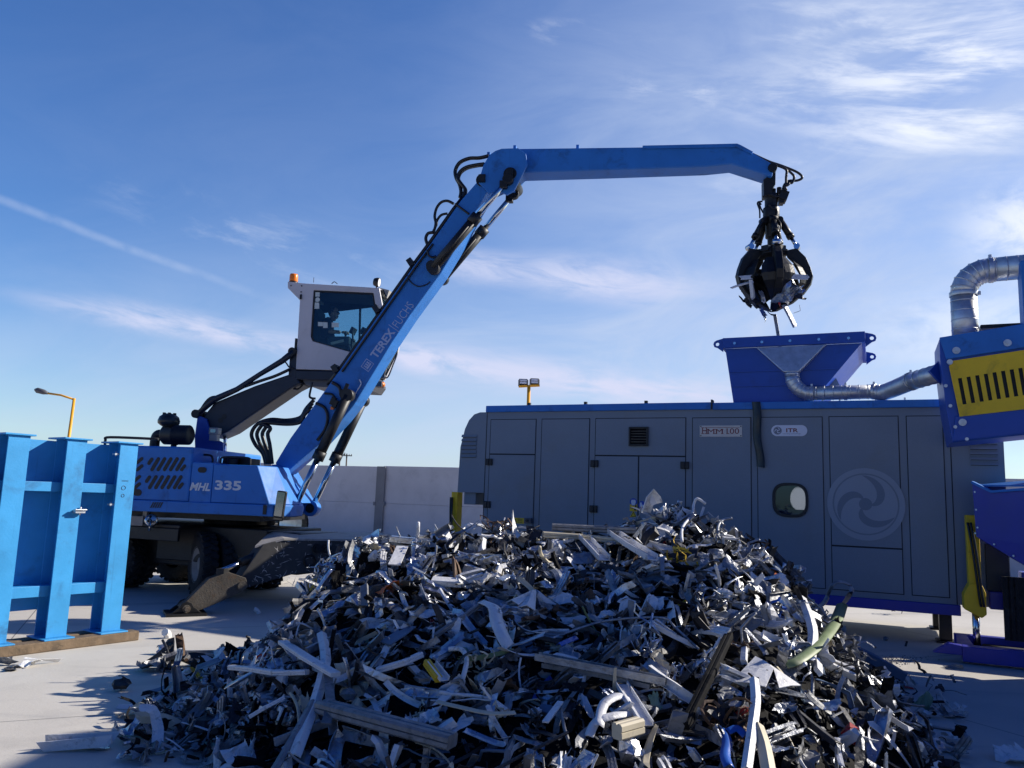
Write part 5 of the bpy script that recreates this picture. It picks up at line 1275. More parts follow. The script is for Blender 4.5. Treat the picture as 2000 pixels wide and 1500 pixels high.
    # mirror and side lamp on the front corner
    m = MB(); c_ = EL(*q(1118, 700), nb); rot = Matrix.Rotation(R(5), 3, 'Y'); m.box(c_, (0.16, 0.07, 0.43), rot); mo = m.build('mirror', 'black', t, bevel=0.02)
    m = MB(); m.box(c_ + Vector((0, -0.037, 0.005)), (0.13, 0.006, 0.38), rot); m.build('mirror_glass', 'mirror', mo)
    m = MB(); m.tube(catmull([EL(*q(x, y), nb + 0.02) for x, y in ((1012, 725), (1008, 785), (1030, 800), (1110, 806), (1135, 795), (1140, 700))], 5), 0.012, 6)
    p = EL(*q(1018, 735), nb + 0.0); m.box(p, (0.06, 0.06, 0.15)); m.build('mirror_arm', 'black', mo)
    m = MB(); p = EL(*q(1066, 737), nb + 0.05); m.lathe([(0, 0.05), (0.045, 0.04), (0.055, 0.0), (0.055, -0.04)], p, (0.3, -1, 0), 16); m.build('indicator_lamp', 'orange', t)
build_upper()

def build_boom():
    t = EXC
    L = [(537, 905), (567, 855), (662, 724), (742, 611), (807, 520), (842, 474), (884, 414), (900, 391), (934, 352)]
    Rr = [(958, 364), (925, 420), (897, 474), (862, 532), (802, 614), (766, 668), (692, 790), (668, 820), (627, 864), (577, 907), (556, 926)]
    bm_ = plate('boom', 'blue', L + Rr, -0.33, 0.12, t, bevel=0.02)
    nb = -0.33
    # writing on the boom
    o = EP(*c3(1600, 795), nb); e = EP(*c3(1765, 560), nb); X = Vector(e) - Vector(o); X.y = 0; U = Vector((-X.z, 0, X.x)).normalized()
    tx = X.normalized()
    hgt = 0.15
    b0 = Vector((o[0], nb, o[2])) - U * 0.03
    lettering('TEREX', bm_, 'faint_letter', b0, tx, U, width=X.length * 1.0, height=hgt, font_offset=0.03)
    p2 = Vector(EP(*c3(1785, 545), nb)) - U * 0.12
    m = MB(); s0 = b0 + tx * X.length * 1.065 + U * hgt * 0.5; m.bar(s0 - U * 0.11, s0 + U * 0.11, 0.010, 0.004, up=(0, 1, 0)); m.build('lettering', 'faint_letter', bm_)
    e2 = Vector(EP(*c3(1925, 345), nb)); wid = (e2 - Vector(EP(*c3(1785, 545), nb))).length
    lettering('FUCHS', bm_, 'faint_letter', b0 + tx * X.length * 1.14, tx, U, width=X.length * 0.84, height=hgt * 0.98, font_offset=-0.008)
    c_ = Vector(EP(*c3(1560, 842), nb)); m = MB(); hs = 0.085
    c_ = b0 - tx * 0.17 + U * hgt * 0.5
    fr = lambda x, y: c_ + tx * x + U * y + Vector((0, -0.002, 0))
    sq = lambda k: [(-k, -k), (k, -k), (k, k), (-k, k)]
    m.prism(sq(hs), lambda x, y, tt: c_ + tx * x + U * y + Vector((0, tt, 0)), -0.003, -0.001, holes=[sq(hs * 0.88)])
    m.prism([(-0.06, -0.045), (0.06, -0.045), (0.06, -0.02), (-0.06, -0.02)], lambda x, y, tt: c_ + tx * x + U * y + Vector((0, tt, 0)), -0.003, -0.001)
    for k in (-1, 0, 1):
        m.prism([(k * 0.04 - 0.018, -0.012), (k * 0.04 + 0.018, -0.012), (k * 0.04 + 0.007, 0.02), (k * 0.04 + 0.016, 0.045), (k * 0.04 - 0.016, 0.045), (k * 0.04 - 0.007, 0.02)], lambda x, y, tt: c_ + tx * x + U * y + Vector((0, tt, 0)), -0.003, -0.001)
    m.build('boom_emblem', 'faint_letter', bm_)
    # bosses on the boom side
    m = MB(); p = EL(*c3(1362, 1110), nb); m.cyl(p + Vector((0, -0.17, 0)), p + Vector((0, 0.8, 0)), 0.085, 20); m.box(p + Vector((0.03, -0.16, 0.12)), (0.06, 0.03, 0.12), Matrix.Rotation(R(20), 3, 'Y')); m.build('pin_boss', 'black_steel', bm_)
    m = MB(); p = EL(*c4(330, 1265), nb); m.cyl(p + Vector((0, -0.17, 0)), p + Vector((0, 0.8, 0)), 0.085, 20); m.build('pin_boss', 'black_steel', bm_)
    m = MB(); p = EL(*c4(815, 410), nb); m.box(p + Vector((0, -0.05, 0)), (0.12, 0.10, 0.14)); m.cyl(p + Vector((0, -0.02, 0)), p + Vector((0, 0.68, 0)), 0.12, 18); m.build('pin_boss', 'black_steel', bm_)
    m = MB(); m.tube(catmull([EL(*c3(x, y), nb - 0.01) for x, y in ((1465, 975), (1478, 1015), (1440, 1080), (1395, 1150))]), 0.012, 6); m.build('grab_rail', 'sign_white', bm_)
    # boom lift cylinders, one each side
    for s in (-0.50, 0.26):
        dy = s + 0.52
        top = EL(*c3(1362, 1110), -0.52) + Vector((0, dy, 0)); mid = EL(*c2(1368, 405), -0.52) + Vector((0, dy, 0)); bot = EL(*q_(1205, 728), -0.52) + Vector((0, dy, 0))
        d = (bot - top).normalized(); mid = top + d * (mid - top).length
        m = MB(); m.tube([top, mid - d * 0.02], 0.086, 18); m.tube([mid - d * 0.16, mid], 0.102, 18); m.cyl(top + Vector((0, -0.08, 0)), top + Vector((0, 0.08, 0)), 0.105, 20); cy = m.build('boom_cylinder', 'black', t)
        m = MB(); m.tube([mid, bot], 0.052, 16); m.build('rod', 'chrome', cy)
    # stick
    S1 = [(980, 291), (1020, 290), (1255, 287), (1440, 282), (1471, 298), (1513, 322), (1508, 345), (1492, 340), (1429, 320), (1380, 325), (1180, 332), (1020, 337), (1008, 352), (1000, 362), (985, 360), (958, 372), (936, 352), (944, 322), (956, 302), (968, 294)]
    st = plate('stick', 'blue', S1, -0.2, 0.2, t, bevel=0.02)
    for s in (-0.365, 0.33):                                          # cheeks of the elbow
        plate('elbow_cheek', 'blue', [(980, 290), (1012, 289), (1027, 300), (1030, 320), (1018, 345), (1004, 372), (990, 380), (972, 372), (955, 378), (934, 356), (944, 322), (956, 302), (968, 294)], s - 0.03, s + 0.03, st, bevel=0.01)
    plate('top_plate', 'blue', [(1255, 284), (1440, 280), (1447, 283), (1471, 296), (1468, 301), (1440, 287), (1255, 290)], -0.24, 0.24, st, bevel=0.006)
    m = MB()
    p = EL(*c4(1080, 345), -0.4); m.box(p + Vector((0, -0.03, 0)), (0.12, 0.1, 0.14)); m.cyl(p, p + Vector((0, 0.8, 0)), 0.12, 18)
    for x, y in ((1175, 230), (1175, 318)): p = EL(*c4(x, y), -0.2); m.box(p + Vector((0, -0.05, 0)), (0.10, 0.12, 0.08))
    m.build('valve_block', 'black_steel', st, bevel=0.01)
    m = MB()
    for x, y in ((875, 160), (1130, 95), (1742, 90)): p = EL(*c4(x, y), 0); m.box(p, (0.05, 0.1, 0.06))
    each(m, 'hose_clip', 'blue', st)
    # stick cylinders
    for s, dx, dy in ((-0.44, 0, 0), (0.22, 38, 78)):
        bot = EL(*c4(330, 1265), -0.46) + Vector((0, s + 0.46, 0)); top = EL(*c4(1060, 400), -0.46) + Vector((0, s + 0.46, 0))
        d = (top - bot).normalized(); mid = bot + d * ((EL(*c4(755, 760), -0.46) - EL(*c4(330, 1265), -0.46)).length)
        m = MB(); m.tube([bot, mid], 0.086, 18); m.tube([mid - d * 0.15, mid + d * 0.02], 0.104, 18); m.cyl(bot + Vector((0, -0.07, 0)), bot + Vector((0, 0.07, 0)), 0.11, 20); m.tube([bot + d * 0.15 + Vector((0, -0.1, -0.05)), mid - d * 0.2 + Vector((0, -0.1, -0.05))], 0.018, 8); cy = m.build('stick_cylinder', 'black', t)
        m = MB(); m.tube([mid, top], 0.048, 16); m.build('rod', 'chrome', cy)
        m = MB(); m.cyl(top + Vector((0, -0.06, 0)), top + Vector((0, 0.06, 0)), 0.095, 18); m.box(top - d * 0.12, (0.13, 0.11, 0.13)); m.build('rod_eye', 'black_steel', cy, bevel=0.008)
    # hoses
    def hose(px, b, r, name='hydraulic_hose', par=t, cf=c4, k=6):
        m = MB()
        for i, bb in enumerate(b if isinstance(b, (list, tuple)) else [b]):
            m.tube(catmull([EL(*cf(x + 4 * i, y + 5 * i), bb) for x, y in px], k), r, 8)
        return m.build(name, 'hose', par)
    hose([(870, 170), (780, 190), (680, 195), (590, 235), (545, 310), (552, 385), (585, 450), (600, 520), (590, 580)], [-0.1, 0.05], 0.030)
    hose([(830, 250), (740, 262), (650, 285), (590, 330), (570, 390), (600, 440), (640, 500), (620, 570), (590, 610)], [-0.15, -0.02, 0.1], 0.032)
    hose([(530, 640), (470, 612), (410, 625), (365, 680), (345, 760), (355, 830), (340, 900), (320, 930)], -0.1, 0.026)
    hose([(470, 735), (410, 750), (370, 800), (360, 850), (330, 910)], -0.05, 0.024)
    hose([(330, 920), (280, 930), (258, 980), (275, 1040)], -0.1, 0.030)
    hose([(545, 640), (600, 680), (680, 740)], -0.36, 0.018)
    hose([(270, 1090), (285, 1140), (320, 1160), (355, 1150)], [-0.37, -0.40], 0.016)
    hose([(80, 1340), (110, 1400), (180, 1445), (260, 1430), (300, 1400)], -0.345, 0.010)
    for i, (off, r_) in enumerate(((0, 0.035), (14, 0.028), (26, 0.022))):    # bundle running up the back of the boom
        m = MB(); pts = [(640 + off * 0.6, 752 + off * 0.5), (664 + off * 0.5, 720 + off * 0.4), (744, 607 + off * 0.4), (808, 516 + off * 0.4), (842, 470 + off * 0.3), (886, 408 + off * 0.3), (904, 385)]
        m.tube([EL(*p, -0.22 + 0.14 * i) for p in pts], r_, 8); m.build('hydraulic_hose', 'hose', t)
    m = MB(); m.tube([EL(*p, -0.36) for p in ((668, 726), (748, 613), (812, 522), (846, 476))], 0.022, 8)
    for p in ((663, 724), (742, 609), (808, 519)):
        c_ = EL(*p, -0.1); m.box(c_, (0.10, 0.5, 0.14), Matrix.Rotation(R(-35), 3, 'Y'))
    m.build('hose_clamp', 'hose', t, bevel=0.01)
    for i in range(4):
        hose([(1340 - 8 * i, 5 + 20 * i), (1290 - 4 * i, 60 + 14 * i), (1250, 120 + 10 * i), (1160, 140 + 8 * i), (1050 - 22 * i, 135 + 6 * i), (965 - 2 * i + 30 * i, 165 + 8 * i), (925 + 36 * i, 230), (950 + 32 * i, 300), (1000 + 18 * i, 360), (1020 + 14 * i, 430)], 0.12 - 0.12 * i, 0.036, cf=c2)
    hose([(1060, 1000), (1035, 1110), (1050, 1135), (1085, 1140)], -0.2, 0.02, cf=c3)
    hose([(1230, 1000), (1290, 1040), (1310, 1120), (1350, 1165)], -0.38, 0.030, cf=c3)
    hose([(1090, 1180), (1160, 1215), (1190, 1290), (1170, 1400), (1100, 1500)], -0.36, 0.026, cf=c3)
    hose([(1165, 1095), (1230, 1105), (1260, 1150)], -0.37, 0.020, cf=c3)
    m = MB()
    for x, y in ((1265, 1190), (1245, 1165)): p = EL(*c3(x, y), -0.35); m.box(p + Vector((0, -0.04, 0)), (0.08, 0.08, 0.14), Matrix.Rotation(R(20), 3, 'Y'))
    m.build('valve_block', 'black_steel', t, bevel=0.008)
    m = MB(); p = EL(*c3(1240, 1225), -0.35); m.box(p + Vector((0, -0.04, 0)), (0.05, 0.05, 0.05)); m.build('valve_cap', 'orange', t)
    for i in range(3):                                                # whips at the stick tip
        hose([(345 + 20 * i, 118 + 14 * i), (470, 175 + 5 * i), (560 + 15 * i, 205 + 12 * i), (680 - 40 * i, 255 + 10 * i), (718 - 60 * i, 295), (680 - 40 * i, 318 + 18 * i), (620, 320 + 10 * i), (585, 350), (572 + 14 * i, 392)], 0.1 - 0.12 * i, 0.022, cf=c5)
q_ = c2
build_boom()

def build_grapple():
    t = EXC
    P = lambda x, y, b=0.0: EL(*c5(x, y), b)
    g = MB(); c0 = P(480, 260); 
    g.cyl(c0 + Vector((0, -0.24, 0)), c0 + Vector((0, 0.24, 0)), 0.075, 16)
    poly = [EA(*c5(x, y), -0.12) for x, y in ((470, 215), (505, 210), (520, 235), (518, 345), (500, 365), (490, 430), (430, 430), (428, 310), (455, 290))]
    g.prism(poly, FN, -0.12, 0.12)
    ax = P(475, 430).x
    zt, zm, zb = P(475, 430).z, P(475, 520).z, P(475, 600).z
    g.lathe([(0, zt + 0.02), (0.11, zt + 0.02), (0.125, zt - 0.02), (0.125, zt - 0.06), (0.105, zt - 0.07), (0.105, zm), (0.135, zm - 0.02), (0.135, zb), (0.10, zb - 0.03), (0.10, zb - 0.35), (0, zb - 0.35)], (ax + 0.02, 0, 0), (0, 0, 1), 20)
    g.box(P(575, 440), (0.14, 0.2, 0.16), Matrix.Rotation(R(20), 3, 'Y')); g.cyl(P(545, 370), P(545, 420), 0.04, 10); g.cyl(P(505, 380), P(505, 420), 0.035, 10); g.box(P(560, 480), (0.08, 0.16, 0.08))
    gr = g.build('grapple', 'black_steel', t, bevel=0.006)
    zc = P(490, 610).z; cx = P(492, 1000).x
    zh = P(490, 860).z
    h = MB(); h.lathe([(0, zh + 0.10), (0.12, zh + 0.10), (0.22, zh + 0.03), (0.24, zh - 0.06), (0.10, zh - 0.12), (0, zh - 0.12)], (cx, 0, 0), (0, 0, 1), 20); h.cyl((cx, 0, zc), (cx, 0, zh), 0.07, 14)
    for k in range(5):
        a = -math.pi / 2 + 2 * math.pi * (k + 0.5) / 5; d = Vector((math.cos(a), math.sin(a), 0)); h.box(Vector((cx, 0, zh + 0.02)) + d * 0.19, (0.13, 0.13, 0.10), Matrix.Rotation(a, 3, 'Z'))
    h.build('hub', 'black_steel', gr, bevel=0.008)
    Rm = (P(795, 1060).x - P(195, 1060).x) / 2
    zmx = P(490, 1060).z; zbt = P(490, 1300).z
    zl = P(680, 850).z
    for k in range(5):
        a = -math.pi / 2 + R(2) + 2 * math.pi * k / 5; d = Vector((math.cos(a), math.sin(a), 0)); n_ = Vector((-d.y, d.x, 0)); c_ = Vector((cx, 0, 0))
        pr = [(0.22, zh), (0.34, zl + 0.0), (0.40, zl), (0.52 * Rm / 0.62, zl - 0.16), (Rm * 0.95, zmx + 0.13), (Rm, zmx), (Rm * 0.95, zmx - 0.13), (Rm * 0.78, zmx - 0.28), (Rm * 0.5, zbt + 0.12), (0.06, zbt)]
        inn = [(0.14, zbt + 0.13), (Rm * 0.44, zbt + 0.24), (Rm * 0.66, zmx - 0.20), (Rm * 0.76, zmx - 0.02), (Rm * 0.72, zmx + 0.12), (Rm * 0.55, zl - 0.24), (0.24, zh - 0.10)]
        m = MB(); m.prism(pr + inn, lambda x, y, tt: c_ + d * x + n_ * tt + Vector((0, 0, y)), -0.055, 0.055); tn = m.build('tine', 'black_steel', gr, bevel=0.006)
        sh = MB(); rows = []
        prof = [(Rm * 0.60, zl - 0.20, 0.17), (Rm * 0.80, zmx + 0.12, 0.27), (Rm * 0.90, zmx - 0.03, 0.29), (Rm * 0.86, zmx - 0.15, 0.25), (Rm * 0.70, zmx - 0.27, 0.17), (Rm * 0.45, zbt + 0.13, 0.08)]
        for rr_, z, hw in prof:
            row = []
            for j in range(7):
                s = (j - 3) / 3; ang = s * hw / rr_
                dd = Vector((math.cos(a + ang), math.sin(a + ang), 0)); row.append(c_ + dd * rr_ * (1 - 0.05 * s * s) + Vector((0, 0, z)))
            rows.append(row)
        vs = [p for r_ in rows for p in r_]; N = len(vs); ins = [c_ + (p - c_ - Vector((0, 0, p.z))) * 0.955 + Vector((0, 0, p.z)) for p in vs]
        fs = [(i * 7 + j, i * 7 + j + 1, (i + 1) * 7 + j + 1, (i + 1) * 7 + j) for i in range(5) for j in range(6)]
        edge = [(j, j + 1, j + 1 + N, j + N) for j in range(6)] + [(35 + j, 35 + j + N, 36 + j + N, 36 + j) for j in range(6)] + [(i * 7, i * 7 + N, (i + 1) * 7 + N, (i + 1) * 7) for i in range(5)] + [(i * 7 + 6, (i + 1) * 7 + 6, (i + 1) * 7 + 6 + N, i * 7 + 6 + N) for i in range(5)]
        sh.add(vs + ins, fs + [tuple(q + N for q in reversed(f)) for f in fs] + edge, sm=False); sh.build('shell', 'black_steel', tn)
        top = c_ + d * 0.14 + Vector((0, 0, zc - 0.04)); bot = c_ + d * 0.40 + Vector((0, 0, zl + 0.04)); md = top.lerp(bot, 0.66); dv = (bot - top).normalized()
        m = MB(); m.tube([top, md], 0.055, 12); m.tube([md - dv * 0.07, md], 0.063, 12); m.cyl(top - n_ * 0.07, top + n_ * 0.07, 0.06, 12); m.tube(catmull([top + n_ * 0.06, top + n_ * 0.09 + dv * 0.15 + d * 0.05, md + n_ * 0.07 - dv * 0.05]), 0.014, 6); cy = m.build('grapple_cylinder', 'black_steel', gr)
        m = MB(); m.tube([md, bot], 0.030, 12); m.cyl(bot - n_ * 0.07, bot + n_ * 0.07, 0.05, 12); m.build('rod', 'chrome', cy)
    m = MB()
    for px in (((400, 600), (398, 540), (382, 490), (395, 478), (410, 500)), ((425, 560), (405, 520), (395, 480), (420, 475)), ((470, 500), (500, 530), (530, 540), (520, 600)), ((420, 440), (470, 420), (520, 440), (545, 430)), ((500, 620), (530, 640), (525, 700))):
        m.tube(catmull([P(x, y, -0.13) for x, y in px]), 0.014, 6)
    m.build('hydraulic_hose', 'hose', gr)
    return cx, zmx, zbt, Rm
GRAP = build_grapple()

def build_cab():
    t = EXC
    nb, fb = 0.42, 1.55
    side = [c3(*p) for p in ((845, 131), (980, 146), (1635, 186), (1680, 430), (1650, 640), (1525, 903), (915, 886), (950, 292), (845, 186))]
    win = [c3(*p) for p in ((1070, 206), (1585, 230), (1630, 520), (1620, 690), (1560, 770), (1400, 738), (1370, 734), (1060, 645), (1045, 605))]
    A = lambda pts, b: [EA(x, y, b) for x, y in pts]
    sp = A(side, nb); wp = A(win, nb)
    m = MB(); m.prism(sp, FN, nb, nb + 0.05, holes=[wp]); cab = m.build('cab', 'cab_white', t, bevel=0.012)
    farw = A([c3(*p) for p in ((1128, 338), (1610, 354), (1640, 640), (1560, 745), (1400, 735), (1190, 640), (1122, 560))], fb - 0.03)
    m = MB(); m.prism(sp, FN, fb - 0.05, fb, holes=[farw]); m.build('cab_side', 'cab_white', cab)
    m = MB(); m.prism([(x, y) for x, y in sp[1:8]], FN, fb - 0.056, fb - 0.051, holes=[farw]); m.build('lining', 'seat_cloth', cab)
    m = MB(); g = A(win, nb); m.prism([(sum(p[0] for p in g) / len(g) + (x - sum(p[0] for p in g) / len(g)) * 0.995, sum(p[1] for p in g) / len(g) + (y - sum(p[1] for p in g) / len(g)) * 0.995) for x, y in g], FN, nb + 0.012, nb + 0.017); wn = m.build('side_window', 'cab_glass', cab)
    def shrink(k): cx_ = sum(p[0] for p in g) / len(g); cy_ = sum(p[1] for p in g) / len(g); return [(cx_ + (x - cx_) * k, cy_ + (y - cy_) * k) for x, y in g]
    m = MB(); m.prism(shrink(0.999), FN, nb + 0.004, nb + 0.011, holes=[shrink(0.955)]); m.build('window_seal', 'seal', wn)
    m = MB()
    for (x0, y0, x1, y1) in ((1085, 222, 1122, 262), (1072, 312, 1118, 366), (1108, 480, 1150, 516), (1152, 482, 1190, 532), (1226, 485, 1286, 526)):
        p = A([c3(x0, y0), c3(x1, y0 + 2), c3(x1, y1), c3(x0, y1)], nb + 0.011); m.prism(p, FN, nb + 0.009, nb + 0.0115)
    cc = EA(*c3(1104, 288), nb + 0.011); m.prism([(cc[0] + 0.045 * math.cos(2 * math.pi * k / 20), cc[1] + 0.045 * math.sin(2 * math.pi * k / 20)) for k in range(20)], FN, nb + 0.009, nb + 0.0115)
    m.build('sticker', 'paper', wn)
    m = MB(); m.prism(farw, FN, fb - 0.035, fb - 0.030); fw = m.build('side_window', 'cab_glass', cab)
    m = MB(); p0, p1 = EL(*c3(1472, 340), fb - 0.06), EL(*c3(1462, 745), fb - 0.06); m.bar(p0, p1, 0.035, 0.035); m.build('window_bar', 'seat_cloth', fw)
    # roof, rear wall, front, floor
    z = lambda p: p[1]
    def span(i, j, name, mat, tk=0.04, par=cab, y0=nb + 0.051, y1=fb - 0.057, inset=0.0):
        (x0, z0), (x1, z1) = sp[i], sp[j]; d = Vector((x1 - x0, 0, z1 - z0)).normalized(); n_ = Vector((d.z, 0, -d.x)) * tk
        m = MB(); p = [Vector((x0, y0, z0)), Vector((x1, y0, z1)), Vector((x1, y1, z1)), Vector((x0, y1, z0))]
        m.hexa([q + n_ * 0 for q in p] + [q + n_ for q in p]); return m.build(name, mat, par)
    span(0, 1, 'roof', 'cab_white', 0.04); span(1, 2, 'roof', 'cab_white', 0.04)
    m = MB(); (x0, z0), (x1, z1) = sp[1], sp[2]; m.hexa([(x0, nb + 0.06, z0 - 0.10), (x1, nb + 0.06, z1 - 0.10), (x1, fb - 0.06, z1 - 0.10), (x0, fb - 0.06, z0 - 0.10), (x0, nb + 0.06, z0 - 0.045), (x1, nb + 0.06, z1 - 0.045), (x1, fb - 0.06, z1 - 0.045), (x0, fb - 0.06, z0 - 0.045)]); m.build('headliner', 'seat_cloth', cab)
    span(6, 7, 'rear_wall', 'cab_white', 0.04); span(7, 8, 'rear_wall', 'cab_white', 0.03); span(8, 0, 'roof_visor', 'navy', 0.03)
    m = MB(); (x0, z0), (x1, z1) = sp[6], sp[7]; m.hexa([(x0 + 0.05, nb + 0.06, z0), (x0 + 0.08, nb + 0.06, z0), (x0 + 0.08, fb - 0.06, z0), (x0 + 0.05, fb - 0.06, z0), (x1 + 0.05, nb + 0.06, z1 - 0.02), (x1 + 0.08, nb + 0.06, z1 - 0.02), (x1 + 0.08, fb - 0.06, z1 - 0.02), (x1 + 0.05, fb - 0.06, z1 - 0.02)]); m.build('lining', 'seat_cloth', cab)
    for i, j in ((2, 3), (3, 4), (4, 5)):
        (x0, z0), (x1, z1) = sp[i], sp[j]; m = MB(); p = [Vector((x0 - 0.01, nb + 0.055, z0)), Vector((x1 - 0.01, nb + 0.055, z1)), Vector((x1 - 0.01, fb - 0.06, z1)), Vector((x0 - 0.01, fb - 0.06, z0))]
        m.hexa(p + [q + Vector((-0.006, 0, 0)) for q in p]); m.build('windscreen', 'cab_glass', cab)
    m = MB(); (x0, z0), (x1, z1) = sp[6], sp[5]; zb = min(z0, z1)
    rbox(m, x0, x1, zb - 0.0, zb + 0.05, nb + 0.055, fb - 0.06); m.build('floor', 'seat_cloth', cab)
    bz = EA(*c3(1000, 975), nb)[1]
    m = MB(); rbox(m, x0 + 0.002, x1 - 0.03, bz, zb - 0.002, nb + 0.01, fb); m.build('cab_base', 'navy', cab, bevel=0.015)
    m = MB(); u = [EA(*c3(x, y), nb + 0.1) for x, y in ((970, 976), (1000, 1020), (1060, 1036), (1520, 1056), (1560, 1000), (1560, 976))]
    m.prism(u, FN, nb + 0.1, fb - 0.1); m.build('underside', 'lamp_grey', cab, bevel=0.01)
    m = MB(); p0 = EL(*c3(895, 760), nb + 0.05); p1 = EL(*c3(890, 960), nb + 0.05); rbox(m, p0.x - 0.06, x0 + 0.0, p1.z, p0.z, nb + 0.03, fb - 0.4); m.build('mount', 'navy', cab, bevel=0.01)
    # roof furniture
    m = MB(); p = EL(*c3(897, 125), 0.55); m.lathe([(0.075, -0.02), (0.08, 0.0), (0.078, 0.10), (0.07, 0.125), (0.0, 0.13)], p, (0, 0, 1), 20); bc = m.build('beacon', 'orange', cab)
    m = MB(); m.cyl(p + Vector((0, 0, -0.07)), p + Vector((0, 0, -0.02)), 0.085, 18); m.build('beacon_base', 'black', bc)
    m = MB(); p = EL(*c3(1614, 138), 0.6); m.lathe([(0.0, -0.06), (0.07, -0.05), (0.088, 0.0), (0.088, 0.05), (0.08, 0.055)], p, (1, 0, -0.15), 18); m.cyl(p + Vector((0, 0, -0.12)), p, 0.014, 8); wk = m.build('work_lamp', 'black', cab)
    m = MB(); m.lathe([(0.08, 0.0), (0.0, 0.01)], p + Vector((0.05, 0, -0.006)), (1, 0, -0.15), 18); m.build('lens', 'sign_white', wk)
    m = MB(); p = EL(*c3(1069, 140), 0.7); m.cyl(p, p + Vector((0, 0, 0.10)), 0.005, 6); m.tube(catmull([EL(*c3(x, y), 0.8) for x, y in ((1225, 152), (1248, 134), (1275, 152))]), 0.008, 6); m.build('aerial', 'black', cab)
    m = MB(); p = EL(*c3(962, 265), nb); m.box(p + Vector((0, -0.012, 0)), (0.035, 0.025, 0.09))
    for x, y in ((876, 168), (968, 170), (963, 222)): p = EL(*c3(x, y), nb); m.cyl(p, p + Vector((0, -0.012, 0)), 0.013, 8)
    p = EL(*c3(925, 670), nb); m.box(p + Vector((-0.03, 0.05, 0)), (0.035, 0.08, 0.22)); each(m, 'fitting', 'black', cab)
    # rack behind the boom: grey visor on the roof front, mirror bracket and rail at the nose
    m = MB(); p0, p1 = EL(*c3(1650, 200), 0.75), EL(*c3(1720, 215), 0.75); m.hexa([(p0.x, 0.6, p0.z), (p1.x + 0.05, 0.6, p1.z - 0.02), (p1.x + 0.05, 1.5, p1.z - 0.02), (p0.x, 1.5, p0.z)] + [(p0.x, 0.6, p0.z - 0.22), (p1.x, 0.6, p1.z - 0.22), (p1.x, 1.5, p1.z - 0.22), (p0.x, 1.5, p0.z - 0.22)]); m.build('front_visor', 'dusty_steel', cab)
    m = MB()
    for k in range(4): m.tube([EL(*c3(1645 + 12 * k, 205), 0.5 + 0.05 * k), EL(*c3(1680 + 10 * k, 285), 0.5 + 0.05 * k)], 0.012, 6)
    m.build('wiper_rod', 'black', cab)
    m = MB(); m.tube(catmull([EL(*c3(x, y), 0.5) for x, y in ((1760, 690), (1790, 745), (1750, 860), (1715, 945), (1690, 962), (1660, 955))], 6), 0.014, 8); m.build('grab_rail', 'lamp_grey', cab)
    m = MB(); p = EL(*c3(1662, 950), 0.5); m.box(p, (0.10, 0.1, 0.07)); m.cyl(EL(*c3(1690, 880), 0.5), EL(*c3(1665, 950), 0.5), 0.03, 8); m.box(EL(*c3(1640, 1020), 0.5), (0.14, 0.2, 0.10)); m.build('step_bracket', 'lamp_grey', cab, bevel=0.008)
    m = MB(); p = EL(*c3(1660, 1020), 0.47); m.lathe([(0, 0.04), (0.05, 0.03), (0.055, -0.03)], p, (0.6, -0.8, 0), 14); m.build('indicator_lamp', 'orange', cab)
    # seat, consoles
    sb = 0.98
    m = MB(); p = [EA(*c3(x, y), sb) for x, y in ((1052, 375), (1120, 360), (1150, 460), (1165, 640), (1380, 650), (1390, 690), (1200, 730), (1060, 690))]; m.prism(p, FN, sb - 0.22, sb + 0.22)
    fl = EA(*c3(1200, 880), sb)[1]; q0 = EL(*c3(1240, 700), sb); m.box((q0.x, sb, (q0.z + fl) / 2), (0.4, 0.36, q0.z - fl)); m.build('seat', 'seat_cloth', cab, bevel=0.03)
    m = MB(); c_ = EL(*c3(1290, 640), sb - 0.30); m.box(c_, (0.42, 0.10, 0.14)); c2_ = EL(*c3(1345, 600), sb - 0.30); m.cyl(c2_ + Vector((0, 0, -0.08)), c2_ + Vector((0, 0, 0.02)), 0.016, 8); m.ball(c2_ + Vector((0, 0, 0.04)), (0.03, 0.03, 0.05)); c3_ = EL(*c3(1275, 652), sb - 0.36); m.build('console', 'green_black', cab, bevel=0.01)
    m = MB(); m.bar(EL(*c3(1220, 668), sb - 0.36), EL(*c3(1330, 640), sb - 0.36), 0.03, 0.05); m.build('armrest', 'dusty_steel', cab)
    m = MB(); c_ = EL(*c3(1410, 558), sb); rot = Matrix.Rotation(R(25), 3, 'Y'); m.box(c_, (0.06, 0.20, 0.13), rot); m.tube([c_, EL(*c3(1405, 640), sb), EL(*c3(1400, 760), sb)], 0.02, 8); c_ = EL(*c3(1405, 640), sb - 0.1); m.ball(c_, (0.06, 0.06, 0.04)); c_ = EL(*c3(1500, 560), sb); m.box(c_, (0.09, 0.1, 0.14), rot); m.box(EL(*c3(1380, 690), sb), (0.22, 0.3, 0.18)); m.build('monitor', 'black', cab, bevel=0.01)
    # the driver
    pr = thing('person', 'driver in dark clothes and sunglasses sitting in the raised cab, hand on the lever', 'person', EF.o, EF.rz)
    def S(x, y, b): return EL(*c3(x, y), b)
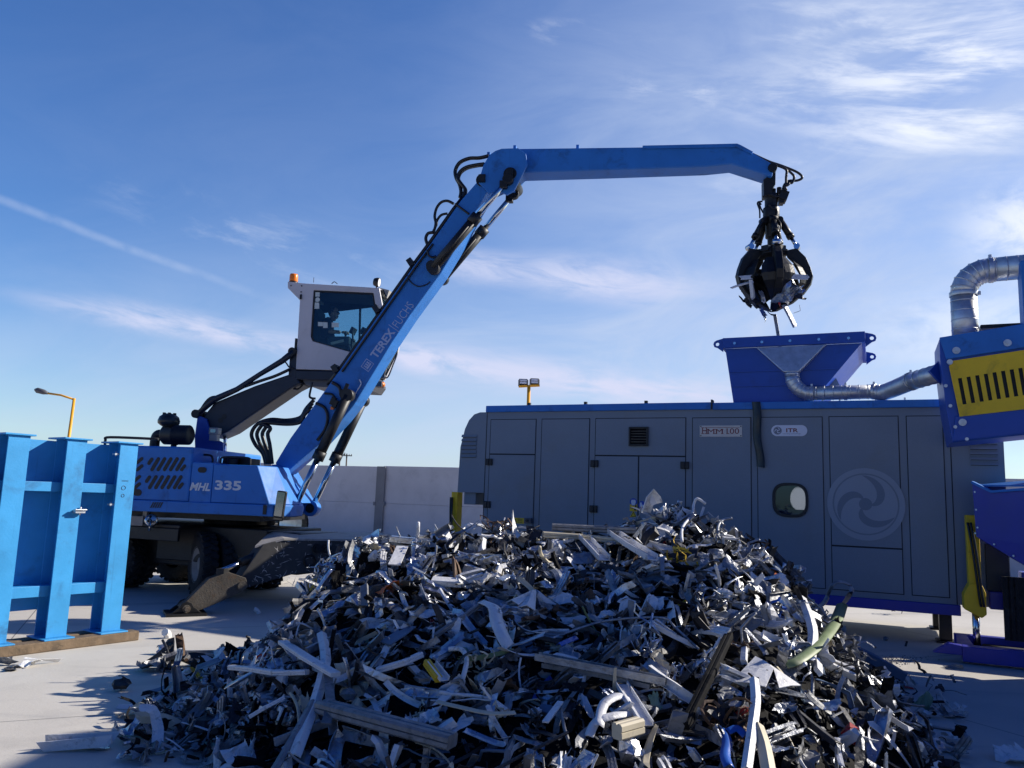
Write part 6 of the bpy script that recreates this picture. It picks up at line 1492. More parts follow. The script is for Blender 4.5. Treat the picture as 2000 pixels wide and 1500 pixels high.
    hip = S(1165, 655, sb); joints = {
        'hip': (hip, 0.155), 'waist': (S(1168, 590, sb), 0.145), 'chest': (S(1190, 515, sb), 0.165), 'neckb': (S(1205, 462, sb), 0.09), 'neck': (S(1216, 440, sb), 0.058),
        'shN': (S(1195, 485, sb - 0.19), 0.068), 'elN': (S(1190, 560, sb - 0.24), 0.046), 'wrN': (S(1305, 568, sb - 0.27), 0.032),
        'shF': (S(1195, 485, sb + 0.19), 0.068), 'elF': (S(1190, 560, sb + 0.24), 0.046), 'wrF': (S(1305, 572, sb + 0.27), 0.032),
        'hpN': (S(1175, 655, sb - 0.10), 0.095), 'knN': (S(1350, 640, sb - 0.14), 0.070), 'anN': (S(1400, 790, sb - 0.14), 0.045), 'toN': (S(1460, 805, sb - 0.14), 0.038),
        'hpF': (S(1175, 655, sb + 0.10), 0.095), 'knF': (S(1350, 640, sb + 0.14), 0.070), 'anF': (S(1400, 790, sb + 0.14), 0.045), 'toF': (S(1460, 805, sb + 0.14), 0.038)}
    names = list(joints); idx = {n_: i for i, n_ in enumerate(names)}
    ed = [('hip', 'waist'), ('waist', 'chest'), ('chest', 'neckb'), ('neckb', 'neck')] + [(a + s, b + s) for s in 'NF' for a, b in (('sh', 'el'), ('el', 'wr'), ('hp', 'kn'), ('kn', 'an'), ('an', 'to'))] + [('chest', 'shN'), ('chest', 'shF'), ('hip', 'hpN'), ('hip', 'hpF')]
    me = bpy.data.meshes.new('body'); me.from_pydata([joints[n_][0] for n_ in names], [(idx[a], idx[b]) for a, b in ed], [])
    me.materials.append(MT['navy_cloth'])
    ob = bpy.data.objects.new('body', me); C.objects.link(ob)
    sk = ob.modifiers.new('skin', 'SKIN'); ob.modifiers.new('sub', 'SUBSURF').levels = 2; ob.modifiers['sub'].render_levels = 2
    for i, n_ in enumerate(names):
        r = joints[n_][1]; me.skin_vertices[0].data[i].radius = (r, r); me.skin_vertices[0].data[i].use_root = (n_ == 'hip')
    bpy.context.view_layer.update()
    dg = bpy.context.evaluated_depsgraph_get(); me2 = bpy.data.meshes.new_from_object(ob.evaluated_get(dg)); bpy.data.objects.remove(ob)
    for p in me2.polygons: p.use_smooth = True
    me2.materials.clear(); me2.materials.append(MT['navy_cloth']); me2.materials.append(MT['skin'])
    # bare forearms and neck
    for p in me2.polygons:
        c_ = p.center
        for s in 'NF':
            e_, w_ = joints['el' + s][0], joints['wr' + s][0]; d = w_ - e_; k = (c_ - e_).dot(d) / d.length_squared
            if 0.15 < k < 1.3 and (c_ - (e_ + d * k)).length < 0.08: p.material_index = 1
        if c_.z > joints['neck'][0].z - 0.03: p.material_index = 1
    bo = bpy.data.objects.new('body', me2); C.objects.link(bo); bo.parent = pr
    hc = S(1243, 402, sb)
    hd = MB(); hd.ball(hc, (0.098, 0.078, 0.118), 20); hd.ball(hc + Vector((0.035, 0, -0.065)), (0.065, 0.058, 0.06), 14); hd.ball(hc + Vector((0.105, 0, -0.015)), (0.020, 0.014, 0.024), 8); hd.ball(hc + Vector((0.088, 0, -0.068)), (0.014, 0.026, 0.010), 8)
    for s in (-1, 1): hd.ball(hc + Vector((-0.01, s * 0.078, -0.01)), (0.022, 0.012, 0.032), 8)
    hd.tube([hc + Vector((-0.01, 0, -0.15)), hc + Vector((0, 0, -0.05))], 0.055, 12); hd.build('head', 'skin', pr)
    hr = MB(); hr.ball(hc + Vector((-0.018, 0, 0.018)), (0.092, 0.080, 0.108), 20); hr.build('hair', 'seat_cloth', pr)
    gl = MB()
    for s in (-1, 1): gl.ball(hc + Vector((0.088, s * 0.034, 0.012)), (0.010, 0.030, 0.020), 10); gl.tube([hc + Vector((0.085, s * 0.062, 0.016)), hc + Vector((-0.01, s * 0.083, 0.01))], 0.005, 6)
    gl.build('sunglasses', 'black', pr)
    for s, b in (('N', -1), ('F', 1)):
        w_ = joints['wr' + s][0]; hm = MB(); pc = w_ + Vector((0.06, 0, 0.0)); hm.ball(pc, (0.052, 0.042, 0.022), 12)
        for k, (oy, ln_) in enumerate(((-0.03, 0.058), (-0.01, 0.068), (0.01, 0.064), (0.028, 0.05))):
            b0 = pc + Vector((0.042, oy, 0.004)); hm.tube([b0, b0 + Vector((ln_ * 0.55, 0, -0.004)), b0 + Vector((ln_ * 0.85, 0, -0.028)), b0 + Vector((ln_ * 0.75, 0, -0.05))], [0.0095, 0.009, 0.008, 0.006], 8)
        b0 = pc + Vector((0.0, -b * 0.036, 0)); hm.tube([b0, b0 + Vector((0.035, -b * 0.022, -0.012)), b0 + Vector((0.06, -b * 0.016, -0.022))], [0.011, 0.009, 0.007], 8)
        hm.build('hand', 'skin', pr)
build_cab()

def small_yard_things():
    # ribbed duct piece lying on the chassis deck side by the wall
    c_ = aty(*c2(1200, 828), 16.0); d = Vector((-0.75, 0.66, 0)).normalized()
    t = thing('duct_section', 'short ribbed galvanised duct section lying beside the slewing deck of the scrap handler', 'duct', (c_.x, c_.y, 0))
    r = 0.34; cz = max(c_.z, r)
    m = MB(); p0 = Vector((0, 0, cz)); p1 = p0 + d * 1.3; m.tube([p0, p1], r, 28, caps=False); m.tube([p1, p0], r - 0.01, 28, caps=False); ridges(m, [p0 + d * 0.3, p1], r, 0.11, w=0.02, h=0.012, n=28); m.build('pipe', 'galvanised', t)
    m = MB(); m.tube([p0 - d * 0.02, p0 + d * 0.16], r + 0.012, 28, caps=False); m.tube([p0 + d * 0.16, p0 - d * 0.02], r - 0.02, 28, caps=False); m.build('collar', 'black', t)
    m = MB(); m.box(p0 + d * 0.4 + Vector((0, 0, -r - (cz - r) / 2)), (0.3, 0.5, max(0.02, cz - r))); m.box(p0 + d * 1.1 + Vector((0, 0, -r - (cz - r) / 2)), (0.3, 0.5, max(0.02, cz - r))); m.build('support', 'concrete_post', t)
    # scrap tyre and loose hose in the lower right corner
    c_ = onz(*c6(2040, 1060)); t = thing('tyre', 'worn black rubber tyre lying flat on the shaded concrete in the lower corner', 'tyre', (c_.x, c_.y, 0))
    m = MB(); m.lathe([(0.20, 0.03), (0.21, 0.0), (0.36, 0.0), (0.40, 0.05), (0.40, 0.15), (0.36, 0.20), (0.21, 0.20), (0.20, 0.17)], (0, 0, 0), (0, 0, 1), 36)
    for k in range(30):
        a = 2 * math.pi * k / 30; m.box((0.40 * math.cos(a), 0.40 * math.sin(a), 0.10), (0.03, 0.05, 0.12), Matrix.Rotation(a, 3, 'Z'))
    m.build('tread', 'rubber', t)
    m = MB(); pts = [onz(*c6(x, y)) for x, y in ((1425, 1035), (1470, 990), (1560, 1000), (1650, 1060), (1720, 1130), (1780, 1165), (1830, 1172))]
    for p, z in zip(pts, (0.05, 0.13, 0.12, 0.06, 0.04, 0.035, 0.035)): p.z = z
    m.tube(catmull(pts, 8), 0.032, 10); tag(m.build('hose', 'hose', None), 'loose black rubber hose arched over the shaded concrete at the foot of the heap', 'hose')
    # round rubber mat/tyre under the skid frame
    c_ = onz(*c7(1720, 1425)); t = thing('tyre', 'thin black tyre lying below the blue skid frame of the trough', 'tyre', (c_.x, c_.y, 0))
    m = MB(); m.lathe([(0.22, 0.02), (0.23, 0.0), (0.42, 0.0), (0.45, 0.04), (0.45, 0.09), (0.42, 0.12), (0.23, 0.12), (0.22, 0.10)], (0, 0, 0), (0, 0, 1), 32); m.build('tread', 'rubber', t)
small_yard_things()

# ================================================================== scrap
import numpy as np
nr = np.random.default_rng(11)
CREST = [(-3.15, 0.0), (-2.95, 0.05)]
def _crest():
    pts = []
    for px, py in ((470, 1300), (520, 1262), (570, 1212), (610, 1150), (650, 1102), (700, 1070), (780, 1056), (880, 1042), (960, 1040), (1040, 1050), (1100, 1060), (1160, 1054), (1220, 1032), (1280, 1014), (1350, 1014), (1420, 1036), (1470, 1068), (1520, 1110), (1562, 1155), (1598, 1210), (1628, 1268), (1670, 1322), (1700, 1350)):
        p = aty(px, py, 8.2); pts.append((p.x, max(0.0, p.z)))
    return pts
CR = [(-2.95, 0.0), (-2.7, 0.06)] + [p for p in _crest() if p[0] > -2.6]
CR = CR + [(CR[-1][0] + 0.35, 0.0)]
CX, CZ = np.array([p[0] for p in CR]), np.array([p[1] for p in CR])
FXs = np.array([-2.95, -2.6, -1.75, -0.8, 0.4, 1.6, 2.6, 3.1, 3.5, 3.75]); FYs = np.array([7.8, 6.4, 5.3, 4.4, 4.0, 4.0, 4.6, 5.7, 7.2, 8.0])
BXs = np.array([-3.4, -2.8, -1.4, 1.0, 3.2, 4.1]); BYs = np.array([8.6, 9.4, 10.4, 10.7, 9.7, 8.8])
def heap(x, y):
    zc = np.interp(x, CX, CZ); yf = np.interp(x, FXs, FYs); yb = np.interp(x, BXs, BYs); yc = 8.2
    g = np.where(y < yc, (y - yf) / np.maximum(yc - yf, 0.05), (yb - y) / np.maximum(yb - yc, 0.05))
    g = np.clip(g, 0, 1)
    low = np.interp(x, [-2.95, -2.5, -2.0, -1.3, 1.9, 2.6, 3.4], [0, 0.10, 0.34, 0.85, 1.0, 0.40, 0.0])   # body nearer than the crest line
    zn = np.maximum(zc, low * np.clip(1.0 - np.abs(y - 6.9) / 2.2, 0, 1) * 0.9)
    s = g ** 0.92
    return np.minimum(zn, 1.65) * s + 0.05 * np.sin(x * 5.1 + y * 2.3) * np.sin(y * 4.3 - x) * np.minimum(1, g * 3)
def hz(x, y): return float(heap(np.array([x]), np.array([y]))[0])
def on_heap(px, py, lift=0.03):
    d = ray(px, py); o = Vector((0, 0, CAM_H)); t = 2.0
    while t < 14:
        p = o + d * t
        if p.z <= max(0.0, hz(p.x, p.y)) + lift: return p
        t += 0.02
    return o + d * 8
def ss(a): return nr.uniform(*a)
# ---- shapes: each returns (verts Nx3, faces); long axis is x, centred on the origin
def path(L, n, bend, kink):
    ang = 0; a2 = 0; p = np.zeros(3); pts = [p.copy()]
    k1 = nr.normal(0, bend); k2 = nr.normal(0, bend * 0.7)
    kp = nr.integers(1, n) if nr.random() < kink else -1; ka = nr.normal(0, 0.9)
    dirs = []
    for i in range(n):
        ang += k1 / n + nr.normal(0, bend * 0.10); a2 += k2 / n
        if i == kp: ang += ka
        d = np.array([math.cos(ang) * math.cos(a2), math.sin(a2), math.sin(ang) * math.cos(a2)])
        p = p + d * L / n; pts.append(p.copy())
    pts = np.array(pts); return pts - pts.mean(0)
def sweep(pts, sec, twist=0.0, ragged=0.0, scale_end=1.0, hollow=False):
    """sec: list of (v, w) offsets forming a closed loop"""
    n = len(pts); m = len(sec); vs = []; up = np.array([0, 0, 1.0])
    for i in range(n):
        d = pts[min(i + 1, n - 1)] - pts[max(i - 1, 0)]; d = d / (np.linalg.norm(d) + 1e-9)
        x = np.cross(d, up); x /= (np.linalg.norm(x) + 1e-9); u = np.cross(x, d); up = u
        a = twist * i / (n - 1); ca, sa = math.cos(a), math.sin(a)
        x2, u2 = x * ca + u * sa, u * ca - x * sa
        for (v, w) in sec:
            q = pts[i] + x2 * v + u2 * w
            if ragged and i in (0, n - 1): q = q + d * nr.normal(0, ragged)
            vs.append(q)
    fs = [(i * m + j, i * m + (j + 1) % m, (i + 1) * m + (j + 1) % m, (i + 1) * m + j) for i in range(n - 1) for j in range(m)]
    fs += [tuple(range(m))[::-1], tuple((n - 1) * m + j for j in range(m))]
    return np.array(vs), fs
def strip(L, w, curl=0.9, kink=0.5, seg=9):
    t = nr.uniform(0.0025, 0.005); c = nr.uniform(-0.25, 0.25) * w
    sec = [(-w / 2, 0), (0, c), (w / 2, 0), (w / 2, t), (0, c + t), (-w / 2, t)]
    return sweep(path(L, seg, curl, kink), sec, nr.normal(0, 0.7), w * 0.25)
def channel(L, w, kink=0.25, bend=0.22):
    h = w * nr.uniform(0.35, 0.9); t = max(0.0035, w * 0.06); k = nr.integers(0, 4)
    if k == 0: sec = [(-w / 2, 0), (w / 2, 0), (w / 2, h), (w / 2 - t, h), (w / 2 - t, t), (-w / 2 + t, t), (-w / 2 + t, h), (-w / 2, h)]
    elif k == 1: sec = [(-w / 2, 0), (w / 2, 0), (w / 2, t), (-w / 2 + t, t), (-w / 2 + t, h), (-w / 2, h)]
    elif k == 2: sec = [(-w / 2, 0), (w / 2, 0), (w / 2, h), (w * 0.22, h), (w * 0.22, h - t), (w / 2 - t, h - t), (w / 2 - t, t), (t / 2, t), (t / 2, h * 0.6), (-t / 2, h * 0.6), (-t / 2, t), (-w / 2 + t, t), (-w / 2 + t, h - t), (-w * 0.22, h - t), (-w * 0.22, h), (-w / 2, h)]
    else: sec = [(-w / 2, 0), (w / 2, 0), (w / 2, h * 0.5), (w * 0.3, h * 0.5), (w * 0.3, h * 0.38), (w * 0.12, h * 0.38), (w * 0.12, h * 0.5), (-w * 0.12, h * 0.5), (-w * 0.12, h * 0.38), (-w * 0.3, h * 0.38), (-w * 0.3, h * 0.5), (-w / 2, h * 0.5)]
    return sweep(path(L, 6, bend, kink), sec, nr.normal(0, 0.25 + bend), w * 0.25)
def boxbar(L, w, h):
    c = min(w, h) * 0.08
    sec = [(-w / 2 + c, 0), (-0.1 * w, 0), (-0.1 * w, h * 0.06), (0.1 * w, h * 0.06), (0.1 * w, 0), (w / 2 - c, 0), (w / 2, c), (w / 2, h - c), (w / 2 - c, h), (-w / 2 + c, h), (-w / 2, h - c), (-w / 2, c)]
    return sweep(path(L, 4, 0.10, 0.15), sec, nr.normal(0, 0.12), w * 0.05)
def pipe(L, r, kink=0.6):
    sec = [(r * math.cos(2 * math.pi * k / 8), r * math.sin(2 * math.pi * k / 8)) for k in range(8)]
    return sweep(path(L, 9, 0.8, kink), sec)
def sheet(L, w, amp=0.3):
    nx, ny = 8, 6; X, Y = np.meshgrid(np.linspace(-.5, .5, nx), np.linspace(-.5, .5, ny), indexing='ij')
    Z = np.zeros_like(X)
    for k in range(nr.integers(2, 5)):
        a = nr.uniform(0, math.pi); o = nr.uniform(-.3, .3); Z += nr.normal(0, amp) * np.abs(X * math.cos(a) + Y * math.sin(a) - o)
    Z += nr.normal(0, 0.03, X.shape); Z -= Z.mean()
    k = nr.normal(0, 0.9); Z += k * X * X * 0.7
    X = X + nr.normal(0, 0.025, X.shape) ; Y = Y + nr.normal(0, 0.03, X.shape)
    edge = np.zeros_like(X, bool); edge[0] = edge[-1] = True; edge[:, 0] = edge[:, -1] = True
    X = np.where(edge, X * nr.uniform(0.72, 1.15, X.shape), X); Y = np.where(edge, Y * nr.uniform(0.72, 1.15, X.shape), Y)
    P = np.stack([X * L, Y * w, Z * min(L, w) * 1.1], -1).reshape(-1, 3); N = len(P); Q = P + np.array([0, 0, 0.003])
    fs = [(i * ny + j, i * ny + j + 1, (i + 1) * ny + j + 1, (i + 1) * ny + j) for i in range(nx - 1) for j in range(ny - 1)]
    f2 = [tuple(q + N for q in f[::-1]) for f in fs]
    b = [i * ny for i in range(nx)] + [(nx - 1) * ny + j for j in range(1, ny)] + [i * ny + ny - 1 for i in range(nx - 2, -1, -1)] + [j for j in range(ny - 2, 0, -1)]
    f3 = [(b[i], b[(i + 1) % len(b)], b[(i + 1) % len(b)] + N, b[i] + N) for i in range(len(b))]
    return np.concatenate([P, Q]), fs + f2 + f3
def lump(r):
    vs, fs = [], []; n = 8
    for i in range(5):
        th = math.pi * (i + 0.02) / 4.04
        for j in range(n):
            a = 2 * math.pi * j / n; k = r * nr.uniform(0.6, 1.15); vs.append((k * math.sin(th) * math.cos(a) * 1.25, k * math.sin(th) * math.sin(a), k * math.cos(th) * 0.75))
    for i in range(4):
        for j in range(n): fs.append((i * n + j, i * n + (j + 1) % n, (i + 1) * n + (j + 1) % n, (i + 1) * n + j))
    fs += [tuple(range(n))[::-1], tuple(4 * n + j for j in range(n))]
    return np.array(vs), fs
def tangle(r, n=7):
    V, F = [], []; o = 0
    for k in range(n):
        p = nr.normal(0, r * 0.35, 3); pts = [p]; d = nr.normal(0, 1, 3)
        for i in range(7):
            d = d + nr.normal(0, 0.8, 3) - p / r * 0.6; d /= np.linalg.norm(d); p = p + d * r * 0.35; pts.append(p)
        w = nr.uniform(0.004, 0.010)
        v, f = sweep(np.array(pts), [(-w, 0), (w, 0), (w, 0.002), (-w, 0.002)], nr.normal(0, 4)); V.append(v); F += [tuple(q + o for q in g) for g in f]; o += len(v)
    return np.concatenate(V), F
def euler(a, b, c):
    return np.array(Matrix.Rotation(a, 3, 'Z') @ Matrix.Rotation(b, 3, 'Y') @ Matrix.Rotation(c, 3, 'X'))
def slope_rot(x, y, tilt, roll, up=None):
    """orientation lying on the heap: random heading, then lean"""
    e = 0.12; nx_ = -(hz(x + e, y) - hz(x - e, y)) / (2 * e); ny_ = -(hz(x, y + e) - hz(x, y - e)) / (2 * e)
    n = Vector((nx_, ny_, 1)).normalized(); q = Vector((0, 0, 1)).rotation_difference(n).to_matrix()
    h = nr.uniform(0, 2 * math.pi) if up is None else up
    return np.array(q) @ euler(h, nr.normal(0, tilt), nr.normal(0, roll))

MATS = ['scrap_bare', 'scrap_dull', 'scrap_white', 'scrap_grey', 'scrap_dark', 'scrap_black', 'scrap_cream', 'scrap_brown', 'scrap_slate', 'scrap_green', 'scrap_pale_green', 'scrap_blue', 'scrap_red', 'scrap_yellow', 'scrap_orange']
MW = np.array([.17, .22, .13, .16, .17, .08, .014, .016, .026, .003, .004, .005, .004, .003, .002]); MW = MW / MW.sum()
def heap_mass():
    V, F, M = [], [], []; o = 0
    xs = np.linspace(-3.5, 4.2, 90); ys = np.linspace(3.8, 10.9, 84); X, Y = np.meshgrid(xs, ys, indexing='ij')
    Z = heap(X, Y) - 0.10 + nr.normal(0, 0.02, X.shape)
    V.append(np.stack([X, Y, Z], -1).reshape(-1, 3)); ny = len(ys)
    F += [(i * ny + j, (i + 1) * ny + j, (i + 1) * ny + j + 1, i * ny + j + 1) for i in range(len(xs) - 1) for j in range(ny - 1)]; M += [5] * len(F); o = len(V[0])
    T = []
    for k in range(46): T.append(strip(nr.uniform(0.12, 0.40), nr.uniform(0.014, 0.06), 0.75, 0.6, 7))
    for k in range(34): T.append(channel(nr.uniform(0.10, 0.36), nr.uniform(0.03, 0.08), 0.7, 0.5))
    for k in range(46): T.append(sheet(nr.uniform(0.09, 0.26), nr.uniform(0.045, 0.13), 0.5))
    for k in range(9): T.append(boxbar(nr.uniform(0.08, 0.24), nr.uniform(0.03, 0.07), nr.uniform(0.02, 0.05)))
    for k in range(10): T.append(pipe(nr.uniform(0.15, 0.45), nr.uniform(0.004, 0.012)))
    for k in range(12): T.append(lump(nr.uniform(0.03, 0.075)))
    for k in range(8): T.append(tangle(nr.uniform(0.06, 0.13), 6))
    T = [(v, f, 0) for i, (v, f) in enumerate(T)]
    big = [i for i, (v, f, s_) in enumerate(T) if np.ptp(v, axis=0).max() > 0.17]
    MWs = np.array([.10, .17, .05, .13, .28, .20, .01, .02, .02, .002, .003, .003, .003, .002, .002]); MWs = MWs / MWs.sum()  # small sunken chips weighted dark, putting the gaps' shade into their colour
    MWb = np.array([.15, .18, .20, .14, .21, .10, .025, .015, .025, .003, .004, .002, .002, .002, .001]); MWb = MWb / MWb.sum()
    N = 5800; n = 0
    while n < N:
        x, y = nr.uniform(-3.4, 4.05), nr.uniform(3.95, 9.2)
        h = hz(x, y)
        if h < 0.015: continue
        large = n > 3500
        if large and y < 5.4 and nr.random() < 0.25: continue
        v, f, small = T[big[nr.integers(0, len(big))]] if large else T[nr.integers(0, len(T))]
        s = (nr.uniform(0.85, 1.25) if large else nr.uniform(0.4, 0.75)) * (0.9 if y < 6 else 1.05)
        R_ = slope_rot(x, y, 0.45, 0.6)
        z = h + (nr.uniform(-0.05, 0.06) if large else nr.uniform(-0.16, -0.04))
        w = (v * s) @ R_.T + np.array([x, y, z])
        if w[:, 2].min() < 0.002: w[:, 2] += 0.004 - w[:, 2].min()
        V.append(w); F += [tuple(q + o for q in g) for g in f]; M += [int(nr.choice(len(MATS), p=MWb if large else MWs))] * len(f); o += len(w); n += 1
    edge = 0
    while edge < 330:                                   # thin scatter at the left toe and the right toe
        if edge < 250: px, py = nr.uniform(225, 560), nr.uniform(1335, 1499)
        else: px, py = nr.uniform(1690, 1880), nr.uniform(1330, 1490)
        if edge < 250 and (py - 1335) / 165 < (px - 560) / -420 - 0.42: continue
        p = onz(px, py); h = max(0.0, hz(p.x, p.y))
        v, f, small = T[nr.integers(0, len(T))]; s = nr.uniform(0.4, 0.95)
        R_ = euler(nr.uniform(0, 6.28), nr.normal(0, 0.25), nr.normal(0, 0.5)); w = (v * s) @ R_.T + np.array([p.x, p.y, h]); w[:, 2] += 0.004 + h - w[:, 2].min() + nr.uniform(0, 0.03)
        V.append(w); F += [tuple(q + o for q in g) for g in f]; M += [int(nr.choice(len(MATS), p=MWb if nr.random() < 0.6 else MWs))] * len(f); o += len(w); edge += 1
    me = bpy.data.meshes.new('scrap_heap'); me.from_pydata(np.concatenate(V).tolist(), [], F)
    for m in MATS: me.materials.append(MT[m])
    me.polygons.foreach_set('material_index', M); me.update()
    ob = bpy.data.objects.new('scrap_heap', me); C.objects.link(ob)
    tag(ob, 'great heap of shredded aluminium profiles, sheet and small scrap on the yard', 'scrap heap', kind='stuff')
heap_mass()

# ---- single pieces that can be told apart
CNAME = {'scrap_bare': 'bright bare metal', 'scrap_dull': 'dull metal', 'scrap_white': 'white painted', 'scrap_grey': 'grey painted', 'scrap_dark': 'charcoal', 'scrap_black': 'black', 'scrap_cream': 'cream', 'scrap_brown': 'brown',
         'scrap_slate': 'slate blue', 'scrap_green': 'olive green', 'scrap_pale_green': 'pale green', 'scrap_blue': 'bright blue', 'scrap_red': 'red', 'scrap_yellow': 'yellow', 'scrap_orange': 'orange'}
PIECES = []
def piece(name, shape, mat, pos, rot=None, desc=None, where=None, group='single scrap pieces on the heap', cat='scrap metal', label=None, smooth=False):
    v, f = shape; c = v.mean(0); v = v - c
    if rot is not None: v = v @ np.array(rot).T
    pos = np.array(pos, float)
    lo = (v[:, 2] + pos[2]).min()
    if lo < 0.003 and where != 'air': pos[2] += 0.004 - lo
    me = bpy.data.meshes.new(name); me.from_pydata(v.tolist(), [], f); me.materials.append(MT[mat])
    if smooth:
        for p in me.polygons: p.use_smooth = True
    me.update()
    ob = bpy.data.objects.new(name, me); ob.location = pos.tolist(); C.objects.link(ob)
    ob['category'] = cat; ob['kind'] = 'thing'
    if group: ob['group'] = group
    if label: ob['label'] = label
    else: PIECES.append((ob, desc, mat, v))
    return ob
def polypipe(pts, r, sec=None, n=7):
    cp = np.array([list(p) for p in catmull(pts, n)]) if n > 1 else np.array([list(p) for p in pts])
    sec = sec or [(r * math.cos(2 * math.pi * k / 8), r * math.sin(2 * math.pi * k / 8)) for k in range(8)]
    return sweep(cp, sec)
def heap_path(px, lift):
    out = []
    for i, (x, y) in enumerate(px):
        l = lift[i] if isinstance(lift, (list, tuple)) else lift
        out.append(on_heap(x, y, l))
    return out
def flat(w, t=0.006, c=0.0): return [(-w / 2, 0), (0, c), (w / 2, 0), (w / 2, t), (0, c + t), (-w / 2, t)]
def usec(w, h, t=0.006): return [(-w / 2, 0), (w / 2, 0), (w / 2, h), (w / 2 - t, h), (w / 2 - t, t), (-w / 2 + t, t), (-w / 2 + t, h), (-w / 2, h)]
def bsec(w, h): c = 0.15 * min(w, h); return [(-w / 2 + c, 0), (w / 2 - c, 0), (w / 2, c), (w / 2, h * 0.45), (w / 2 - c, h * 0.5), (w / 2, h * 0.55), (w / 2, h - c), (w / 2 - c, h), (w * 0.1, h), (0, h * 0.9), (-w * 0.1, h), (-w / 2 + c, h), (-w / 2, h - c), (-w / 2, c)]
def along(name, px, lift, sec, mat, label, n=1, smooth=False, **k):
    pts = heap_path(px, lift); v, f = polypipe(pts, 0.01, sec, n)
    return piece(name, (v, f), mat, v.mean(0), label=label, smooth=smooth, where='air', **k)
G_ = 'single scrap pieces on the heap'
along('scrap_tube', [(1075, 1248), (1160, 1218), (1225, 1208), (1296, 1207), (1318, 1225), (1365, 1268)], [0.05, 0.12, 0.14, 0.14, 0.10, 0.04], None, 'scrap_dull', 'long thin grey tube bent over the middle of the heap in a flat arch', 3)
along('scrap_tube', [(877, 1268), (900, 1268), (911, 1285), (908, 1310), (897, 1345)], [0.14, 0.15, 0.13, 0.10, 0.03], [(0.017 * math.cos(k * math.pi / 4), 0.017 * math.sin(k * math.pi / 4)) for k in range(8)], 'scrap_white', 'short white rod bent like a hook, standing out of the heap', 4, True)
along('scrap_rail', [(1048, 1288), (1180, 1313), (1300, 1337)], 0.12, usec(0.075, 0.045), 'scrap_dull', 'long straight dull metal rail lying across the heap with a clip round it', 1)
along('scrap_rail', [(1060, 1303), (1170, 1322), (1270, 1345)], 0.06, usec(0.05, 0.03), 'scrap_grey', 'thinner grey rail lying directly under the long dull metal rail', 1)
along('slotted_bar', [(1213, 1338), (1263, 1418)], [0.10, 0.14], usec(0.085, 0.03), 'scrap_white', 'straight white slotted bar leaning below the long dull metal rail', 1)
along('scrap_beam', [(628, 1392), (740, 1423), (882, 1462)], [0.10, 0.14, 0.12], bsec(0.12, 0.08), 'scrap_grey', 'thick grey hollow beam lying low on the heap, the heaviest bar there', 1)
along('slotted_bar', [(552, 1258), (600, 1290), (655, 1322)], [0.16, 0.2, 0.18], bsec(0.075, 0.03), 'scrap_white', 'pale slotted flat bar crossing two upright strips on the left shoulder of the heap', 1)
along('scrap_strip', [(628, 1240), (636, 1290), (620, 1360), (598, 1420), (575, 1480)], [0.10, 0.13, 0.13, 0.12, 0.12], flat(0.075, 0.012, 0.02), 'scrap_white', 'long pale strip running down under the slotted flat bar to the foot', 3)
along('scrap_strip', [(612, 1370), (585, 1420), (545, 1490), (520, 1530)], 0.15, flat(0.05, 0.008, 0.01), 'scrap_grey', 'long narrow grey strip pointing down at the bottom edge of the heap', 2)
along('scrap_strip', [(640, 1320), (645, 1370), (637, 1415)], [0.17, 0.17, 0.15], flat(0.06, 0.01, 0.0), 'scrap_grey', 'slotted grey strip bent down from the end of the pale slotted flat bar', 2)
along('scrap_strip', [(1645, 1182), (1632, 1215), (1600, 1258), (1560, 1290), (1535, 1300)], [0.12, 0.16, 0.14, 0.10, 0.06], flat(0.105, 0.008, 0.02), 'scrap_green', 'long olive green curved strip sticking out of the right shoulder of the heap', 4, True)
along('scrap_tube', [(1590, 1195), (1612, 1175), (1626, 1145), (1640, 1138), (1662, 1148), (1655, 1168), (1640, 1190)], [0.05, 0.08, 0.12, 0.14, 0.14, 0.12, 0.08], flat(0.045, 0.012, 0.012), 'scrap_dull', 'looped metal strip rising above the olive green strip', 4, True)
along('scrap_wedge', [(832, 1300), (855, 1333)], [0.12, 0.08], bsec(0.05, 0.05), 'scrap_yellow', 'small yellow edged offcut in the middle of the heap', 1)
along('scrap_profile', [(842, 1298), (868, 1330)], [0.13, 0.09], usec(0.07, 0.03), 'scrap_white', 'white ribbed profile lying against the small yellow offcut', 1)
along('scrap_beam', [(1424, 1248), (1385, 1330), (1338, 1425)], [0.10, 0.12, 0.10], bsec(0.06, 0.05), 'scrap_black', 'black beam running steeply down the lit half of the heap', 1)
along('scrap_strip', [(1473, 1328), (1476, 1370), (1470, 1420), (1458, 1505)], [0.14, 0.14, 0.14, 0.12], flat(0.06, 0.010, 0.018), 'scrap_white', 'long upright pale strip below the white roof-shaped sheet', 3)
along('scrap_strip', [(1478, 1420), (1492, 1460), (1502, 1515)], 0.12, flat(0.08, 0.01, 0.03), 'scrap_cream', 'cream curved strip splaying off the long upright pale strip', 3)
along('scrap_strip', [(1566, 1170), (1580, 1205), (1588, 1240), (1583, 1285)], [0.12, 0.14, 0.13, 0.08], flat(0.075, 0.008, 0.025), 'scrap_white', 'bright white folded strip beside the olive green strip', 3)
along('scrap_beam', [(1078, 1036), (1160, 1040), (1245, 1044)], [0.03, 0.05, 0.05], bsec(0.07, 0.07), 'scrap_grey', 'long grey beam lying level along the crest below the double doors', 1)
along('scrap_beam', [(1060, 1050), (1140, 1055), (1215, 1064)], [0.06, 0.07, 0.07], bsec(0.10, 0.06), 'scrap_cream', 'broad pale beam just under the level grey beam on the crest', 1)
along('scrap_profile', [(1192, 1040), (1232, 1068), (1274, 1094)], [0.08, 0.13, 0.14], usec(0.11, 0.05), 'scrap_white', 'bright white window profile lying askew below the crest', 1)
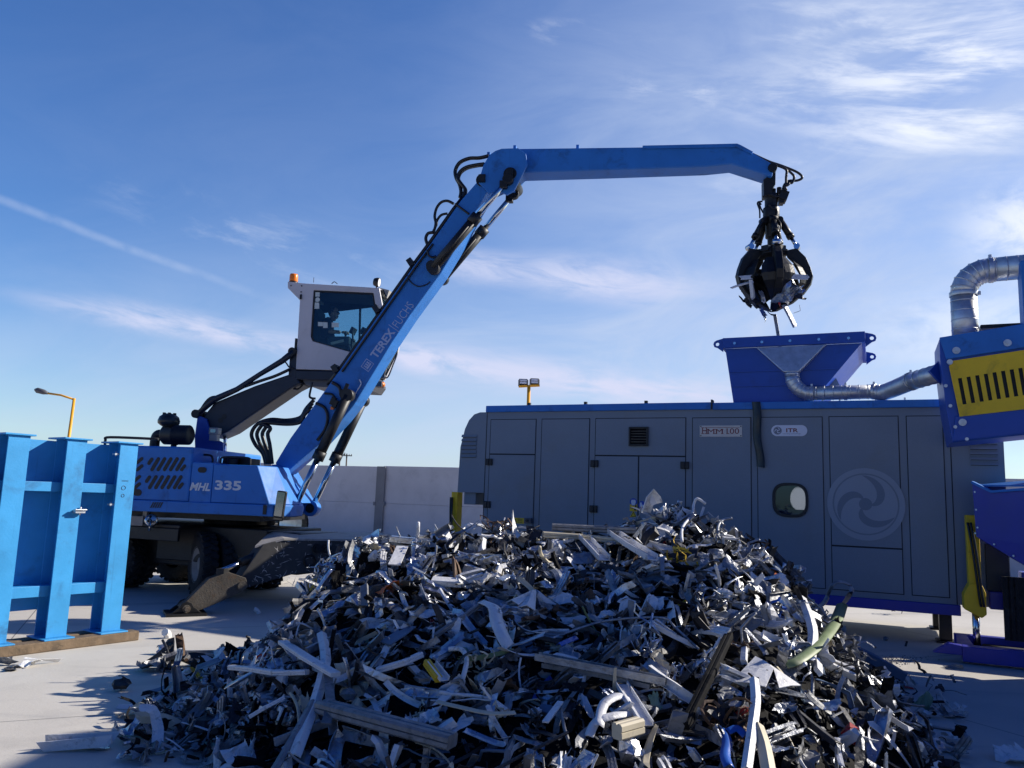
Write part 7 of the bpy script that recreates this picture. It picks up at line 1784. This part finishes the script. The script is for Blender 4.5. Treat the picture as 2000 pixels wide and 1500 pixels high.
along('scrap_profile', [(1140, 1052), (1180, 1095)], [0.10, 0.12], usec(0.11, 0.05), 'scrap_white', 'ribbed white profile stub beside the bright white window profile', 1)
along('scrap_strip', [(786, 1068), (770, 1104)], [0.12, 0.16], flat(0.11, 0.01, 0.0), 'scrap_white', 'sunlit white flat strip hanging off the crest below the wall post', 1)
along('scrap_strip', [(1262, 1002), (1268, 985), (1275, 966), (1283, 985)], [0.1, 0.12, 0.12, 0.1], flat(0.12, 0.01, 0.03), 'scrap_white', 'white torn spike standing up as the highest point of the heap', 2)
along('scrap_tube', [(1332, 1058), (1333, 1030), (1352, 1005), (1355, 985), (1362, 974), (1378, 984)], [0.10, 0.12, 0.12, 0.10, 0.10, 0.08], [(0.014 * math.cos(k * math.pi / 3), 0.014 * math.sin(k * math.pi / 3)) for k in range(6)], 'scrap_white', 'thin white wire tube looping up at the top of the heap', 4, True)
along('scrap_tube', [(1405, 1052), (1402, 1030), (1412, 1016), (1430, 1012)], [0.1, 0.12, 0.12, 0.1], [(0.014 * math.cos(k * math.pi / 3), 0.014 * math.sin(k * math.pi / 3)) for k in range(6)], 'scrap_dull', 'grey bent tube end beside the crest below the porthole', 4, True)
along('scrap_bar', [(852, 1246), (895, 1216), (948, 1180)], [0.06, 0.10, 0.08], bsec(0.045, 0.035), 'scrap_grey', 'straight grey square bar sloping up to the white curled sheet', 1)
along('scrap_strip', [(945, 1178), (965, 1188), (970, 1215), (985, 1250), (995, 1264)], [0.10, 0.14, 0.12, 0.12, 0.10], flat(0.10, 0.006, 0.02), 'scrap_white', 'white curled sheet strip hanging from the end of the square bar', 3, True)
along('scrap_profile', [(1000, 1180), (1040, 1160), (1028, 1190)], [0.1, 0.12, 0.1], flat(0.14, 0.008, 0.03), 'scrap_white', 'short wide white profile plate high on the slope', 1)
along('scrap_strip', [(1095, 1372), (1065, 1412)], [0.10, 0.12], flat(0.04, 0.01, 0.0), 'scrap_white', 'narrow white slat pointing down beside the slotted white bar', 1)
along('scrap_strip', [(1150, 1440), (1165, 1410), (1200, 1398), (1235, 1390), (1215, 1360), (1180, 1375), (1170, 1420)], [0.08, 0.12, 0.14, 0.12, 0.14, 0.15, 0.13], flat(0.06, 0.004, 0.012), 'scrap_white', 'broad white ribbon curled back on itself near the foot of the heap', 4, True)
along('scrap_beam', [(1205, 1445), (1250, 1432)], [0.14, 0.12], bsec(0.08, 0.09), 'scrap_cream', 'short cream box section beside the broad white ribbon', 1)
along('plastic_sheet', [(1412, 1428), (1420, 1450), (1416, 1478), (1424, 1500)], 0.12, flat(0.06, 0.004, 0.02), 'scrap_blue', 'bright blue plastic ribbon hanging near the foot of the heap', 3, True)
along('plastic_sheet', [(1420, 1432), (1440, 1425), (1458, 1440)], 0.11, flat(0.06, 0.004, 0.025), 'scrap_blue', 'bright blue plastic sheet piece folded beside the hanging blue ribbon', 3, True)
along('plastic_sheet', [(1092, 1262), (1110, 1254), (1124, 1248)], 0.08, flat(0.05, 0.006, 0.02), 'scrap_blue', 'bright blue plastic piece under the end of the arched tube', 2)
along('scrap_strip', [(450, 1308), (490, 1312), (540, 1320), (600, 1318)], [0.2, 0.22, 0.22, 0.18], bsec(0.05, 0.035), 'scrap_white', 'white straight bar lying level on the left shoulder of the heap', 1)
along('scrap_strip', [(490, 1403), (520, 1385), (555, 1367)], [0.2, 0.22, 0.18], bsec(0.035, 0.025), 'scrap_white', 'thin pale bar pointing out of the shaded left foot of the heap', 1)
along('scrap_strip', [(445, 1345), (470, 1330), (492, 1318)], [0.22, 0.24, 0.22], flat(0.07, 0.006, 0.02), 'scrap_bare', 'shiny curled strip catching the sun on the left foot of the heap', 2)
along('scrap_strip', [(598, 1505), (680, 1380), (605, 1270)], -0.02, flat(0.05, 0.02, 0.0), 'scrap_black', 'long black slat buried behind the crossing pale strips', 1)
along('scrap_rod', [(958, 1508), (1030, 1470), (1110, 1430)], 0.14, [(0.010 * math.cos(k * math.pi / 3), 0.010 * math.sin(k * math.pi / 3)) for k in range(6)], 'scrap_dark', 'long thin dark rod leaning at the bottom of the heap', 1)
along('scrap_strip', [(855, 1372), (910, 1385), (960, 1395), (1005, 1393)], [0.1, 0.12, 0.12, 0.1], flat(0.055, 0.006, 0.01), 'scrap_cream', 'long level cream strip low on the heap below the hooked rod', 2)
along('scrap_profile', [(738, 1315), (790, 1300), (822, 1285)], [0.10, 0.13, 0.1], bsec(0.06, 0.04), 'scrap_white', 'pale two-groove profile below the hooked white rod', 1)
along('scrap_profile', [(752, 1258), (780, 1240), (798, 1226)], [0.10, 0.13, 0.1], flat(0.13, 0.01, 0.0), 'scrap_slate', 'wide slate blue flat plate on the shaded slope', 1)
along('scrap_strip', [(685, 1310), (720, 1296)], [0.10, 0.12], flat(0.10, 0.01, 0.0), 'scrap_cream', 'cream coloured torn board in the shaded slope', 1)
# roof-shaped white sheet
pp = [on_heap(*p) for p in ((1455, 1338), (1490, 1308), (1535, 1343))]
tv, tf = polypipe([pp[0] + Vector((0, -0.08, 0.02)), pp[1] + Vector((0, -0.03, 0.05)), pp[2] + Vector((0, -0.08, 0.02))], 0.01, flat(0.22, 0.006, 0.01), 1)
piece('sheet_scrap', (tv, tf), 'scrap_white', tv.mean(0), label='white sheet folded like a little roof on the lit slope', where='air')

def scatter_pieces():
    kinds = ['strip'] * 10 + ['profile'] * 8 + ['sheet'] * 8 + ['bar'] * 3 + ['tube'] * 2 + ['tangle'] * 2 + ['lump']
    W2 = np.array([.16, .20, .30, .16, .06, .02, .03, .015, .025, .003, .006, .001, .0, .001, .0]); W2 = W2 / W2.sum()
    n = 0; pts = []
    while n < 205:
        px, py = nr.uniform(300, 1840), nr.uniform(985, 1500)
        p = on_heap(px, py, 0.0)
        if p.z < 0.03 or p.y > 9 or hz(p.x, p.y) < 0.03: continue
        if any((px - a) ** 2 + (py - b) ** 2 < 34 ** 2 for a, b in pts): continue
        pts.append((px, py)); k = kinds[nr.integers(0, len(kinds))]; mat = MATS[int(nr.choice(len(MATS), p=W2))]
        near = np.clip((p.y - 4.5) / 4, 0, 1); s = 0.75 + 0.35 * near
        if k == 'strip': L = nr.uniform(0.22, 0.50) * s; sh = strip(L, nr.uniform(0.03, 0.085) * s, 0.6, 0.55, 10); nm = 'scrap_strip'
        elif k == 'profile': L = nr.uniform(0.2, 0.5) * s; sh = channel(L, nr.uniform(0.05, 0.10) * s, 0.5, 0.35); nm = 'scrap_profile'
        elif k == 'sheet': L = nr.uniform(0.15, 0.30) * s; sh = sheet(L, L * nr.uniform(0.4, 0.8), 0.36); nm = 'sheet_scrap'
        elif k == 'bar': L = nr.uniform(0.25, 0.6) * s; sh = boxbar(L, nr.uniform(0.04, 0.08) * s, nr.uniform(0.025, 0.06) * s); nm = 'scrap_bar'
        elif k == 'tube': L = nr.uniform(0.3, 0.6) * s; sh = pipe(L, nr.uniform(0.008, 0.018)); nm = 'scrap_tube'
        elif k == 'tangle': L = nr.uniform(0.10, 0.18); sh = tangle(L, 14); nm = 'wire_tangle'; mat = ['scrap_bare', 'scrap_dull', 'scrap_bare', 'scrap_brown'][nr.integers(0, 4)]
        else: L = nr.uniform(0.10, 0.2); sh = lump(L * 0.5); nm = 'scrap_lump'; mat = ['scrap_dark', 'scrap_brown', 'scrap_dull', 'scrap_red'][nr.integers(0, 4)]
        R_ = slope_rot(p.x, p.y, 0.33, 0.4)
        d = R_[:, 0]; steep = abs(d[2])
        size = 'short' if L < 0.27 else ('long' if L > 0.45 else '')
        tilt = 'standing steeply' if steep > 0.72 else ('lying level' if steep < 0.22 else 'slanting')
        piece(nm, sh, mat, (p.x, p.y, hz(p.x, p.y) + nr.uniform(0.02, 0.09)), R_, desc=(size, k, tilt, px, py), smooth=(k in ('tube',)))
        n += 1
scatter_pieces()
def name_pieces():
    KN = {'strip': 'strip', 'profile': 'profile offcut', 'sheet': 'crumpled sheet', 'bar': 'box bar', 'tube': 'bent tube', 'tangle': 'wire tangle', 'lump': 'crushed lump'}
    cols = [(400, 'at the thin end near the loose pieces'), (560, 'beside the stabiliser foot'), (680, 'below the scratched stabiliser housing'), (800, 'below the boom foot'), (900, 'below the concrete wall post'), (1000, 'below the single grey door'), (1090, 'below the yellow door sticker'),
            (1180, 'below the square ventilation grille'), (1270, 'below the double doors'), (1370, 'below the pointed white spike'), (1460, 'below the cream name plate'), (1560, 'below the porthole'), (1660, 'by the olive green strip'), (9999, 'at the thin end near the tyre')]
    rows = [(1075, 'on the crest'), (1150, 'high on the slope'), (1230, 'halfway up the slope'), (1310, 'in the lower half'), (1400, 'low on the slope'), (9999, 'at the foot')]
    used = {}
    for ob, (size, k, tilt, px, py), mat, v in PIECES:
        co = next(t for lim, t in cols if px < lim); ro = next(t for lim, t in rows if py < lim)
        base = ' '.join(x for x in (size, CNAME[mat], KN[k]) if x)
        lab = f'{base} {ro} {co}'
        used.setdefault(lab, []).append((ob, base, tilt, ro, co, px, py))
    for lab, lst in used.items():
        if len(lst) == 1:
            ob, base, tilt, ro, co, px, py = lst[0]; ob['label'] = lab if len(lab.split()) <= 16 else f'{base} {co}'
            continue
        lst.sort(key=lambda q: q[6])
        words = ['upper', 'lower', 'lowest'] if len(lst) > 2 else ['upper', 'lower']
        for i, (ob, base, tilt, ro, co, px, py) in enumerate(lst):
            w = words[min(i, len(words) - 1)]
            ob['label'] = ' '.join(f'{w} {base} {ro} {co}'.split()[:16])
name_pieces()

def ground_pieces():
    g = 'loose scrap on the open yard'
    def put(name, shape, mat, px, py, label, yaw=0.0, tilt=0.0, roll=0.0, lift=0.0, cat='scrap metal', smooth=False):
        p = onz(px, py); v, f = shape; v = v - v.mean(0); v = v @ euler(yaw, tilt, roll).T
        z = -v[:, 2].min() + 0.002 + lift
        return piece(name, (v, f), mat, (p.x, p.y, z), label=label, group=g, where='air', cat=cat, smooth=smooth)
    put('scrap_profile', channel(0.5, 0.09, 0.0), 'scrap_bare', 372, 1290, 'shiny curved profile lying by the left foot of the heap next to a black strip', 0.2, 0, 0.5)
    put('sheet_scrap', sheet(0.16, 0.12, 0.6), 'scrap_bare', 322, 1278, 'small crumpled silver sheet at the tip of the shiny curved profile', 0.4)
    put('scrap_strip', strip(0.42, 0.035, 0.15, 0, 6), 'scrap_black', 318, 1311, 'straight thin black strip lying in front of the shiny curved profile', 0.05)
    put('scrap_strip', strip(0.3, 0.06, 2.6, 0, 14), 'scrap_dark', 398, 1308, 'dark curled offcut at the end of the thin black strip', 0.3, 0, 1.0)
    put('paper_roll', pipe(0.11, 0.045, 0.0), 'scrap_white', 325, 1247, 'small white roll standing alone on the sunny concrete', 1.4, 0.2, 0, cat='roll')
    put('scrap_lump', lump(0.07), 'scrap_dark', 236, 1349, 'small dark crushed lump with a wire alone on the sunny concrete', 0.3)
    put('scrap_tube', pipe(0.16, 0.004, 0.9), 'scrap_dark', 239, 1340, 'thin dark wire sticking up from the small dark lump', 0.2, -1.1, 0)
    put('scrap_strip', strip(0.34, 0.07, 0.9, 0, 10), 'scrap_white', 275, 1381, 'white bowed strip lying by the shaded edge of the heap', -0.25, 0, 0.3)
    put('sheet_scrap', sheet(0.26, 0.13, 0.4), 'scrap_cream', 262, 1402, 'cream green bent board below the white bowed strip', -0.3)
    put('sheet_scrap', sheet(0.20, 0.13, 0.5), 'scrap_dull', 265, 1425, 'crumpled silver foil under the cream green board', 0.5)
    put('scrap_profile', channel(0.42, 0.09, 0.6), 'scrap_white', 150, 1466, 'white torn profile lying alone in the corner of the yard', 0.1, 0, 0.3)
    put('sheet_scrap', sheet(0.24, 0.10, 0.4), 'scrap_bare', 185, 1462, 'crumpled silver sheet lying over the white torn profile in the corner', -0.3)
    put('scrap_strip', strip(0.42, 0.075, 1.3, 0.4, 12), 'scrap_white', 300, 1462, 'white ribbon curling towards the corner of the yard in the heap shade', 0.5, 0, 0.4)
    put('scrap_strip', strip(0.40, 0.085, 1.6, 0, 12), 'scrap_cream', 322, 1445, 'pale ribbon standing on edge beside the white curling ribbon', 0.75, 0, 1.0)
    put('sheet_scrap', sheet(0.2, 0.14, 0.6), 'scrap_bare', 250, 1447, 'small silver scrap sheet between the corner pieces and the heap', 0.9)
    put('scrap_lump', lump(0.13), 'scrap_dark', 400, 1452, 'round black lump at the shaded foot of the heap', 0.2)
    put('sheet_scrap', sheet(0.22, 0.15, 0.5), 'scrap_dull', 362, 1462, 'crumpled grey sheet next to the round black lump', 0.2)
    put('scrap_strip', strip(0.3, 0.06, 0.6, 0.3, 8), 'scrap_slate', 318, 1352, 'slate flat strip at the edge of the heap shade', 0.5, 0, 0.3)
    put('sheet_scrap', sheet(0.22, 0.14, 0.4), 'scrap_grey', 445, 1290, 'grey sheet leaning on the left tip of the heap', 0.5, 0.3)
    put('scrap_bar', boxbar(0.08, 0.05, 0.05), 'scrap_grey', 434, 1275, 'tiny grey block between the heap and the stabiliser foot', 0.5)
    put('paper_roll', pipe(0.1, 0.03, 0.0), 'scrap_white', 501, 1200, 'small white tube on the concrete behind the heap near the stabiliser foot', 0.3, 0, 0, cat='roll')
    for k, (x, y, m, w) in enumerate(((12, 1300, 'scrap_dull', 'grey crumpled scrap under the end of the timber'), (34, 1303, 'scrap_bare', 'silver crumpled scrap beside the timber'), (58, 1302, 'scrap_white', 'white crumpled scrap beside the timber'), (20, 1309, 'scrap_dark', 'dark scrap tuft in front of the timber'))):
        put('sheet_scrap', sheet(0.17, 0.10, 0.5), m, x, y, w, k * 0.7)
    put('scrap_strip', strip(0.32, 0.05, 0.5, 0, 8), 'scrap_white', 82, 1297, 'white strip pointing away from the timber scraps', 0.45, 0, 0.3)
    put('wire_tangle', tangle(0.12, 12), 'scrap_dark', 1754, 1200, 'dark wire tangle in the sunlight underneath the machine rail', 0.2)
    put('scrap_lump', lump(0.04), 'scrap_grey', 1730, 1252, 'small pale stone sized scrap in the shade before the machine', 0.2)
    put('scrap_strip', strip(0.10, 0.03, 0.4, 0.2, 6), 'scrap_dark', 1770, 1263, 'small dark scrap strip in the shade before the machine', 0.4)
    put('scrap_strip', strip(0.2, 0.05, 1, 0.5, 8), 'scrap_grey', 1862, 1306, 'grey flattened scrap on the shaded concrete before the skid frame', 0.1)
    put('scrap_strip', strip(0.2, 0.04, 1.2, 0.5, 8), 'scrap_dark', 1796, 1317, 'dark flattened scrap on the shaded concrete below the light patch', 0.1)
    put('sheet_scrap', sheet(0.2, 0.1, 0.5), 'scrap_dull', 1752, 1336, 'dull crumpled sheet by the right foot of the heap', 0.1)
    put('sheet_scrap', sheet(0.12, 0.06, 0.5), 'scrap_red', 1772, 1345, 'red scrap chip by the dull crumpled sheet', -0.3)
    put('plastic_sheet', sheet(0.16, 0.12, 0.5), 'scrap_pale_green', 1803, 1394, 'pale green plastic scrap on the shaded concrete near the tyre', 0.3)
    put('sheet_scrap', sheet(0.22, 0.12, 0.4), 'scrap_dull', 1862, 1400, 'flattened grey strip sheet on the shaded concrete near the tyre', 0.4)
    put('scrap_strip', strip(0.5, 0.05, 0.25, 0, 6), 'scrap_grey', 1815, 1420, 'long grey strip trailing from the heap towards the tyre', -0.75, 0, 0.2)
    put('sheet_scrap', sheet(0.3, 0.22, 0.6), 'scrap_white', 1985, 1488, 'white crumpled sheet in the lower corner below the tyre', 0.2)
    put('scrap_beam', boxbar(0.7, 0.14, 0.1), 'scrap_slate', 1700, 1345, 'slate blue beam lying against the right foot of the heap', -0.55, 0.25, 0, lift=0.1)
    put('scrap_lump', lump(0.02), 'scrap_white', 1905, 1245, 'white chip beside the skid frame', 0)
    gv = MB(); gx = random.Random(3)
    for k in range(300):
        px, py = 1690 + gx.gauss(50, 34), 1291 + gx.gauss(0, 4.5); p = onz(px, py); r = gx.uniform(0.004, 0.010)
        gv.ball((p.x, p.y, r * 0.5), (r, r, r * 0.7), 6)
    tag(gv.build('gravel', 'concrete_post', None, recalc=False), 'fine grey gravel strewn in the light patch', 'gravel', kind='stuff')
ground_pieces()

def grapple_load():
    g = 'scrap pieces held in the grapple'
    cx, zmx, zbt, Rm = GRAP
    def put(name, shape, mat, x, y, b, label, rot):
        v, f = shape; v = v - v.mean(0); v = v @ np.array(rot).T
        M4 = Matrix.Rotation(EF.rz, 3, 'Z'); v = v @ np.array(M4).T
        l = EL(*c5(x, y), b); w = EF.o + EF.a * l.x + EF.b * l.y + Vector((0, 0, l.z))
        piece(name, (v, f), mat, tuple(w), label=label, group=g, where='air')
    put('scrap_profile', channel(0.36, 0.06, 0), 'scrap_white', 262, 1098, -0.52, 'white bar poking out of the grapple towards the cab side', euler(0, -0.42, 0.4))
    put('scrap_strip', strip(0.16, 0.08, 0.4, 0, 6), 'scrap_white', 292, 1046, -0.48, 'short white plate caught above the poking white bar in the grapple', euler(0, -0.1, 1.2))
    put('scrap_profile', channel(0.26, 0.07, 0), 'scrap_white', 342, 1130, -0.54, 'white upright profile hanging in the grapple beside the front tine', euler(0, 1.5, 0.3))
    put('scrap_strip', strip(0.22, 0.10, 0.3, 0, 6), 'scrap_white', 702, 1042, -0.50, 'white plate poking out of the grapple on the conveyor side', euler(0, 0.1, 1.2))
    put('scrap_bar', boxbar(0.40, 0.075, 0.04), 'scrap_dull', 622, 1335, -0.1, 'longest grey bar hanging down from the grapple', euler(0, 1.08, 0.9))
    put('sheet_scrap', sheet(0.26, 0.16, 0.9), 'scrap_bare', 668, 1110, -0.46, 'crumpled foil bulging between the grapple tines', euler(0.4, 1.2, 1.2))
    put('sheet_scrap', sheet(0.24, 0.2, 0.9), 'scrap_bare', 610, 1165, -0.46, 'larger crumpled foil under the bulging foil in the grapple', euler(0.2, 0.6, 1.0))
    put('sheet_scrap', sheet(0.22, 0.16, 0.9), 'scrap_dull', 560, 1205, -0.44, 'dull crushed sheet next to the front tine tip', euler(0.2, 0.4, 1.2))
    put('sheet_scrap', sheet(0.2, 0.12, 0.9), 'scrap_bare', 420, 1190, -0.46, 'torn silver sheet hanging below the upright white profile', euler(0.2, 1.3, 1.0))
    put('plastic_sheet', sheet(0.16, 0.09, 0.5), 'scrap_blue', 420, 1310, -0.25, 'bright blue plastic scrap hanging under the grapple', euler(0.2, 1.0, 1.2))
    put('scrap_strip', strip(0.2, 0.05, 0.8, 0.5, 8), 'scrap_dark', 275, 1215, -0.32, 'dark bent strip dangling from the grapple on the cab side', euler(0, 0.6, 0.6))
    put('scrap_profile', channel(0.18, 0.06, 0.5), 'scrap_dark', 310, 1235, -0.25, 'dark channel dangling next to the dark bent strip', euler(0, 1.2, 0.6))
    put('scrap_strip', strip(0.2, 0.03, 1.6, 0.5, 9), 'scrap_dark', 490, 1320, -0.3, 'dark curled strip under the front tine tip', euler(0, 0.9, 0.2))
    put('scrap_strip', strip(0.15, 0.05, 0.6, 0.5, 8), 'scrap_dull', 440, 1345, -0.3, 'grey narrow strip hanging beside the blue plastic scrap', euler(0, 1.4, 0.8))
    put('sheet_scrap', sheet(0.1, 0.07, 0.5), 'scrap_red', 552, 1255, -0.42, 'small red scrap between the grapple tine tips', euler(0.3, 0.5, 1.0))
    put('scrap_tube', pipe(0.22, 0.004, 0.5), 'scrap_dull', 688, 1290, -0.3, 'thin wire dangling from the conveyor side of the grapple', euler(0, 1.5, 0))
    put('sheet_scrap', sheet(0.18, 0.14, 0.9), 'scrap_dark', 700, 1190, -0.3, 'dark torn sheet at the conveyor side edge of the grapple', euler(0.3, 0.9, 0.6))
    put('sheet_scrap', sheet(0.22, 0.14, 0.8), 'scrap_dark', 360, 1235, -0.35, 'dark torn sheet under the cab side of the grapple', euler(0.3, 0.4, 1.0))
    put('sheet_scrap', sheet(0.5, 0.45, 0.5), 'scrap_dark', 490, 1080, 0.0, 'dark mass of sheet packed inside the closed grapple', euler(0.3, 0.3, 0.4))
    put('scrap_lump', lump(0.30), 'scrap_black', 490, 1130, 0.0, 'black lump of scrap in the heart of the grapple', euler(0.3, 0.3, 0.4))
grapple_load()
